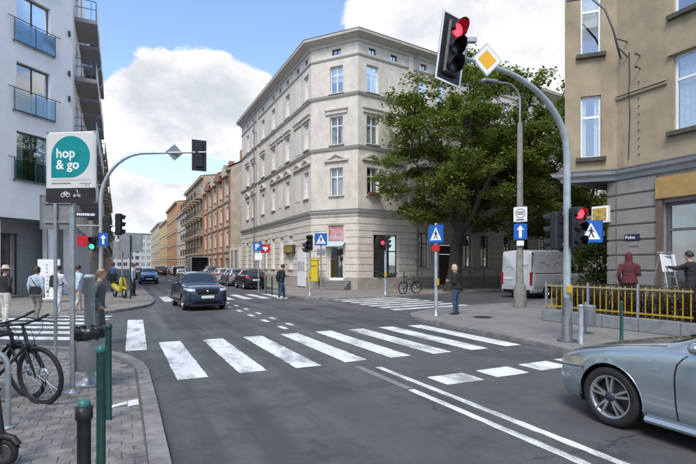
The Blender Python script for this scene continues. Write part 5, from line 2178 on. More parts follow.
def car_shell(st, wheels, ra, W, step=.045, smooth=3, crown=.03):
    """full body surface from stations (x, zb, zbelt, w, ztop, wtop); x from the nose backwards. Arches are cut and snapped."""
    L = st[-1][0]
    xs = [0, .012, .03, .055, .085] + [.12 + step * i for i in range(int((L - .24) / step))] + [L - .1, L - .07, L - .045, L - .02, L]
    xs = sorted(set(round(x, 4) for x in xs if x <= L))
    rows = [lerp_st(st, x) for x in xs]
    for _ in range(smooth):
        new = [r[:] for r in rows]
        for i in range(1, len(rows) - 1):
            if xs[i] < .1 or xs[i] > L - .08:
                continue
            for c in range(1, 6):
                new[i][c] = (rows[i - 1][c] + 2 * rows[i][c] + rows[i + 1][c]) / 4
        rows = new
    grid = []
    for x, r in zip(xs, rows):
        _, zb, zs, w, zt, wt = r
        hh = zs - zb
        half = [(0, zb), (w * .82, zb), (w * .955, zb + .05), (w * .985, zb + hh * .22), (w * 1.0, zb + hh * .52), (w * .992, zb + hh * .74), (w * .975, zs - .035), (w * .945, zs + .012)]
        cab = zt - zs
        if cab > .2:
            half += [(wt + (w * .945 - wt) * .5, zs + cab * .45), (wt + .015, zt - .09), (wt * .90, zt - .025), (wt * .5, zt + crown * .6), (0, zt + crown)]
        else:
            a = w * .945
            half += [(a * .93, zs + .012 + cab * .45), (a * .86, zs + .012 + cab * .75), (a * .72, zt - .006), (a * .4, zt + crown * .4), (0, zt + crown * .6)]
        h = catmull(half, 3)
        grid.append([Vector((-x, y, z)) for y, z in h] + [Vector((-x, -y, z)) for y, z in h[-2:0:-1]])
    n = len(grid[0])
    bm = bmesh.new()
    V = [[bm.verts.new(p) for p in row] for row in grid]
    for i in range(len(V) - 1):
        for j in range(n):
            bm.faces.new((V[i][j], V[i][(j + 1) % n], V[i + 1][(j + 1) % n], V[i + 1][j]))
    bm.faces.new(V[0][::-1]); bm.faces.new(V[-1])
    dead = []
    for f in bm.faces:
        c = f.calc_center_median()
        if abs(c.y) > W / 2 - .30:
            for wx, wz in wheels:
                if (c.x + wx) ** 2 + (c.z - wz) ** 2 < ra * ra:
                    dead.append(f)
                    break
    bmesh.ops.delete(bm, geom=dead, context='FACES')
    for v in bm.verts:
        if v.is_boundary and abs(v.co.y) > W / 2 - .45:
            for wx, wz in wheels:
                d = Vector((v.co.x + wx, v.co.z - wz))
                if abs(d.length - ra) < .10 and d.length > .01 and v.co.z > .12:
                    d = d.normalized() * ra
                    v.co.x, v.co.z = d.x - wx, d.y + wz
    bm.normal_update()
    for f in bm.faces:
        f.smooth = True
    me = bpy.data.meshes.new('body')
    bvh = BVHTree.FromBMesh(bm)
    bm.to_mesh(me)
    bm.free()
    return me, bvh


def drape(bvh, quad, dirn, n=8, m=8, off=.004, thick=True):
    """four corner points projected along dirn on the body; returns a thin skin"""
    d = Vector(dirn).normalized()
    q = [Vector(p) for p in quad]
    top = []
    for i in range(n + 1):
        for j in range(m + 1):
            p = q[0].lerp(q[1], i / n).lerp(q[3].lerp(q[2], i / n), j / m)
            h, nr, idx, dist = bvh.ray_cast(p - d * 1.5, d)
            if h is None:
                h2, nr, idx, dist = bvh.find_nearest(p)
                h = h2 if h2 is not None else p
            if nr.dot(d) > 0:
                nr = -nr
            top.append(h + nr * off)
    mb = MB()
    mb.add(top, [(i * (m + 1) + j, i * (m + 1) + j + 1, (i + 1) * (m + 1) + j + 1, (i + 1) * (m + 1) + j) for i in range(n) for j in range(m)], True)
    return mb


def both(bvh, name, quad, dirn, m, root, n=8, k=8, off=.004):
    for e in (1, -1):
        drape(bvh, [(x, y * e, z) for x, y, z in quad], (dirn[0], dirn[1] * e, dirn[2]), n, k, off).build(name, m, root)


def wheel(root, M, r, w, style='five', side=1, rim=ALLOY, name='wheel'):
    """axle along local Y, outside towards -Y*side... built facing -Y then mirrored"""
    S = Matrix.Scale(-1, 4, (0, 1, 0)) if side < 0 else Matrix.Identity(4)
    A = M @ S
    ri = r * .70
    t = MB(A)
    prof = [(ri, -w * .42), (ri + .01, -w * .5), (r * .9, -w * .5), (r * .97, -w * .42), (r, -w * .25), (r, w * .25), (r * .97, w * .42), (r * .9, w * .5), (ri, w * .45)]
    rings = []
    N_ = 40
    for rr_, y in prof:
        rings.append([Vector((rr_ * math.cos(2 * PI * k / N_), y, rr_ * math.sin(2 * PI * k / N_))) for k in range(N_)])
    t.loft(rings, False)
    wh = t.build(name, RUBBER, root)
    b = MB(A)
    rings = []
    for rr_, y in ((ri + .004, -w * .46), (ri - .006, -w * .47), (ri - .02, -w * .40), (ri - .03, -w * .2), (ri - .03, w * .4)):
        rings.append([Vector((rr_ * math.cos(2 * PI * k / N_), y, rr_ * math.sin(2 * PI * k / N_))) for k in range(N_)])
    b.loft(rings, False)
    def spoke(a, wid0, wid1, y0, y1):
        c, s = math.cos(a), math.sin(a)
        pts = []
        for rad, wd, y in ((.035, wid0, y0), (ri * .5, (wid0 + wid1) / 2, (y0 + y1) / 2 - .004), (ri - .012, wid1, y1)):
            pts.append([Vector((c * rad - s * q, yy, s * rad + c * q)) for q, yy in ((-wd, y + .03), (-wd * .8, y), (wd * .8, y), (wd, y + .03))])
        b.loft(pts, True, False)
    if style == 'double':
        for k in range(5):
            a = 2 * PI * k / 5 + .3
            for e in (-1, 1):
                spoke(a + e * .17, .016, .014, -w * .40, -w * .44)
    else:
        for k in range(5):
            spoke(2 * PI * k / 5 + .3, .05, .032, -w * .36, -w * .42)
    b.build('rim', rim, wh)
    MB(A).lathe([(.055, 0), (.05, .012), (.01, .016)], 16, T3(0, -w * .40, 0) @ RX(PI / 2)).build('hub_cap', mat('hub_dark', (.05, .06, .09), .3, .5), wh)
    MB(A).lathe([(ri * .8, 0), (ri * .8, .02), (.02, .02)], 20, T3(0, w * .05, 0) @ RX(PI / 2)).build('brake_disc', mat('brake_steel', (.10, .10, .10), .5, .7), wh)
    return wh


def paint(name, c, metal=.6):
    return mat(name, c, .30, metal, var=.03, scale=2, coat=1.0, coatr=.025)


def wells(root, wheels, ra, W):
    mb = MB()
    for wx, wz in wheels:
        for e in (-1, 1):
            rings = []
            for y in (W / 2 - .035, W / 2 - .33):
                rings.append([Vector((-wx + ra * 1.0 * math.cos(a), e * y, wz + ra * 1.0 * math.sin(a))) for a in [-.35 + (PI + .7) * k / 20 for k in range(21)]])
            mb.loft(rings, False, True, False)
            mb.add(rings[1], [tuple(range(21))])
    mb.box(-wheels[1][0] - .7, -wheels[0][0] + .55, -W / 2 + .32, W / 2 - .32, .17, .3)
    mb.build('underbody', BLACK, root)


CARS = {
    'sedan': dict(L=4.52, W=1.80, r=.322, wx=(.80, 3.56), ra=.365, st=[
        (0, .36, .50, .46, .54, .4), (.02, .27, .575, .60, .61, .5), (.06, .215, .625, .70, .66, .6), (.16, .19, .675, .785, .715, .68), (.40, .19, .745, .862, .80, .76), (.80, .19, .835, .895, .89, .78),
        (1.2, .19, .895, .90, .96, .77), (1.42, .19, .92, .90, 1.0, .74), (2.12, .19, .945, .90, 1.36, .60), (2.75, .19, .95, .90, 1.405, .59), (3.25, .19, .96, .90, 1.37, .57), (3.95, .20, .97, .885, 1.07, .64),
        (4.25, .22, .97, .86, 1.03, .7), (4.42, .27, .93, .80, .98, .66), (4.49, .33, .86, .70, .9, .56), (4.52, .42, .76, .55, .8, .45)]),
    'suv': dict(L=4.36, W=1.84, r=.34, wx=(.86, 3.49), ra=.385, st=[
        (0, .42, .74, .55, .80, .5), (.03, .30, .80, .72, .88, .6), (.09, .24, .86, .81, .94, .68), (.25, .22, .93, .885, 1.0, .74), (.6, .22, .99, .915, 1.06, .78), (1.1, .22, 1.03, .92, 1.10, .78),
        (1.35, .22, 1.05, .92, 1.13, .76), (2.0, .22, 1.07, .92, 1.55, .64), (2.6, .22, 1.08, .92, 1.62, .64), (3.4, .22, 1.10, .92, 1.60, .62), (3.95, .22, 1.12, .91, 1.50, .6), (4.2, .26, 1.10, .88, 1.22, .6),
        (4.31, .32, 1.0, .80, 1.08, .56), (4.36, .45, .85, .6, .92, .45)]),
    'hatch': dict(L=3.70, W=1.66, r=.30, wx=(.70, 3.10), ra=.335, st=[
        (0, .36, .60, .5, .66, .42), (.03, .26, .66, .64, .73, .5), (.09, .21, .72, .73, .80, .6), (.22, .19, .80, .79, .88, .66), (.5, .19, .88, .82, .96, .7), (.9, .19, .93, .83, 1.02, .7),
        (1.05, .19, .94, .83, 1.06, .69), (1.65, .19, .96, .83, 1.42, .58), (2.3, .19, .97, .83, 1.48, .58), (3.0, .19, .99, .83, 1.46, .57), (3.42, .2, 1.0, .82, 1.36, .56), (3.58, .22, .98, .80, 1.1, .58),
        (3.66, .27, .92, .74, .98, .56), (3.70, .36, .82, .58, .88, .45)]),
    'van': dict(L=5.55, W=2.05, r=.34, wx=(.95, 4.35), ra=.385, st=[
        (0, .42, .80, .6, .9, .5), (.04, .32, .92, .8, 1.02, .7), (.15, .28, 1.02, .93, 1.12, .8), (.5, .27, 1.12, 1.0, 1.22, .85), (.9, .27, 1.18, 1.02, 1.38, .86), (1.1, .27, 1.2, 1.02, 1.6, .86), (1.75, .27, 1.22, 1.025, 2.40, .84),
        (2.1, .27, 1.25, 1.025, 2.52, .86), (3.0, .27, 1.3, 1.025, 2.55, .88), (4.5, .27, 1.3, 1.025, 2.55, .88), (5.3, .27, 1.3, 1.02, 2.53, .87), (5.46, .29, 1.3, 1.0, 2.49, .86), (5.52, .32, 1.28, .975, 2.44, .84), (5.55, .38, 1.25, .94, 2.38, .82)]),
}
TAIL = mat('red_tail_lamp', (.30, .008, .012), .15, var=.1, coat=.8)
HEAD = mat('headlamp_glass', (.62, .64, .66), .12, .4, var=.08, coat=1.0)
HEADY = mat('headlamp_warm', (.40, .38, .31), .08, .3, var=.1, coat=1.0)


def make_car(kind, name, label, cat, pm, loc, rz, group=None, wheel_style='five', rear=True, front=True, head=HEAD):
    c = CARS[kind]
    W, r, L = c['W'], c['r'], c['L']
    whl = [(c['wx'][0], r), (c['wx'][1], r)]
    root = thing(name, label, cat, loc, rz, group)
    key = kind
    if key not in SHELL:
        SHELL[key] = car_shell(c['st'], whl, c['ra'], W)
    me, bvh = SHELL[key]
    me = me.copy()
    me.materials.clear()
    me.materials.append(pm)
    obj('body', me, root)
    wells(root, whl, c['ra'], W)
    for wx, wz in whl:
        for e in (1, -1):
            # left side of the car is +Y: outside faces +Y
            wheel(root, T3(-wx, e * (W / 2 - .125), wz), r, .205, wheel_style, -1 if e > 0 else 1)
    line = mat('shut_line', (.006, .006, .007), .6, var=0)
    trim = mat('black_trim', (.008, .008, .009), .65, var=.15, spec=.25)
    if kind == 'sedan':
        both(bvh, 'side_window', [(-1.66, .9, .985), (-2.16, .9, 1.30), (-2.72, .9, 1.33), (-2.72, .9, .99)], (0, -1, 0), CARGLASS, root)
        both(bvh, 'side_window', [(-2.78, .9, .99), (-2.78, .9, 1.33), (-3.30, .9, 1.28), (-3.62, .9, 1.01)], (0, -1, 0), CARGLASS, root)
        drape(bvh, [(-1.50, -.70, 1.05), (-1.50, .70, 1.05), (-2.10, .54, 1.36), (-2.10, -.54, 1.36)], (-.5, 0, -1), 14, 10).build('windscreen', CARGLASS, root)
        drape(bvh, [(-3.9, -.55, 1.1), (-3.9, .55, 1.1), (-3.35, .5, 1.36), (-3.35, -.5, 1.36)], (.5, 0, -1), 10, 8).build('rear_window', CARGLASS, root)
        both(bvh, 'headlamp', [(-.10, .60, .545), (-.42, .9, .60), (-.52, .9, .70), (-.13, .58, .645)], (-.75, -.66, 0), head, root, 10, 6)
        both(bvh, 'kidney_grille', [(0, .03, .50), (0, .24, .50), (0, .24, .63), (0, .03, .63)], (-1, 0, 0), trim, root, 4, 4)
        drape(bvh, [(0, -.5, .26), (0, .5, .26), (0, .5, .36), (0, -.5, .36)], (-1, 0, 0), 8, 3).build('lower_grille', trim, root)
        for (x0_, y0_, z0_, x1_, y1_, z1_, rr0) in ((-.17, .63, .598, 0, 0, 0, .052), (-.27, .76, .615, 0, 0, 0, .045)):
            for e in (1, -1):
                h, nr, i_, d_ = bvh.ray_cast(Vector((.8, e * y0_ + e * .55, z0_)), Vector((-.87, -e * .5, 0)))
                h, nr, i_, d_ = bvh.find_nearest(Vector((x0_, e * y0_, z0_)))
                Mn = Matrix.Translation(h + nr * .009) @ nr.to_track_quat('Z', 'Y').to_matrix().to_4x4()
                MB(Mn).lathe([(rr0, 0), (rr0 * .92, .004), (rr0 * .8, .002), (.004, .001)], 18).build('lamp_ring', CHROME, root)
        wd = .006
        both(bvh, 'shut_line', [(-.47, .9, .60), (-.475, .9, .60), (-.50, .9, .50), (-.495, .9, .50)], (0, -1, 0), line, root, 2, 4, .0025)
        both(bvh, 'shut_line', [(-.10, .62, .535), (-.46, .9, .592), (-.46, .9, .584), (-.10, .62, .527)], (-.75, -.66, 0), line, root, 10, 1, .0025)
        drape(bvh, [(-.12, -.55, .70), (-.12, .55, .70), (-.13, .55, .704), (-.13, -.55, .704)], (-.6, 0, -1), 10, 1, .0025).build('shut_line', line, root)
        both(bvh, 'belt_trim', [(-1.60, .9, .955), (-3.6, .9, .975), (-3.6, .9, .988), (-1.60, .9, .968)], (0, -1, 0), trim, root, 14, 1, .006)
        # shut lines: bonnet edge, front wing to door, door to door, sill top
        wd = .007
        prev = None
        pts = [(-1.58, .9), (-1.535, .86), (-1.49, .80), (-1.475, .70), (-1.48, .55), (-1.485, .40), (-1.50, .27)]
        for (x0, z0), (x1, z1) in zip(pts, pts[1:]):
            both(bvh, 'shut_line', [(x0 + wd, .9, z0), (x1 + wd, .9, z1), (x1 - wd, .9, z1), (x0 - wd, .9, z0)], (0, -1, 0), line, root, 3, 1, .0025)
        for x in (-2.74,):
            both(bvh, 'shut_line', [(x + wd, .9, .93), (x + wd, .9, .27), (x - wd, .9, .27), (x - wd, .9, .93)], (0, -1, 0), line, root, 8, 1, .0025)
        both(bvh, 'shut_line', [(-.42, .78, 1), (-1.36, .81, 1), (-1.36, .802, 1), (-.42, .772, 1)], (0, 0, -1), line, root, 18, 1, .0025)
        both(bvh, 'door_handle', [(-2.42, .9, .80), (-2.62, .9, .805), (-2.62, .9, .835), (-2.42, .9, .83)], (0, -1, 0), pm, root, 4, 2, .03)
        both(bvh, 'side_repeater', [(-1.235, .9, .705), (-1.335, .9, .712), (-1.335, .9, .735), (-1.235, .9, .728)], (0, -1, 0), CHROME, root, 4, 2, .006)
        # sill skirt
        for e in (1, -1):
            s = MB()
            s.loft([[Vector((x, e * (.885 + a), z)) for a, z in ((-.04, .17), (.012, .175), (.022, .20), (.0, .235), (-.04, .24))] for x in (-1.19, -1.6, -2.4, -3.15)], True, False)
            s.build('sill_skirt', pm, root)
            # rounded wheel arch lip
            for wx, wz in whl:
                pts = [Vector((-wx + (c['ra'] + .004) * math.cos(a), e * .0, wz + (c['ra'] + .004) * math.sin(a))) for a in [-.15 + (PI + .3) * k / 26 for k in range(27)]]
                P = []
                for q in pts:
                    h, nr, i_, d_ = bvh.find_nearest(Vector((q.x, e * .93, q.z)))
                    P.append(Vector((q.x, h.y - e * .004 if h else e * .88, q.z)))
                MB().path(P, .009, 6).build('arch_lip', pm, root)
            # mirror
            M = T3(-1.72, e * .98, 1.0)
            mm = MB(M)
            mm.ell((0, 0, 0), (.075, .11, .062), 16, 10)
            mi = mm.build('mirror', pm, root)
            MB(M).tube((-.02, -e * .1, -.05), (-.02, -e * .16, -.04), .025, n=8).build('mirror_stalk', trim, mi)
        w = MB()
        w.path([(-1.36, -.62, 1.0), (-1.43, -.1, 1.05), (-1.47, .25, 1.055)], .011, 6); w.path([(-1.36, 0, 1.03), (-1.42, .5, 1.045)], .011, 6)
        w.build('wipers', trim, root)
        drape(bvh, [(-1.32, -.70, 1.0), (-1.32, .70, 1.0), (-1.47, .70, 1.0), (-1.47, -.70, 1.0)], (0, 0, -1), 12, 3, .003).build('cowl', trim, root)
    elif kind in ('suv', 'hatch'):
        k = 1 if kind == 'suv' else 0
        zb, zt = (1.11, 1.50) if k else (1.0, 1.36)
        x0, x1, x2, x3 = (-1.62, -2.05, -3.35, -3.85) if k else (-1.28, -1.70, -2.95, -3.32)
        wy = W / 2
        xm = (x1 + x2) / 2 - .05
        both(bvh, 'side_window', [(x0, wy, zb), (x1, wy, zt - .03), (xm, wy, zt), (xm, wy, zb + .01)], (0, -1, 0), CARGLASS, root)
        both(bvh, 'side_window', [(xm - .06, wy, zb + .01), (xm - .06, wy, zt), (x2, wy, zt - .03), (x3 + .1, wy, zb + .05)], (0, -1, 0), CARGLASS, root)
        a = (-1.40, 1.15, -1.98, 1.52) if k else (-1.10, 1.08, -1.62, 1.40)
        drape(bvh, [(a[0], -wy * .78, a[1]), (a[0], wy * .78, a[1]), (a[2], wy * .62, a[3]), (a[2], -wy * .62, a[3])], (-1, 0, -.35), 14, 10).build('windscreen', CARGLASS, root)
        zr = (1.14, 1.46) if k else (1.02, 1.36)
        drape(bvh, [(-L, -wy * .62, zr[0]), (-L, wy * .62, zr[0]), (-L, wy * .56, zr[1]), (-L, -wy * .56, zr[1])], (1, 0, 0), 10, 8).build('rear_window', CARGLASS, root)
        z = .93 if k else .74
        both(bvh, 'headlamp', [(-.05, .52, z - .10), (-.40, wy - .02, z - .04), (-.45, wy - .03, z + .045), (-.08, .50, z + .0)], (-1, -.18, 0), head, root, 8, 5)
        drape(bvh, [(0, -.42, z - .23), (0, .42, z - .23), (0, .50, z - .01), (0, -.50, z - .01)], (-1, 0, 0), 10, 6).build('grille', trim, root)
        drape(bvh, [(0, -.62, .30), (0, .62, .30), (0, .55, .44), (0, -.55, .44)], (-1, 0, 0), 10, 4).build('lower_grille', trim, root)
        if k:
            MB().lathe([(.05, 0), (.045, .01), (.01, .012)], 14, T3(-.002, 0, z - .1) @ RY(PI / 2)).build('badge', CHROME, root)
            both(bvh, 'fog_lamp', [(-.05, .66, .42), (-.15, .80, .42), (-.15, .80, .5), (-.05, .66, .5)], (-1, -.1, 0), trim, root, 4, 4)
            for e in (1, -1):
                MB().path([(-1.7, e * .62, 1.60), (-1.9, e * .66, 1.655), (-3.3, e * .65, 1.66), (-3.6, e * .62, 1.60)], .016, 6).build('roof_rail', CHROME, root)
            drape(bvh, [(0, -.7, .235), (0, .7, .235), (0, .7, .275), (0, -.7, .275)], (-1, 0, 0), 10, 2, .012).build('skid_strip', STEEL, root)
        zp = z - .34 if k else .48
        MB().bbox(-.005, .025, -.26, .26, zp - .055, zp + .055, .008).build('number_plate', PLATE, root)
        both(bvh, 'tail_lamp', [(-L, wy * .62, .80 + .1 * k), (-L + .15, wy - .02, .80 + .1 * k), (-L + .12, wy - .03, 1.02 + .1 * k), (-L, wy * .60, 1.0 + .1 * k)], (1, -.25, 0), TAIL, root, 6, 6)
        MB().bbox(-L - .02, -L + .02, -.26, .26, .62, .73, .008).build('number_plate', PLATE, root)
        drape(bvh, [(-L, -.6, .30), (-L, .6, .30), (-L, .62, .46), (-L, -.62, .46)], (1, 0, 0), 8, 3).build('rear_bumper_insert', trim, root)
        wd = .006
        for x in ((x0 + .22), xm - .03):
            both(bvh, 'shut_line', [(x + wd, wy, zb - .06), (x + wd, wy, .3), (x - wd, wy, .3), (x - wd, wy, zb - .06)], (0, -1, 0), line, root, 8, 1, .002)
        for e in (1, -1):
            M = T3(x0 - .02, e * (wy + .06), zb + .02)
            mi = MB(M).ell((0, 0, 0), (.08, .11, .075), 12, 8).build('mirror', pm, root)
            MB(M).tube((0, -e * .06, -.04), (0, -e * .14, -.06), .03, n=6).build('mirror_stalk', trim, mi)
    elif kind == 'van':
        wy = W / 2
        both(bvh, 'side_window', [(-1.25, wy, 1.32), (-1.75, wy, 1.98), (-2.2, wy, 2.0), (-2.2, wy, 1.3)], (0, -1, 0), CARGLASS, root)
        drape(bvh, [(-1.1, -.85, 1.5), (-1.1, .85, 1.5), (-1.7, .8, 2.2), (-1.7, -.8, 2.2)], (-1, 0, -.2), 10, 8).build('windscreen', CARGLASS, root)
        both(bvh, 'headlamp', [(-.2, .7, .82), (-.55, .99, .95), (-.65, 1.0, 1.15), (-.25, .68, .95)], (-1, -.3, 0), HEAD, root, 6, 5)
        for e in (1, -1):
            MB().bbox(-L - .035, -L + .1, e * .885 - .07, e * .885 + .07, .70, 1.38, .02).build('tail_lamp', TAIL, root)
        wd = .008
        for y in (0, -.93, .93):
            drape(bvh, [(-L, y - wd, .45), (-L, y + wd, .45), (-L, y * .95 + wd, 2.4), (-L, y * .95 - wd, 2.4)], (1, 0, 0), 1, 14, .003).build('door_gap', line, root)
        drape(bvh, [(-L, -.95, .28), (-L, .95, .28), (-L, .95, .46), (-L, -.95, .46)], (1, 0, 0), 10, 3, .02).build('rear_bumper', trim, root)
        both(bvh, 'side_strip', [(-1.5, wy, .55), (-L + .1, wy, .55), (-L + .1, wy, .68), (-1.5, wy, .68)], (0, -1, 0), mat('pale_strip', (.40, .41, .42), .6), root, 14, 3, .008)
        both(bvh, 'slide_rail', [(-2.9, wy, 1.28), (-L + .2, wy, 1.28), (-L + .2, wy, 1.33), (-2.9, wy, 1.33)], (0, -1, 0), trim, root, 10, 1, .006)
        for x in (-2.3, -3.55):
            both(bvh, 'shut_line', [(x + wd, wy, 2.3), (x + wd, wy, .45), (x - wd, wy, .45), (x - wd, wy, 2.3)], (0, -1, 0), line, root, 10, 1, .003)
        MB().bbox(-L - .03, -L + .01, .22, .74, .98, 1.09, .008).build('number_plate', PLATE, root)
        MB().bbox(-L - .03, -L + .0, -.14, -.02, .95, 1.2, .02).build('door_handle', trim, root)
        # printed marks: orange flower and grey swirls
        og = mat('orange_print', (.75, .30, .02), .5)
        gr = mat('grey_print', (.16, .17, .18), .5)
        f = MB()
        for k in range(7):
            a = 2 * PI * k / 7
            c_ = Vector((-.42 + .12 * math.cos(a), 1.92 + .1 * math.sin(a)))
            f.prism([(c_.x + .07 * math.cos(a + b), c_.y + .07 * math.sin(a + b)) for b in (0, 1.2, 2.5, 3.8, 5)], -.004, .004, T3(-L + .005, 0, 0) @ Matrix(((0, 0, 1, 0), (1, 0, 0, 0), (0, 1, 0, 0), (0, 0, 0, 1))))
        f.box(-L, -L + .01, -.72, -.18, 1.66, 1.76)
        f.build('orange_mark', og, root)
        for (y0, z0, rad, a0, a1) in ((-.5, 1.38, .22, .4, 2.6), (.45, 1.4, .26, .6, 2.8), (-.3, 1.22, .2, .2, 2.2)):
            g = MB()
            g.path([(-L + .0, y0 + rad * math.cos(a0 + (a1 - a0) * i / 12), z0 + rad * math.sin(a0 + (a1 - a0) * i / 12)) for i in range(13)], .012, 5)
            g.build('swirl_mark', gr, root)
        for (x0, z0, rad) in ((-4.6, 1.6, .3), (-4.2, 1.55, .22), (-3.3, 1.6, .3)):
            for e in (1, -1):
                g = MB()
                pts = []
                for i in range(13):
                    a = .5 + 2.2 * i / 12
                    q = Vector((x0 + rad * math.cos(a), e * wy, z0 + rad * math.sin(a)))
                    h, nr, _, _ = bvh.ray_cast(q + Vector((0, e, 0)), Vector((0, -e, 0)))
                    pts.append((h if h else q) + Vector((0, e * .003, 0)))
                g.path(pts, .012, 5)
                g.build('swirl_mark', gr, root)
        for e in (1, -1):
            M = T3(-1.45, e * 1.13, 1.5)
            mi = MB(M).bbox(-.06, .06, -.1, .1, -.2, .2, .03).build('mirror', trim, root)
            MB(M).tube((0, -e * .08, 0), (0, -e * .16, -.05), .03, n=6).build('mirror_stalk', trim, mi)
    return root


SHELL = {}
# silver saloon in the right lane (its left front wheel stands at u,v below)
wp = gp(608, 425)
wu, wv = w2uv(wp.x, wp.y)
SILV = paint('silver_blue_paint', (.36, .42, .46), .75)
make_car('sedan', 'silver_saloon', 'silver blue saloon car with alloy wheels entering from the right', 'car', SILV, uv(wu + .76, wv + .83), STREET, None, 'double', head=HEADY)
# dark suv driving towards us
p = uv(18.2, 3.0)
make_car('suv', 'dark_suv', 'dark navy sport utility car driving towards the crossing', 'car', paint('navy_paint', (.018, .032, .062), .4), p, STREET + PI + R(3)).scale = (.9, .9, .9)
# parked row on the right of the street, seen from behind
make_car('hatch', 'black_hatchback', 'small black hatchback parked first beside the parking sign', 'car', paint('black_paint', (.010, .011, .012), .2), uv(36.4, 8.75), STREET, 'cars parked along the right of the street')
make_car('hatch', 'silver_hatchback', 'silver hatchback parked ahead of the black hatchback', 'car', paint('silver_paint', (.42, .43, .44), .7), uv(41.9, 8.75), STREET, 'cars parked along the right of the street')
make_car('hatch', 'white_hatchback', 'white hatchback parked third in the right row', 'car', paint('white_paint', (.62, .62, .61), .05), uv(47.0, 8.75), STREET, 'cars parked along the right of the street')
make_car('suv', 'grey_suv', 'grey sport utility car parked fourth in the right row', 'car', paint('grey_paint', (.10, .11, .12), .6), uv(52.8, 8.75), STREET, 'cars parked along the right of the street')
make_car('suv', 'white_suv', 'white sport utility car parked beyond the box truck', 'car', MC['white_paint'], uv(77, 8.7), STREET + PI, 'cars parked along the right of the street')
for i, (u, c, lab) in enumerate(((83, 'silver_paint', 'far silver car parked just past the white sport utility car'), (88.5, 'white_paint', 'far white car parked sixth beyond the truck'), (94, 'grey_paint', 'far grey car parked near the cream house'), (101, 'black_paint', 'far black car parked before the orange house'), (108, 'white_paint', 'far white car parked at the start of the orange house'), (116, 'silver_paint', 'last far silver car of the right parked row'))):
    make_car('hatch', 'far_parked_car', lab, 'car', MC[c], uv(u, 8.75), STREET, 'cars parked along the right of the street')
make_car('suv', 'red_car', 'dark red car driving away far down the street', 'car', paint('dark_red_paint', (.12, .012, .016), .4), uv(84, 5.9), STREET)
make_car('hatch', 'blue_car', 'blue car parked at the left kerb beyond the scooter', 'car', paint('blue_paint', (.02, .13, .33), .4), uv(46, 2.4), STREET + PI, 'cars parked along the left of the street')
make_car('hatch', 'far_parked_car', 'far dark car parked on the left of the street', 'car', MC['grey_paint'], uv(62, 2.45), STREET + PI, 'cars parked along the left of the street')
# delivery van on the cross street
vp = uv(18.05, 18.75)
WV = paint('van_white_paint', (.56, .57, .58), .0)
van = make_car('van', 'white_van', 'white delivery van with red tail lamps parked behind the lamp post', 'van', WV, vp + Vector((CX, CY, 0)) * 5.55, CROSS)


# box truck with an open rear, parked on the right
def box_truck():
    p = uv(58.5, 8.75)
    root = thing('box_truck', 'white box truck with an open dark rear parked down the street', 'truck', p, STREET)
    WP = MC['white_paint']
    b = MB()
    b.box(0, 4.2, 1.0, 1.06, .8, 2.75); b.box(0, 4.2, -1.06, -1.0, .8, 2.75); b.box(0, 4.2, -1.0, 1.0, 2.69, 2.75); b.box(0, 4.2, -1.0, 1.0, .8, .86); b.box(4.14, 4.2, -1.0, 1.0, .86, 2.69)
    b.build('cargo_box', WP, root)
    MB().box(1.2, 1.25, -.99, .99, .87, 2.68).build('cargo_darkness', DARKIN, root)
    c = MB()
    c.loft([[Vector((x, e, z)) for e, z in ((-.98, .5), (.98, .5), (.98, 1.4), (.9, t), (-.9, t), (-.98, 1.4))] for x, t in ((4.3, 2.2), (5.0, 2.2), (5.5, 1.5), (5.8, 1.2))], True, False)
    c.build('cab', WP, root)
    MB().box(-.1, 4.2, -.9, .9, .5, .78).build('chassis', BLACK, root)
    for x in (.8, 5.0):
        for e in (1, -1):
            wheel(root, T3(x, e * .88, .36), .36, .22, 'five', -1 if e > 0 else 1)
    for e in (1, -1):
        MB().bbox(-.06, -.02, e * .85 - .1, e * .85 + .1, .55, .72, .01).build('tail_lamp', TAIL, root)


box_truck()


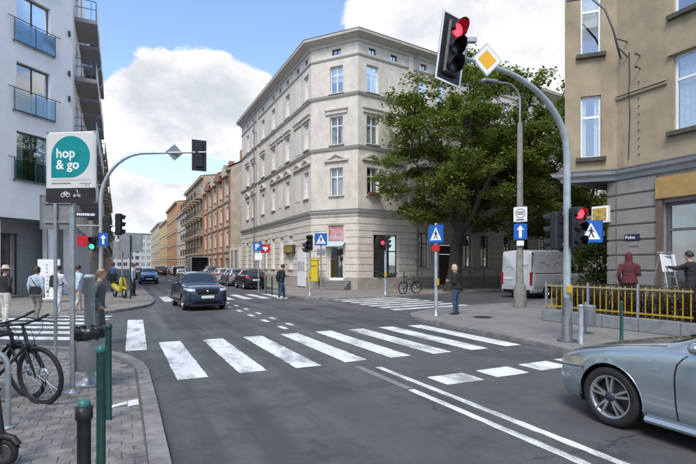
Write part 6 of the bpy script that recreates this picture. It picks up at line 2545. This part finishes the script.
# ---- bicycles
def bicycle(label, loc, rz, tilt, fc, steer=.0, group=None, basket=False, tyre=.024, wr=.345):
    root = thing('bicycle', label, 'bicycle', loc, rz, group)
    root.rotation_euler = (tilt, 0, rz)
    # x forward; rear hub at 0
    wb = 1.08
    fm = fc
    hx, hz = wb - .13, .86
    H = [Vector((wb - .16, 0, .72)), Vector((wb - .20, 0, .88))]
    SR = Matrix.Translation(H[1]) @ Matrix.Rotation(steer, 4, Vector((.04, 0, -.16)).normalized()) @ Matrix.Translation(-H[1])
    def wheel_b(x, S):
        t = MB(S)
        n = 36
        t.path([(x + wr * math.cos(2 * PI * k / n), 0, wr + .0 + wr * math.sin(2 * PI * k / n)) for k in range(n)], tyre, 8, False, True)
        w = t.build('wheel', RUBBER, root)
        r = MB(S)
        r.path([(x + (wr - .032) * math.cos(2 * PI * k / n), 0, wr + (wr - .032) * math.sin(2 * PI * k / n)) for k in range(n)], .011, 6, False, True)
        r.build('rim', mat('dark_rim_metal', (.05, .05, .055), .4, .6), w)
        s = MB(S)
        for k in range(24):
            a = 2 * PI * k / 24
            e = .03 if k % 2 else -.03
            s.tube((x + .02 * math.cos(a + .8), e, wr + .02 * math.sin(a + .8)), (x + (wr - .035) * math.cos(a), 0, wr + (wr - .035) * math.sin(a)), .0022, n=4, cap=False)
        s.build('spokes', CHROME, w)
        MB(S).lathe([(.022, -.05), (.022, .05)], 10, T3(x, 0, wr) @ RX(PI / 2)).build('hub', STEEL, w)
        MB(S).lathe([(.085, -.002), (.085, .002), (.02, .004)], 20, T3(x, .045, wr) @ RX(PI / 2)).build('disc', CHROME, w)
    I = Matrix.Identity(4)
    wheel_b(0, I); wheel_b(wb, SR)
    bb = Vector((.42, 0, .30)); st = Vector((.24, 0, .82)); rh = Vector((0, 0, wr)); fh = Vector((wb, 0, wr))
    f = MB()
    f.tube(bb, st, .017, n=8); f.tube(bb, H[0], .022, n=8); f.tube(st, H[1] - Vector((-.01, 0, .03)), .018, n=8); f.tube(H[0], H[1], .022, n=8)
    for e in (-1, 1):
        f.path([bb + Vector((0, e * .03, 0)), rh + Vector((0, e * .06, 0))], .011, 6)
        f.path([st - Vector((-.02, 0, .08)), rh + Vector((0, e * .06, 0))], .009, 6)
    f.build('frame', fm, root)
    k = MB(SR)
    for e in (-1, 1):
        k.path([H[0] + Vector((.02, e * .05, -.03)), H[0].lerp(fh, .5) + Vector((.02, e * .06, 0)), fh + Vector((0, e * .055, 0))], [.018, .017, .012], 8)
    k.box(H[0].x - .02, H[0].x + .06, -.07, .07, H[0].z - .05, H[0].z - .01)
    k.build('fork', BLACK, root)
    h = MB(SR)
    h.tube(H[1], H[1] + Vector((-.02, 0, .08)), .016, n=8)
    c = H[1] + Vector((.04, 0, .1))
    h.path([c + Vector((-.1, -.36, .03)), c + Vector((-.02, -.2, .02)), c, c + Vector((-.02, .2, .02)), c + Vector((-.1, .36, .03))], .014, 8)
    for e in (-1, 1):
        h.path([c + Vector((-.02, e * .22, 0)), c + Vector((.07, e * .26, -.03)), c + Vector((.05, e * .34, -.05))], .007, 6)
    hb = h.build('handlebar', BLACK, root)
    for e in (-1, 1):
        MB(SR).tube(c + Vector((-.07, e * .27, .025)), c + Vector((-.105, e * .38, .032)), .018, n=8).build('grip', RUBBER, hb)
    cb = MB(SR)
    cb.path([c + Vector((.03, -.2, 0)), c + Vector((.14, -.05, -.06)), H[0] + Vector((.08, .03, .05)), H[0].lerp(fh, .5)], .004, 5)
    cb.path([c + Vector((.03, .2, 0)), c + Vector((.12, .1, -.1)), H[0] + Vector((.03, .0, -.0))], .004, 5)
    cb.build('brake_cables', BLACK, root)
    s = MB()
    s.tube(st, st + Vector((-.03, 0, .13)), .014, n=8)
    s.build('seat_post', STEEL, root)
    q = MB()
    rings = []
    for x, w, z in ((-.15, .065, .0), (-.12, .075, .012), (-.03, .055, .006), (.07, .025, .004), (.13, .018, -.004)):
        o = st + Vector((-.03 + x, 0, .15 + z))
        rings.append([o + Vector((0, w * math.cos(a), .028 * math.sin(a))) for a in [2 * PI * i / 12 for i in range(12)]])
    q.loft(rings)
    q.build('saddle', BLACK, root)
    m = MB()
    m.lathe([(.09, -.003), (.09, .003), (.03, .006)], 20, T3(*bb) @ T3(0, -.06, 0) @ RX(PI / 2))
    m.path([bb + Vector((0, -.07, 0)), bb + Vector((.12, -.08, -.12))], .011, 6); m.path([bb + Vector((0, .07, 0)), bb + Vector((-.12, .08, .12))], .011, 6)
    cr = m.build('crankset', STEEL, root)
    MB().box(bb.x + .08, bb.x + .16, -.19, -.09, .165, .19).build('pedal', BLACK, cr)
    MB().box(bb.x - .16, bb.x - .08, .09, .19, .41, .435).build('pedal', BLACK, cr)
    return root


fw = gp(42, 403.5, .06)                     # front wheel contact
ang = math.atan2(.42, .91)
def place_bike(fw, ang, *a, **k):
    loc = fw - Vector((math.cos(ang), math.sin(ang), 0)) * 1.08
    return bicycle(a[0], loc, ang, *a[1:], **k)


NAVY = mat('navy_bike_paint', (.012, .016, .028), .35, var=.1, coat=.6)
place_bike(fw, R(-14), 'dark mountain bike nearest the camera parked on the near pavement', R(4), NAVY, R(4), 'bicycles parked on the near pavement')
place_bike(gp(29, 397, .06), R(-8), 'second dark bicycle leaning behind the mountain bike', R(6), mat('black_bike_paint', (.01, .01, .011), .4, var=.1), R(14), 'bicycles parked on the near pavement')
fb = bicycle('thin dark bicycle parked at the tenement wall by the shop window', gp(403, 294, PH), R(38), 0, BLACK, 0.2, 'bicycles at the tenement wall')


# bike rack hoop and the small scooter wheel at the lower left
def hoop():
    p = gp(8, 427, .06)
    root = thing('bike_rack', 'grey steel bike rack hoop at the left edge', 'bike rack', p, R(197))
    pts = [(0, 0, 0), (0, 0, .62)] + [(.18 * (1 - math.cos(a)), 0, .62 + .18 * math.sin(a)) for a in [PI / 2 * i / 6 for i in range(1, 7)]] + [(.7 - .18 + .18 * math.sin(a), 0, .62 + .18 * math.cos(a)) for a in [PI / 2 * i / 6 for i in range(7)]] + [(.7, 0, 0)]
    MB().path(pts, .028, 12).build('tube', STEEL, root)
    for x in (0, .7):
        MB().lathe([(.07, 0), (.07, .01), (.03, .014)], 12, T3(x, 0, 0)).build('foot_plate', STEEL, root)


hoop()


def kick_scooter():
    p = gp(5, 466, .06)
    root = thing('electric_scooter', 'black electric kick scooter cut by the left edge', 'scooter', p, R(175))
    for x in (0, .85):
        n = 28
        w = MB().path([(x + .09 * math.cos(2 * PI * k / n), 0, .115 + .09 * math.sin(2 * PI * k / n)) for k in range(n)], .027, 10, False, True).build('wheel', RUBBER, root)
        MB().lathe([(.07, -.025), (.075, -.02), (.075, .02), (.07, .025), (.02, .04)], 18, T3(x, 0, .115) @ RX(PI / 2)).build('hub', mat('grey_hub', (.13, .13, .13), .4, .5), w)
    MB().bbox(.15, .75, -.075, .075, .09, .13, .02).build('deck', BLACK, root)
    s = MB()
    s.path([(0, 0, .115), (.03, 0, .25), (.14, 0, 1.08)], [.02, .026, .022], 10)
    for e in (-.055, .055):
        s.path([(0, e, .115), (.02, e * .8, .23), (.03, 0, .27)], .012, 6)
    s.build('stem', mat('dark_red_stem', (.02, .016, .016), .4), root)
    s = MB()
    s.path([(.1, -.13 * .9, .24), (-.02, -.0, .235), (-.13, 0, .16)], .01, 6)
    s.path([(-.12, 0, .18), (-.07, 0, .235), (0, 0, .25), (.09, 0, .22)], .03, 8)
    s.build('mudguard', BLACK, root)
    MB().tube((.14, -.24, 1.08), (.14, .24, 1.08), .016, n=8).build('handlebar', BLACK, root)


kick_scooter()


# yellow motor scooter on the far left pavement
def motor_scooter():
    p = gp(115, 297.0, PH)
    root = thing('motor_scooter', 'yellow and black motor scooter parked on the far left pavement', 'scooter', p, STREET + R(200))
    Y = mat('yellow_scooter_paint', (.42, .38, .03), .3, coat=.8)
    for x in (0, 1.25):
        n = 24
        w = MB().path([(x + .2 * math.cos(2 * PI * k / n), 0, .25 + .2 * math.sin(2 * PI * k / n)) for k in range(n)], .055, 8, False, True).build('wheel', RUBBER, root)
        MB().lathe([(.14, -.03), (.14, .03), (.03, .05)], 16, T3(x, 0, .25) @ RX(PI / 2)).build('hub', STEEL, w)
    b = MB()
    b.loft([[Vector((x, w * math.cos(a), z + h * math.sin(a))) for a in [2 * PI * i / 12 for i in range(12)]] for x, w, z, h in ((-.25, .08, .62, .06), (-.1, .17, .58, .17), (.25, .2, .55, .2), (.5, .16, .42, .14), (.62, .12, .34, .06), (.9, .13, .34, .05))])
    b.build('rear_body', Y, root)
    f = MB()
    f.loft([[Vector((x, w * math.cos(a), z + .05 * math.sin(a))) for a in [2 * PI * i / 12 for i in range(12)]] for x, w, z in ((1.02, .17, .34), (1.08, .2, .6), (1.02, .17, .85), (.96, .1, 1.02))])
    f.build('leg_shield', Y, root)
    MB().bbox(-.25, .5, -.14, .14, .74, .84, .04).build('seat', BLACK, root)
    MB().bbox(-.55, -.2, -.2, .2, .82, 1.2, .04).build('top_box', BLACK, root)
    h = MB()
    h.path([(1.25, 0, .25), (1.1, 0, .7), (.95, 0, 1.05)], .03, 8); h.tube((.95, -.34, 1.08), (.95, .34, 1.08), .02, n=8)
    h.build('handlebar', BLACK, root)
    MB().path([(1.02, 0, .47), (1.25, 0, .53), (1.45, 0, .42)], .06, 8).build('mudguard', Y, root)


motor_scooter()
# ------------------------------------------------------------------ people
TMP = bpy.data.scenes.new('tmp')
TVL = TMP.view_layers[0]
SKIN = mat('skin', (.46, .27, .20), .55, var=.06, scale=20)


def person(label, loc, rz, top, legs, shoe, hair, H=1.75, step=.0, arms=('down', 'down'), hair_len='short', lean=0., build=1.0,
           hood=False, long_top=0., bald=False, extra=None, headturn=0., sleeve='long', group=None, vox=.017, knee=.0):
    """faces local +Y. The body is one remeshed surface with clothing colours; hair and bags are children."""
    root = thing('person', label, 'person', loc, rz, group)
    k = H / 1.75
    src = MB()
    ids = []

    def piece(i):
        while len(ids) < len(src.f):
            ids.append(i)

    def ring(c, rx, ry, t=Vector((0, 0, 1)), n=14):
        t = t.normalized()
        x = Vector((1, 0, 0)) - t * t.x
        x.normalize()
        y = t.cross(x)
        return [c + x * rx * math.cos(2 * PI * i / n) + y * ry * math.sin(2 * PI * i / n) for i in range(n)]

    def limb(pts, rs, sq=1.0):
        rings = []
        pts = [Vector(p) for p in pts]
        for i, p in enumerate(pts):
            t = pts[min(i + 1, len(pts) - 1)] - pts[max(i - 1, 0)]
            if abs(t.normalized().x) > .95:
                t = Vector((t.x, t.y, t.z + .3))
            rings.append(ring(p, rs[i], rs[i] * sq, t))
        src.loft(rings)

    b = build
    lz = lambda z: lean * max(0, z - .92) * .6
    T = []
    for z, rx, ry, oy in ((.83, .12, .095, -.005), (.90, .168, .118, -.012), (.97, .172, .122, -.01), (1.08, .152, .108, .0), (1.2, .165, .118, .005), (1.32, .185, .125, .0), (1.41, .175, .108, -.015), (1.47, .11, .075, -.02), (1.50, .062, .062, -.01)):
        T.append(ring(Vector((0, oy + lz(z), z)), rx * b, ry * b))
    src.loft(T[:3]); piece(1)
    src.loft(T[2:8]); piece(0)
    ny = lz(1.5)
    limb([(0, ny - .01, 1.45), (0, ny + .005, 1.52), (0, ny + .02, 1.58)], [.062, .054, .054]); piece(3)
    hc = Vector((0, ny + .03, 1.635))
    HR = T3(*hc) @ RZ(headturn) @ RX(-lean * .3)
    hr = []
    for z, rx, ry, oy in ((-.115, .03, .03, .045), (-.1, .048, .055, .03), (-.06, .06, .078, .012), (-.01, .071, .092, .0), (.04, .076, .098, -.005), (.08, .068, .088, -.008), (.108, .045, .058, -.01), (.12, .015, .02, -.01)):
        hr.append([HR @ q for q in ring(Vector((0, oy, z)), rx, ry)])
    src.loft(hr)
    src.loft([[HR @ q for q in ring(Vector((0, .085, .012)), .009, .012)], [HR @ q for q in ring(Vector((0, .105, -.028)), .016, .016)], [HR @ q for q in ring(Vector((0, .088, -.036)), .012, .012)]])
    for e in (-1, 1):
        src.ell((0, 0, 0), (.014, .022, .034), 8, 6, HR @ T3(e * .074, -.005, -.005))
    piece(3)
    # legs
    feet = []
    for e, s in ((-1, step), (1, -step)):
        hip = Vector((e * .088 * b, -.005, .90))
        ank = Vector((e * .085, s, .085 + (max(0, -s) * .16)))
        kn = hip.lerp(ank, .49) + Vector((0, .035 + abs(s) * .16 + knee, 0))
        limb([hip + Vector((0, 0, .02)), hip.lerp(kn, .35), kn, kn.lerp(ank, .35) + Vector((0, -.012, 0)), ank.lerp(kn, .12), ank], [.094 * b, .085 * b, .060 * b, .060 * b, .048, .047], 1.05)
        piece(1)
        tilt = max(0, -s) * 1.2
        F = T3(ank.x, ank.y, ank.z) @ RX(-tilt)
        src.loft([[F @ q for q in ring(Vector((0, y, z)), rx, rz_, Vector((0, 1, 0)))] for y, z, rx, rz_ in ((-.075, -.045, .028, .035), (-.05, -.04, .036, .045), (.02, -.035, .04, .045), (.1, -.052, .046, .032), (.16, -.058, .04, .026), (.19, -.06, .02, .018))])
        src.loft([[F @ q for q in ring(Vector((0, .0, -.05)), .035, .04)], [F @ q for q in ring(Vector((0, 0, .01)), .04, .042)]])
        piece(2)
    # arms
    fing = MB()
    for e, pose in ((-1, arms[0]), (1, arms[1])):
        sh = Vector((e * .185 * b, lz(1.42) - .01, 1.405))
        if pose == 'down':
            el = sh + Vector((e * .055, -.03, -.285)); wr = el + Vector((e * -.005, .06, -.25))
        elif pose == 'fwd':
            el = sh + Vector((e * .04, .10, -.27)); wr = el + Vector((-e * .02, .17, -.18))
        elif pose == 'back':
            el = sh + Vector((e * .05, -.13, -.26)); wr = el + Vector((0, -.06, -.245))
        elif pose == 'bent':
            el = sh + Vector((e * .05, -.02, -.28)); wr = el + Vector((-e * .10, .21, .06))
        elif pose == 'pocket':
            el = sh + Vector((e * .08, -.09, -.26)); wr = el + Vector((-e * .06, .12, -.2))
        elif pose == 'reach':
            el = sh + Vector((e * .06, .2, -.12)); wr = el + Vector((-e * .03, .22, .06))
        limb([sh + Vector((-e * .045, 0, .01)), sh + Vector((e * .005, 0, -.03)), sh.lerp(el, .5), el, el.lerp(wr, .4), wr], [.062 * b, .064 * b, .055 * b, .046 * b, .042 * b, .034])
        if sleeve == 'long':
            piece(0)
        else:
            n0 = len(ids)
            piece(0)
            # forearm faces: two last spans
            nf = len(src.f)
            for q in range(n0 + 14 * 3, nf):
                ids[q] = 3
        d = (wr - el).normalized()
        pal = wr + d * .085
        src.loft([ring(wr - d * .01, .026, .022, d), ring(wr + d * .03, .036, .020, d), ring(pal, .038, .017, d)])
        piece(3)
        x = Vector((1, 0, 0)) - d * d.x
        x.normalize()
        y = d.cross(x)
        cur = -y if pose in ('down', 'back', 'pocket') else y
        cur = Vector((-e, 0, 0)) if pose == 'down' else cur
        for f, (o, ln) in enumerate(((-.027, .068), (-.009, .078), (.009, .074), (.026, .058))):
            a = pal + y * o * 1.0 - d * .012
            m1 = a + d * ln * .5 + cur * .008
            m2 = a + d * ln * .9 + cur * .03
            fing.path([a, m1, m2], [.0095, .009, .0065], 6)
        a = wr + d * .03 + y * .03 * 1
        fing.path([a, a + d * .04 + y * .022, a + d * .07 + y * .024 + cur * .01], [.011, .0105, .007], 6)
    # remesh to one skin
    me = src.mesh('src', SKIN)
    so = bpy.data.objects.new('src', me)
    TMP.collection.objects.link(so)
    md = so.modifiers.new('r', 'REMESH'); md.mode = 'VOXEL'; md.voxel_size = vox
    ms = so.modifiers.new('s', 'SMOOTH'); ms.factor = .5; ms.iterations = 3
    TVL.update()
    dg = TVL.depsgraph
    out = bpy.data.meshes.new_from_object(so.evaluated_get(dg))
    bvh = BVHTree.FromPolygons([Vector(v) for v in src.v], src.f)
    bpy.data.objects.remove(so)
    vid = []
    for v in out.vertices:
        h, nr, i, d = bvh.find_nearest(v.co)
        vid.append(ids[i] if i is not None else 0)
    # cloth folds
    sd_ = random.random() * 50
 
    nrm = [v.normal.copy() for v in out.vertices]
    cos = [v.co.copy() for v in out.vertices]
    for q, i in enumerate(vid):
        if i in (0, 1):
            p = cos[q]
            a = noise.noise(Vector((p.x * 9, p.y * 9, p.z * 17)) + Vector((sd_, 0, 0))) * .010 + noise.noise(p * 26 + Vector((sd_, 3, 1))) * .005
            cos[q] = p + nrm[q] * (a + .004)
    out.vertices.foreach_set('co', [x for p in cos for x in p])
    bm = bmesh.new()
    bm.from_mesh(out)
    o0 = len(bm.verts)
    vs = [bm.verts.new(p) for p in fing.v]
    nf0 = len(bm.faces)
    for f in fing.f:
        bm.faces.new([vs[i] for i in f])
    bm.faces.ensure_lookup_table()
    for f in bm.faces:
        f.smooth = True
        if f.index >= nf0 or f.index < 0:
            f.material_index = 3
    bm.to_mesh(out)
    bm.free()
    out.materials.clear()
    for m in (top, legs, shoe, SKIN):
        out.materials.append(m)
    n0 = len(vid)
    for pl in out.polygons:
        if all(i < n0 for i in pl.vertices):
            cnt = [vid[i] for i in pl.vertices]
            pl.material_index = max(set(cnt), key=cnt.count)
        else:
            pl.material_index = 3
    out.name = 'body'
    bd = obj('body', out, root)
    # jacket / shirt hem worn loose over the trousers
    if long_top > 0:
        j = MB()
        rg = []
        for z, rx, ry, oy in ((1.12, .165, .122, 0), (1.02, .180, .132, -.008), (.93, .190, .138, -.01), (.95 - long_top, .196, .142, -.01), (.955 - long_top, .180, .128, -.01), (1.0, .17, .12, -.008)):
            rr_ = ring(Vector((0, oy + lz(z), z)), rx * b, ry * b, Vector((0, 0, 1)), 28)
            rr_ = [q + Vector((q.x, q.y, 0)) * .05 * noise.noise(Vector((q.x * 12, q.y * 12, z * 3 + sd_))) for q in rr_]
            rg.append(rr_)
        j.loft(rg, False)
        j.build('loose_hem', top, root)
    # face details
    for e in (-1, 1):
        MB(HR).ell((e * .030, .082, .008), (.011, .008, .007), 8, 6).build('eye', mat('eye_dark', (.03, .025, .02), .2, var=0), root)
    MB(HR).ell((0, .083, -.062), (.022, .006, .006), 8, 5).build('mouth', mat('lips', (.36, .14, .12), .5, var=0), root)
    # hair shell
    if not hood:
        h = MB(HR)
        rg = []
        n = 24
        rows = 12
        zmin = {'short': -.05, 'bob': -.13, 'long': -.22}[hair_len]
        V_, F_ = [], []
        for i in range(rows + 1):
            a = PI / 2 - (PI * .62) * i / rows
            for q in range(n):
                t = 2 * PI * q / n
                cx, cy = math.cos(t), math.sin(t)
                fr = max(0, cy)          # front
                aa = a
                if bald:
                    aa = min(a, .62)
                z = .122 * math.sin(aa)
                rad = max(.02, math.cos(aa)) if aa > 0 else 1 - .18 * (1 - math.cos(aa)) * 2
                zz = z if aa > 0 else max(zmin, .122 * math.sin(aa) * (1 if hair_len == 'short' else 1.9))
                lim = .065 if cy > .55 else (.0 if cy > .2 else zmin)
                if hair_len != 'short' and cy < .55:
                    lim = zmin
                zz = max(zz, lim)
                jit = 1 + .10 * noise.noise(Vector((cx * 5, cy * 5, i * .9 + sd_))) + .06 * noise.noise(Vector((cx * 14, cy * 14, i * 1.9 + sd_)))
                V_.append(Vector((.087 * rad * cx * jit, (.108 * rad * cy) * jit - .012, zz + .012)))
        for i in range(rows):
            for q in range(n):
                F_.append((i * n + q, i * n + (q + 1) % n, (i + 1) * n + (q + 1) % n, (i + 1) * n + q))
        h.add(V_, F_, True)
        if not bald:
            h.add(V_[:n], [tuple(range(n))])
        h.build('hair', hair, root)
    else:
        h = MB(HR)
        rg = []
        for z, rx, ry, oy in ((-.17, .13, .1, -.03), (-.13, .092, .1, -.02), (-.07, .086, .108, -.018), (.03, .09, .112, -.018), (.085, .078, .095, -.02), (.12, .048, .058, -.025), (.135, .012, .012, -.028)):
            rg.append([q if q.y < .07 else Vector((q.x * 1.0, .07, q.z)) for q in ring(Vector((0, oy, z)), rx, ry, Vector((0, 0, 1)), 22)])
        h.loft(rg)
        h.build('hood', top, root)
    if extra:
        extra(root, lz)
    root.scale = (k, k, k)
    return root


def backpack(m, z0=.98, z1=1.42, w=.15, d=.13):
    def f(root, lz):
        b = MB()
        rg = []
        for z, a, e in ((z0, .7, .6), (z0 + .04, .95, .95), ((z0 + z1) / 2, 1.0, 1.05), (z1 - .06, .9, .85), (z1, .55, .5)):
            rg.append([Vector((w * a * math.copysign(abs(math.cos(t)) ** .6, math.cos(t)), -.125 - d * .5 + d * .62 * e * math.copysign(abs(math.sin(t)) ** .7, math.sin(t)) + lz(z), z)) for t in [2 * PI * i / 20 for i in range(20)]])
        b.loft(rg)
        bp = b.build('backpack', m, root)
        MB().bbox(-w * .7, w * .7, -.125 - d * 1.18, -.125 - d * 1.0, z0 + .05, z0 + .22, .02).build('pocket', m, bp)
        for e in (-1, 1):
            MB().path([(e * .1, -.1 + lz(z1), z1 - .04), (e * .105, -.03 + lz(1.47), 1.475), (e * .11, .09 + lz(1.42), 1.42), (e * .13, .135 + lz(1.25), 1.25), (e * .16, .07, 1.08), (e * .15, -.08, z0 + .06)], .016, 6).build('strap', m, bp)
    return f


def shoulder_bag(m, e=1):
    def f(root, lz):
        b = MB(T3(e * .10, -.17, .98) @ RZ(e * .3))
        b.loft([[Vector((x * s, y * 1.0, z)) for x, y in [(.17 * math.copysign(abs(math.cos(t)) ** .5, math.cos(t)), .05 * math.copysign(abs(math.sin(t)) ** .6, math.sin(t))) for t in [2 * PI * i / 18 for i in range(18)]]] for z, s in ((-.12, .8), (-.08, 1.0), (.02, 1.0), (.10, .9), (.14, .75))])
        bg = b.build('shoulder_bag', m, root)
        MB().path([(e * .20, -.16, 1.08), (e * .05, -.155, 1.22), (-e * .08, -.12, 1.38), (-e * .11, -.02, 1.475), (-e * .06, .11, 1.38), (e * .12, .13, 1.12), (e * .2, .0, 1.05), (e * .22, -.12, 1.05)], .013, 6).build('strap', m, bg)
    return f


def cloth(name, c):
    return mat(name, c, .85, var=.14, scale=14, bump=.3, bscale=120)


DARKJ = cloth('black_jacket', (.018, .018, .020))
BLUEJ = cloth('blue_jeans', (.035, .065, .13))
BEIGET = cloth('beige_trousers', (.46, .41, .33))
LBLUE = cloth('light_blue_shirt', (.42, .50, .60))
WHITEC = cloth('white_shirt', (.66, .67, .68))
GREYC = cloth('grey_jacket', (.085, .09, .095))
GREYT = cloth('grey_trousers', (.24, .23, .21))
CREAMT = cloth('cream_trousers', (.60, .57, .50))
RED = cloth('dark_red_hoodie', (.085, .014, .020))
SHOE = cloth('dark_shoes', (.03, .028, .026))
WSHOE = cloth('white_shoes', (.6, .6, .58))
HB = mat('brown_hair', (.045, .028, .018), .6, var=.3, scale=40)
HK = mat('black_hair', (.014, .012, .011), .5, var=.3, scale=40)
HBL = mat('blonde_hair', (.46, .37, .24), .6, var=.2, scale=40)
HG = mat('greying_hair', (.12, .085, .065), .6, var=.3, scale=40)
HATM = cloth('straw_hat', (.50, .43, .32))
BAG = cloth('dark_bag', (.022, .018, .022))


def look(dx, dy):
    return math.atan2(dy, dx) - PI / 2


def sun_hat(root, lz):
    MB(T3(0, .02, 1.70)).lathe([(.165, -.01), (.165, 0), (.1, .012), (.088, .08), (.06, .105), (.01, .11)], 20).build('hat', HATM, root)


# man with black jacket and backpack stepping over the far crossing
person('man in black jacket and jeans with a backpack stepping onto the far crossing', gp(281.5, 299.5, .0), look(.75, .3), DARKJ, BLUEJ, WSHOE, HK, 1.78, .16, ('back', 'bent'), 'short', .12, 1.12, long_top=.06, extra=backpack(DARKJ))
# blonde woman at the right corner
person('blonde woman in black jacket and blue jeans at the right crossing', gp(456, 314.5, PH), look(-.80, .3), DARKJ, BLUEJ, SHOE, HBL, 1.66, .03, ('bent', 'pocket'), 'bob', .10, 1.10, long_top=.05, headturn=.0)
# four walkers on the left crossing
person('person in dark top and cream trousers with a hat at the left edge', gp(5, 324, .0), look(.2, 1), DARKJ, CREAMT, WSHOE, HG, 1.70, .06, ('down', 'pocket'), 'short', .0, 1.08, extra=sun_hat)
person('person in light blue shirt carrying a dark shoulder bag on the crossing', gp(36.5, 321, .0), look(.15, 1), LBLUE, GREYT, SHOE, HB, 1.70, .10, ('down', 'down'), 'bob', .02, 1.08, long_top=.12, extra=shoulder_bag(BAG))
person('person in white shirt with a black backpack between the two sign posts', gp(58, 314, .0), look(.3, 1), WHITEC, WHITEC, SHOE, HK, 1.72, .16, ('back', 'fwd'), 'short', .04, 1.0, extra=backpack(BAG))
person('person in pale blue shirt and beige trousers right of the tall sign post', gp(77.5, 313.5, .0), look(.5, 1), LBLUE, BEIGET, SHOE, HK, 1.74, .17, ('fwd', 'back'), 'short', .05, 1.04, long_top=.10)
# man in grey jacket behind the bin
person('balding man in grey jacket standing behind the litter bin post', Vector((-5.45, 10.1, .0)), look(.95, .35), GREYC, GREYC, SHOE, HG, 1.66, .08, ('pocket', 'pocket'), 'short', .14, 1.12, long_top=.10, bald=True, vox=.015)
# hooded figure behind the railing
person('person in dark red hooded jacket seen from behind at the yellow railing', uv(7.9, 12.35, .36), look(.3, 1), RED, cloth('dark_trousers', (.02, .02, .024)), SHOE, HK, 1.72, .02, ('pocket', 'bent'), 'short', .10, 1.06, hood=True, long_top=.03)
# worker at the shop window, at the frame edge


def white_panel(root, lz):
    MB(T3(-.02, .52, 1.42) @ RX(-.15)).bbox(-.42, .42, -.012, .012, -.22, .26, .01).build('white_panel', SIGNWHITE, root)


person('worker in dark clothes holding a white panel behind the step ladder', uv(6.95, 13.45, .36), look(-.55, .85), DARKJ, DARKJ, SHOE, HK, 1.75, .05, ('reach', 'reach'), 'short', .1, 1.08, extra=white_panel)
# small figures down the left pavement
person('person with a blue backpack far down the left pavement', gp(113, 292, PH), look(-.4, 1), GREYC, BLUEJ, SHOE, HB, 1.75, .12, ('fwd', 'back'), 'short', .03, 1.0, extra=backpack(cloth('blue_backpack', (.03, .10, .28))), vox=.022)
person('person in pale shirt standing by the grey sign backs', gp(133, 296, PH), look(1, .3), LBLUE, DARKJ, SHOE, HB, 1.72, .05, ('down', 'down'), 'short', .02, 1.0, vox=.022)
person('person in dark coat walking in the road by the far parked cars', uv(70, 7.0, 0), look(-.4, 1), DARKJ, DARKJ, SHOE, HB, 1.75, .12, ('down', 'down'), 'short', .02, 1.0, vox=.03)

bpy.data.scenes.remove(TMP)
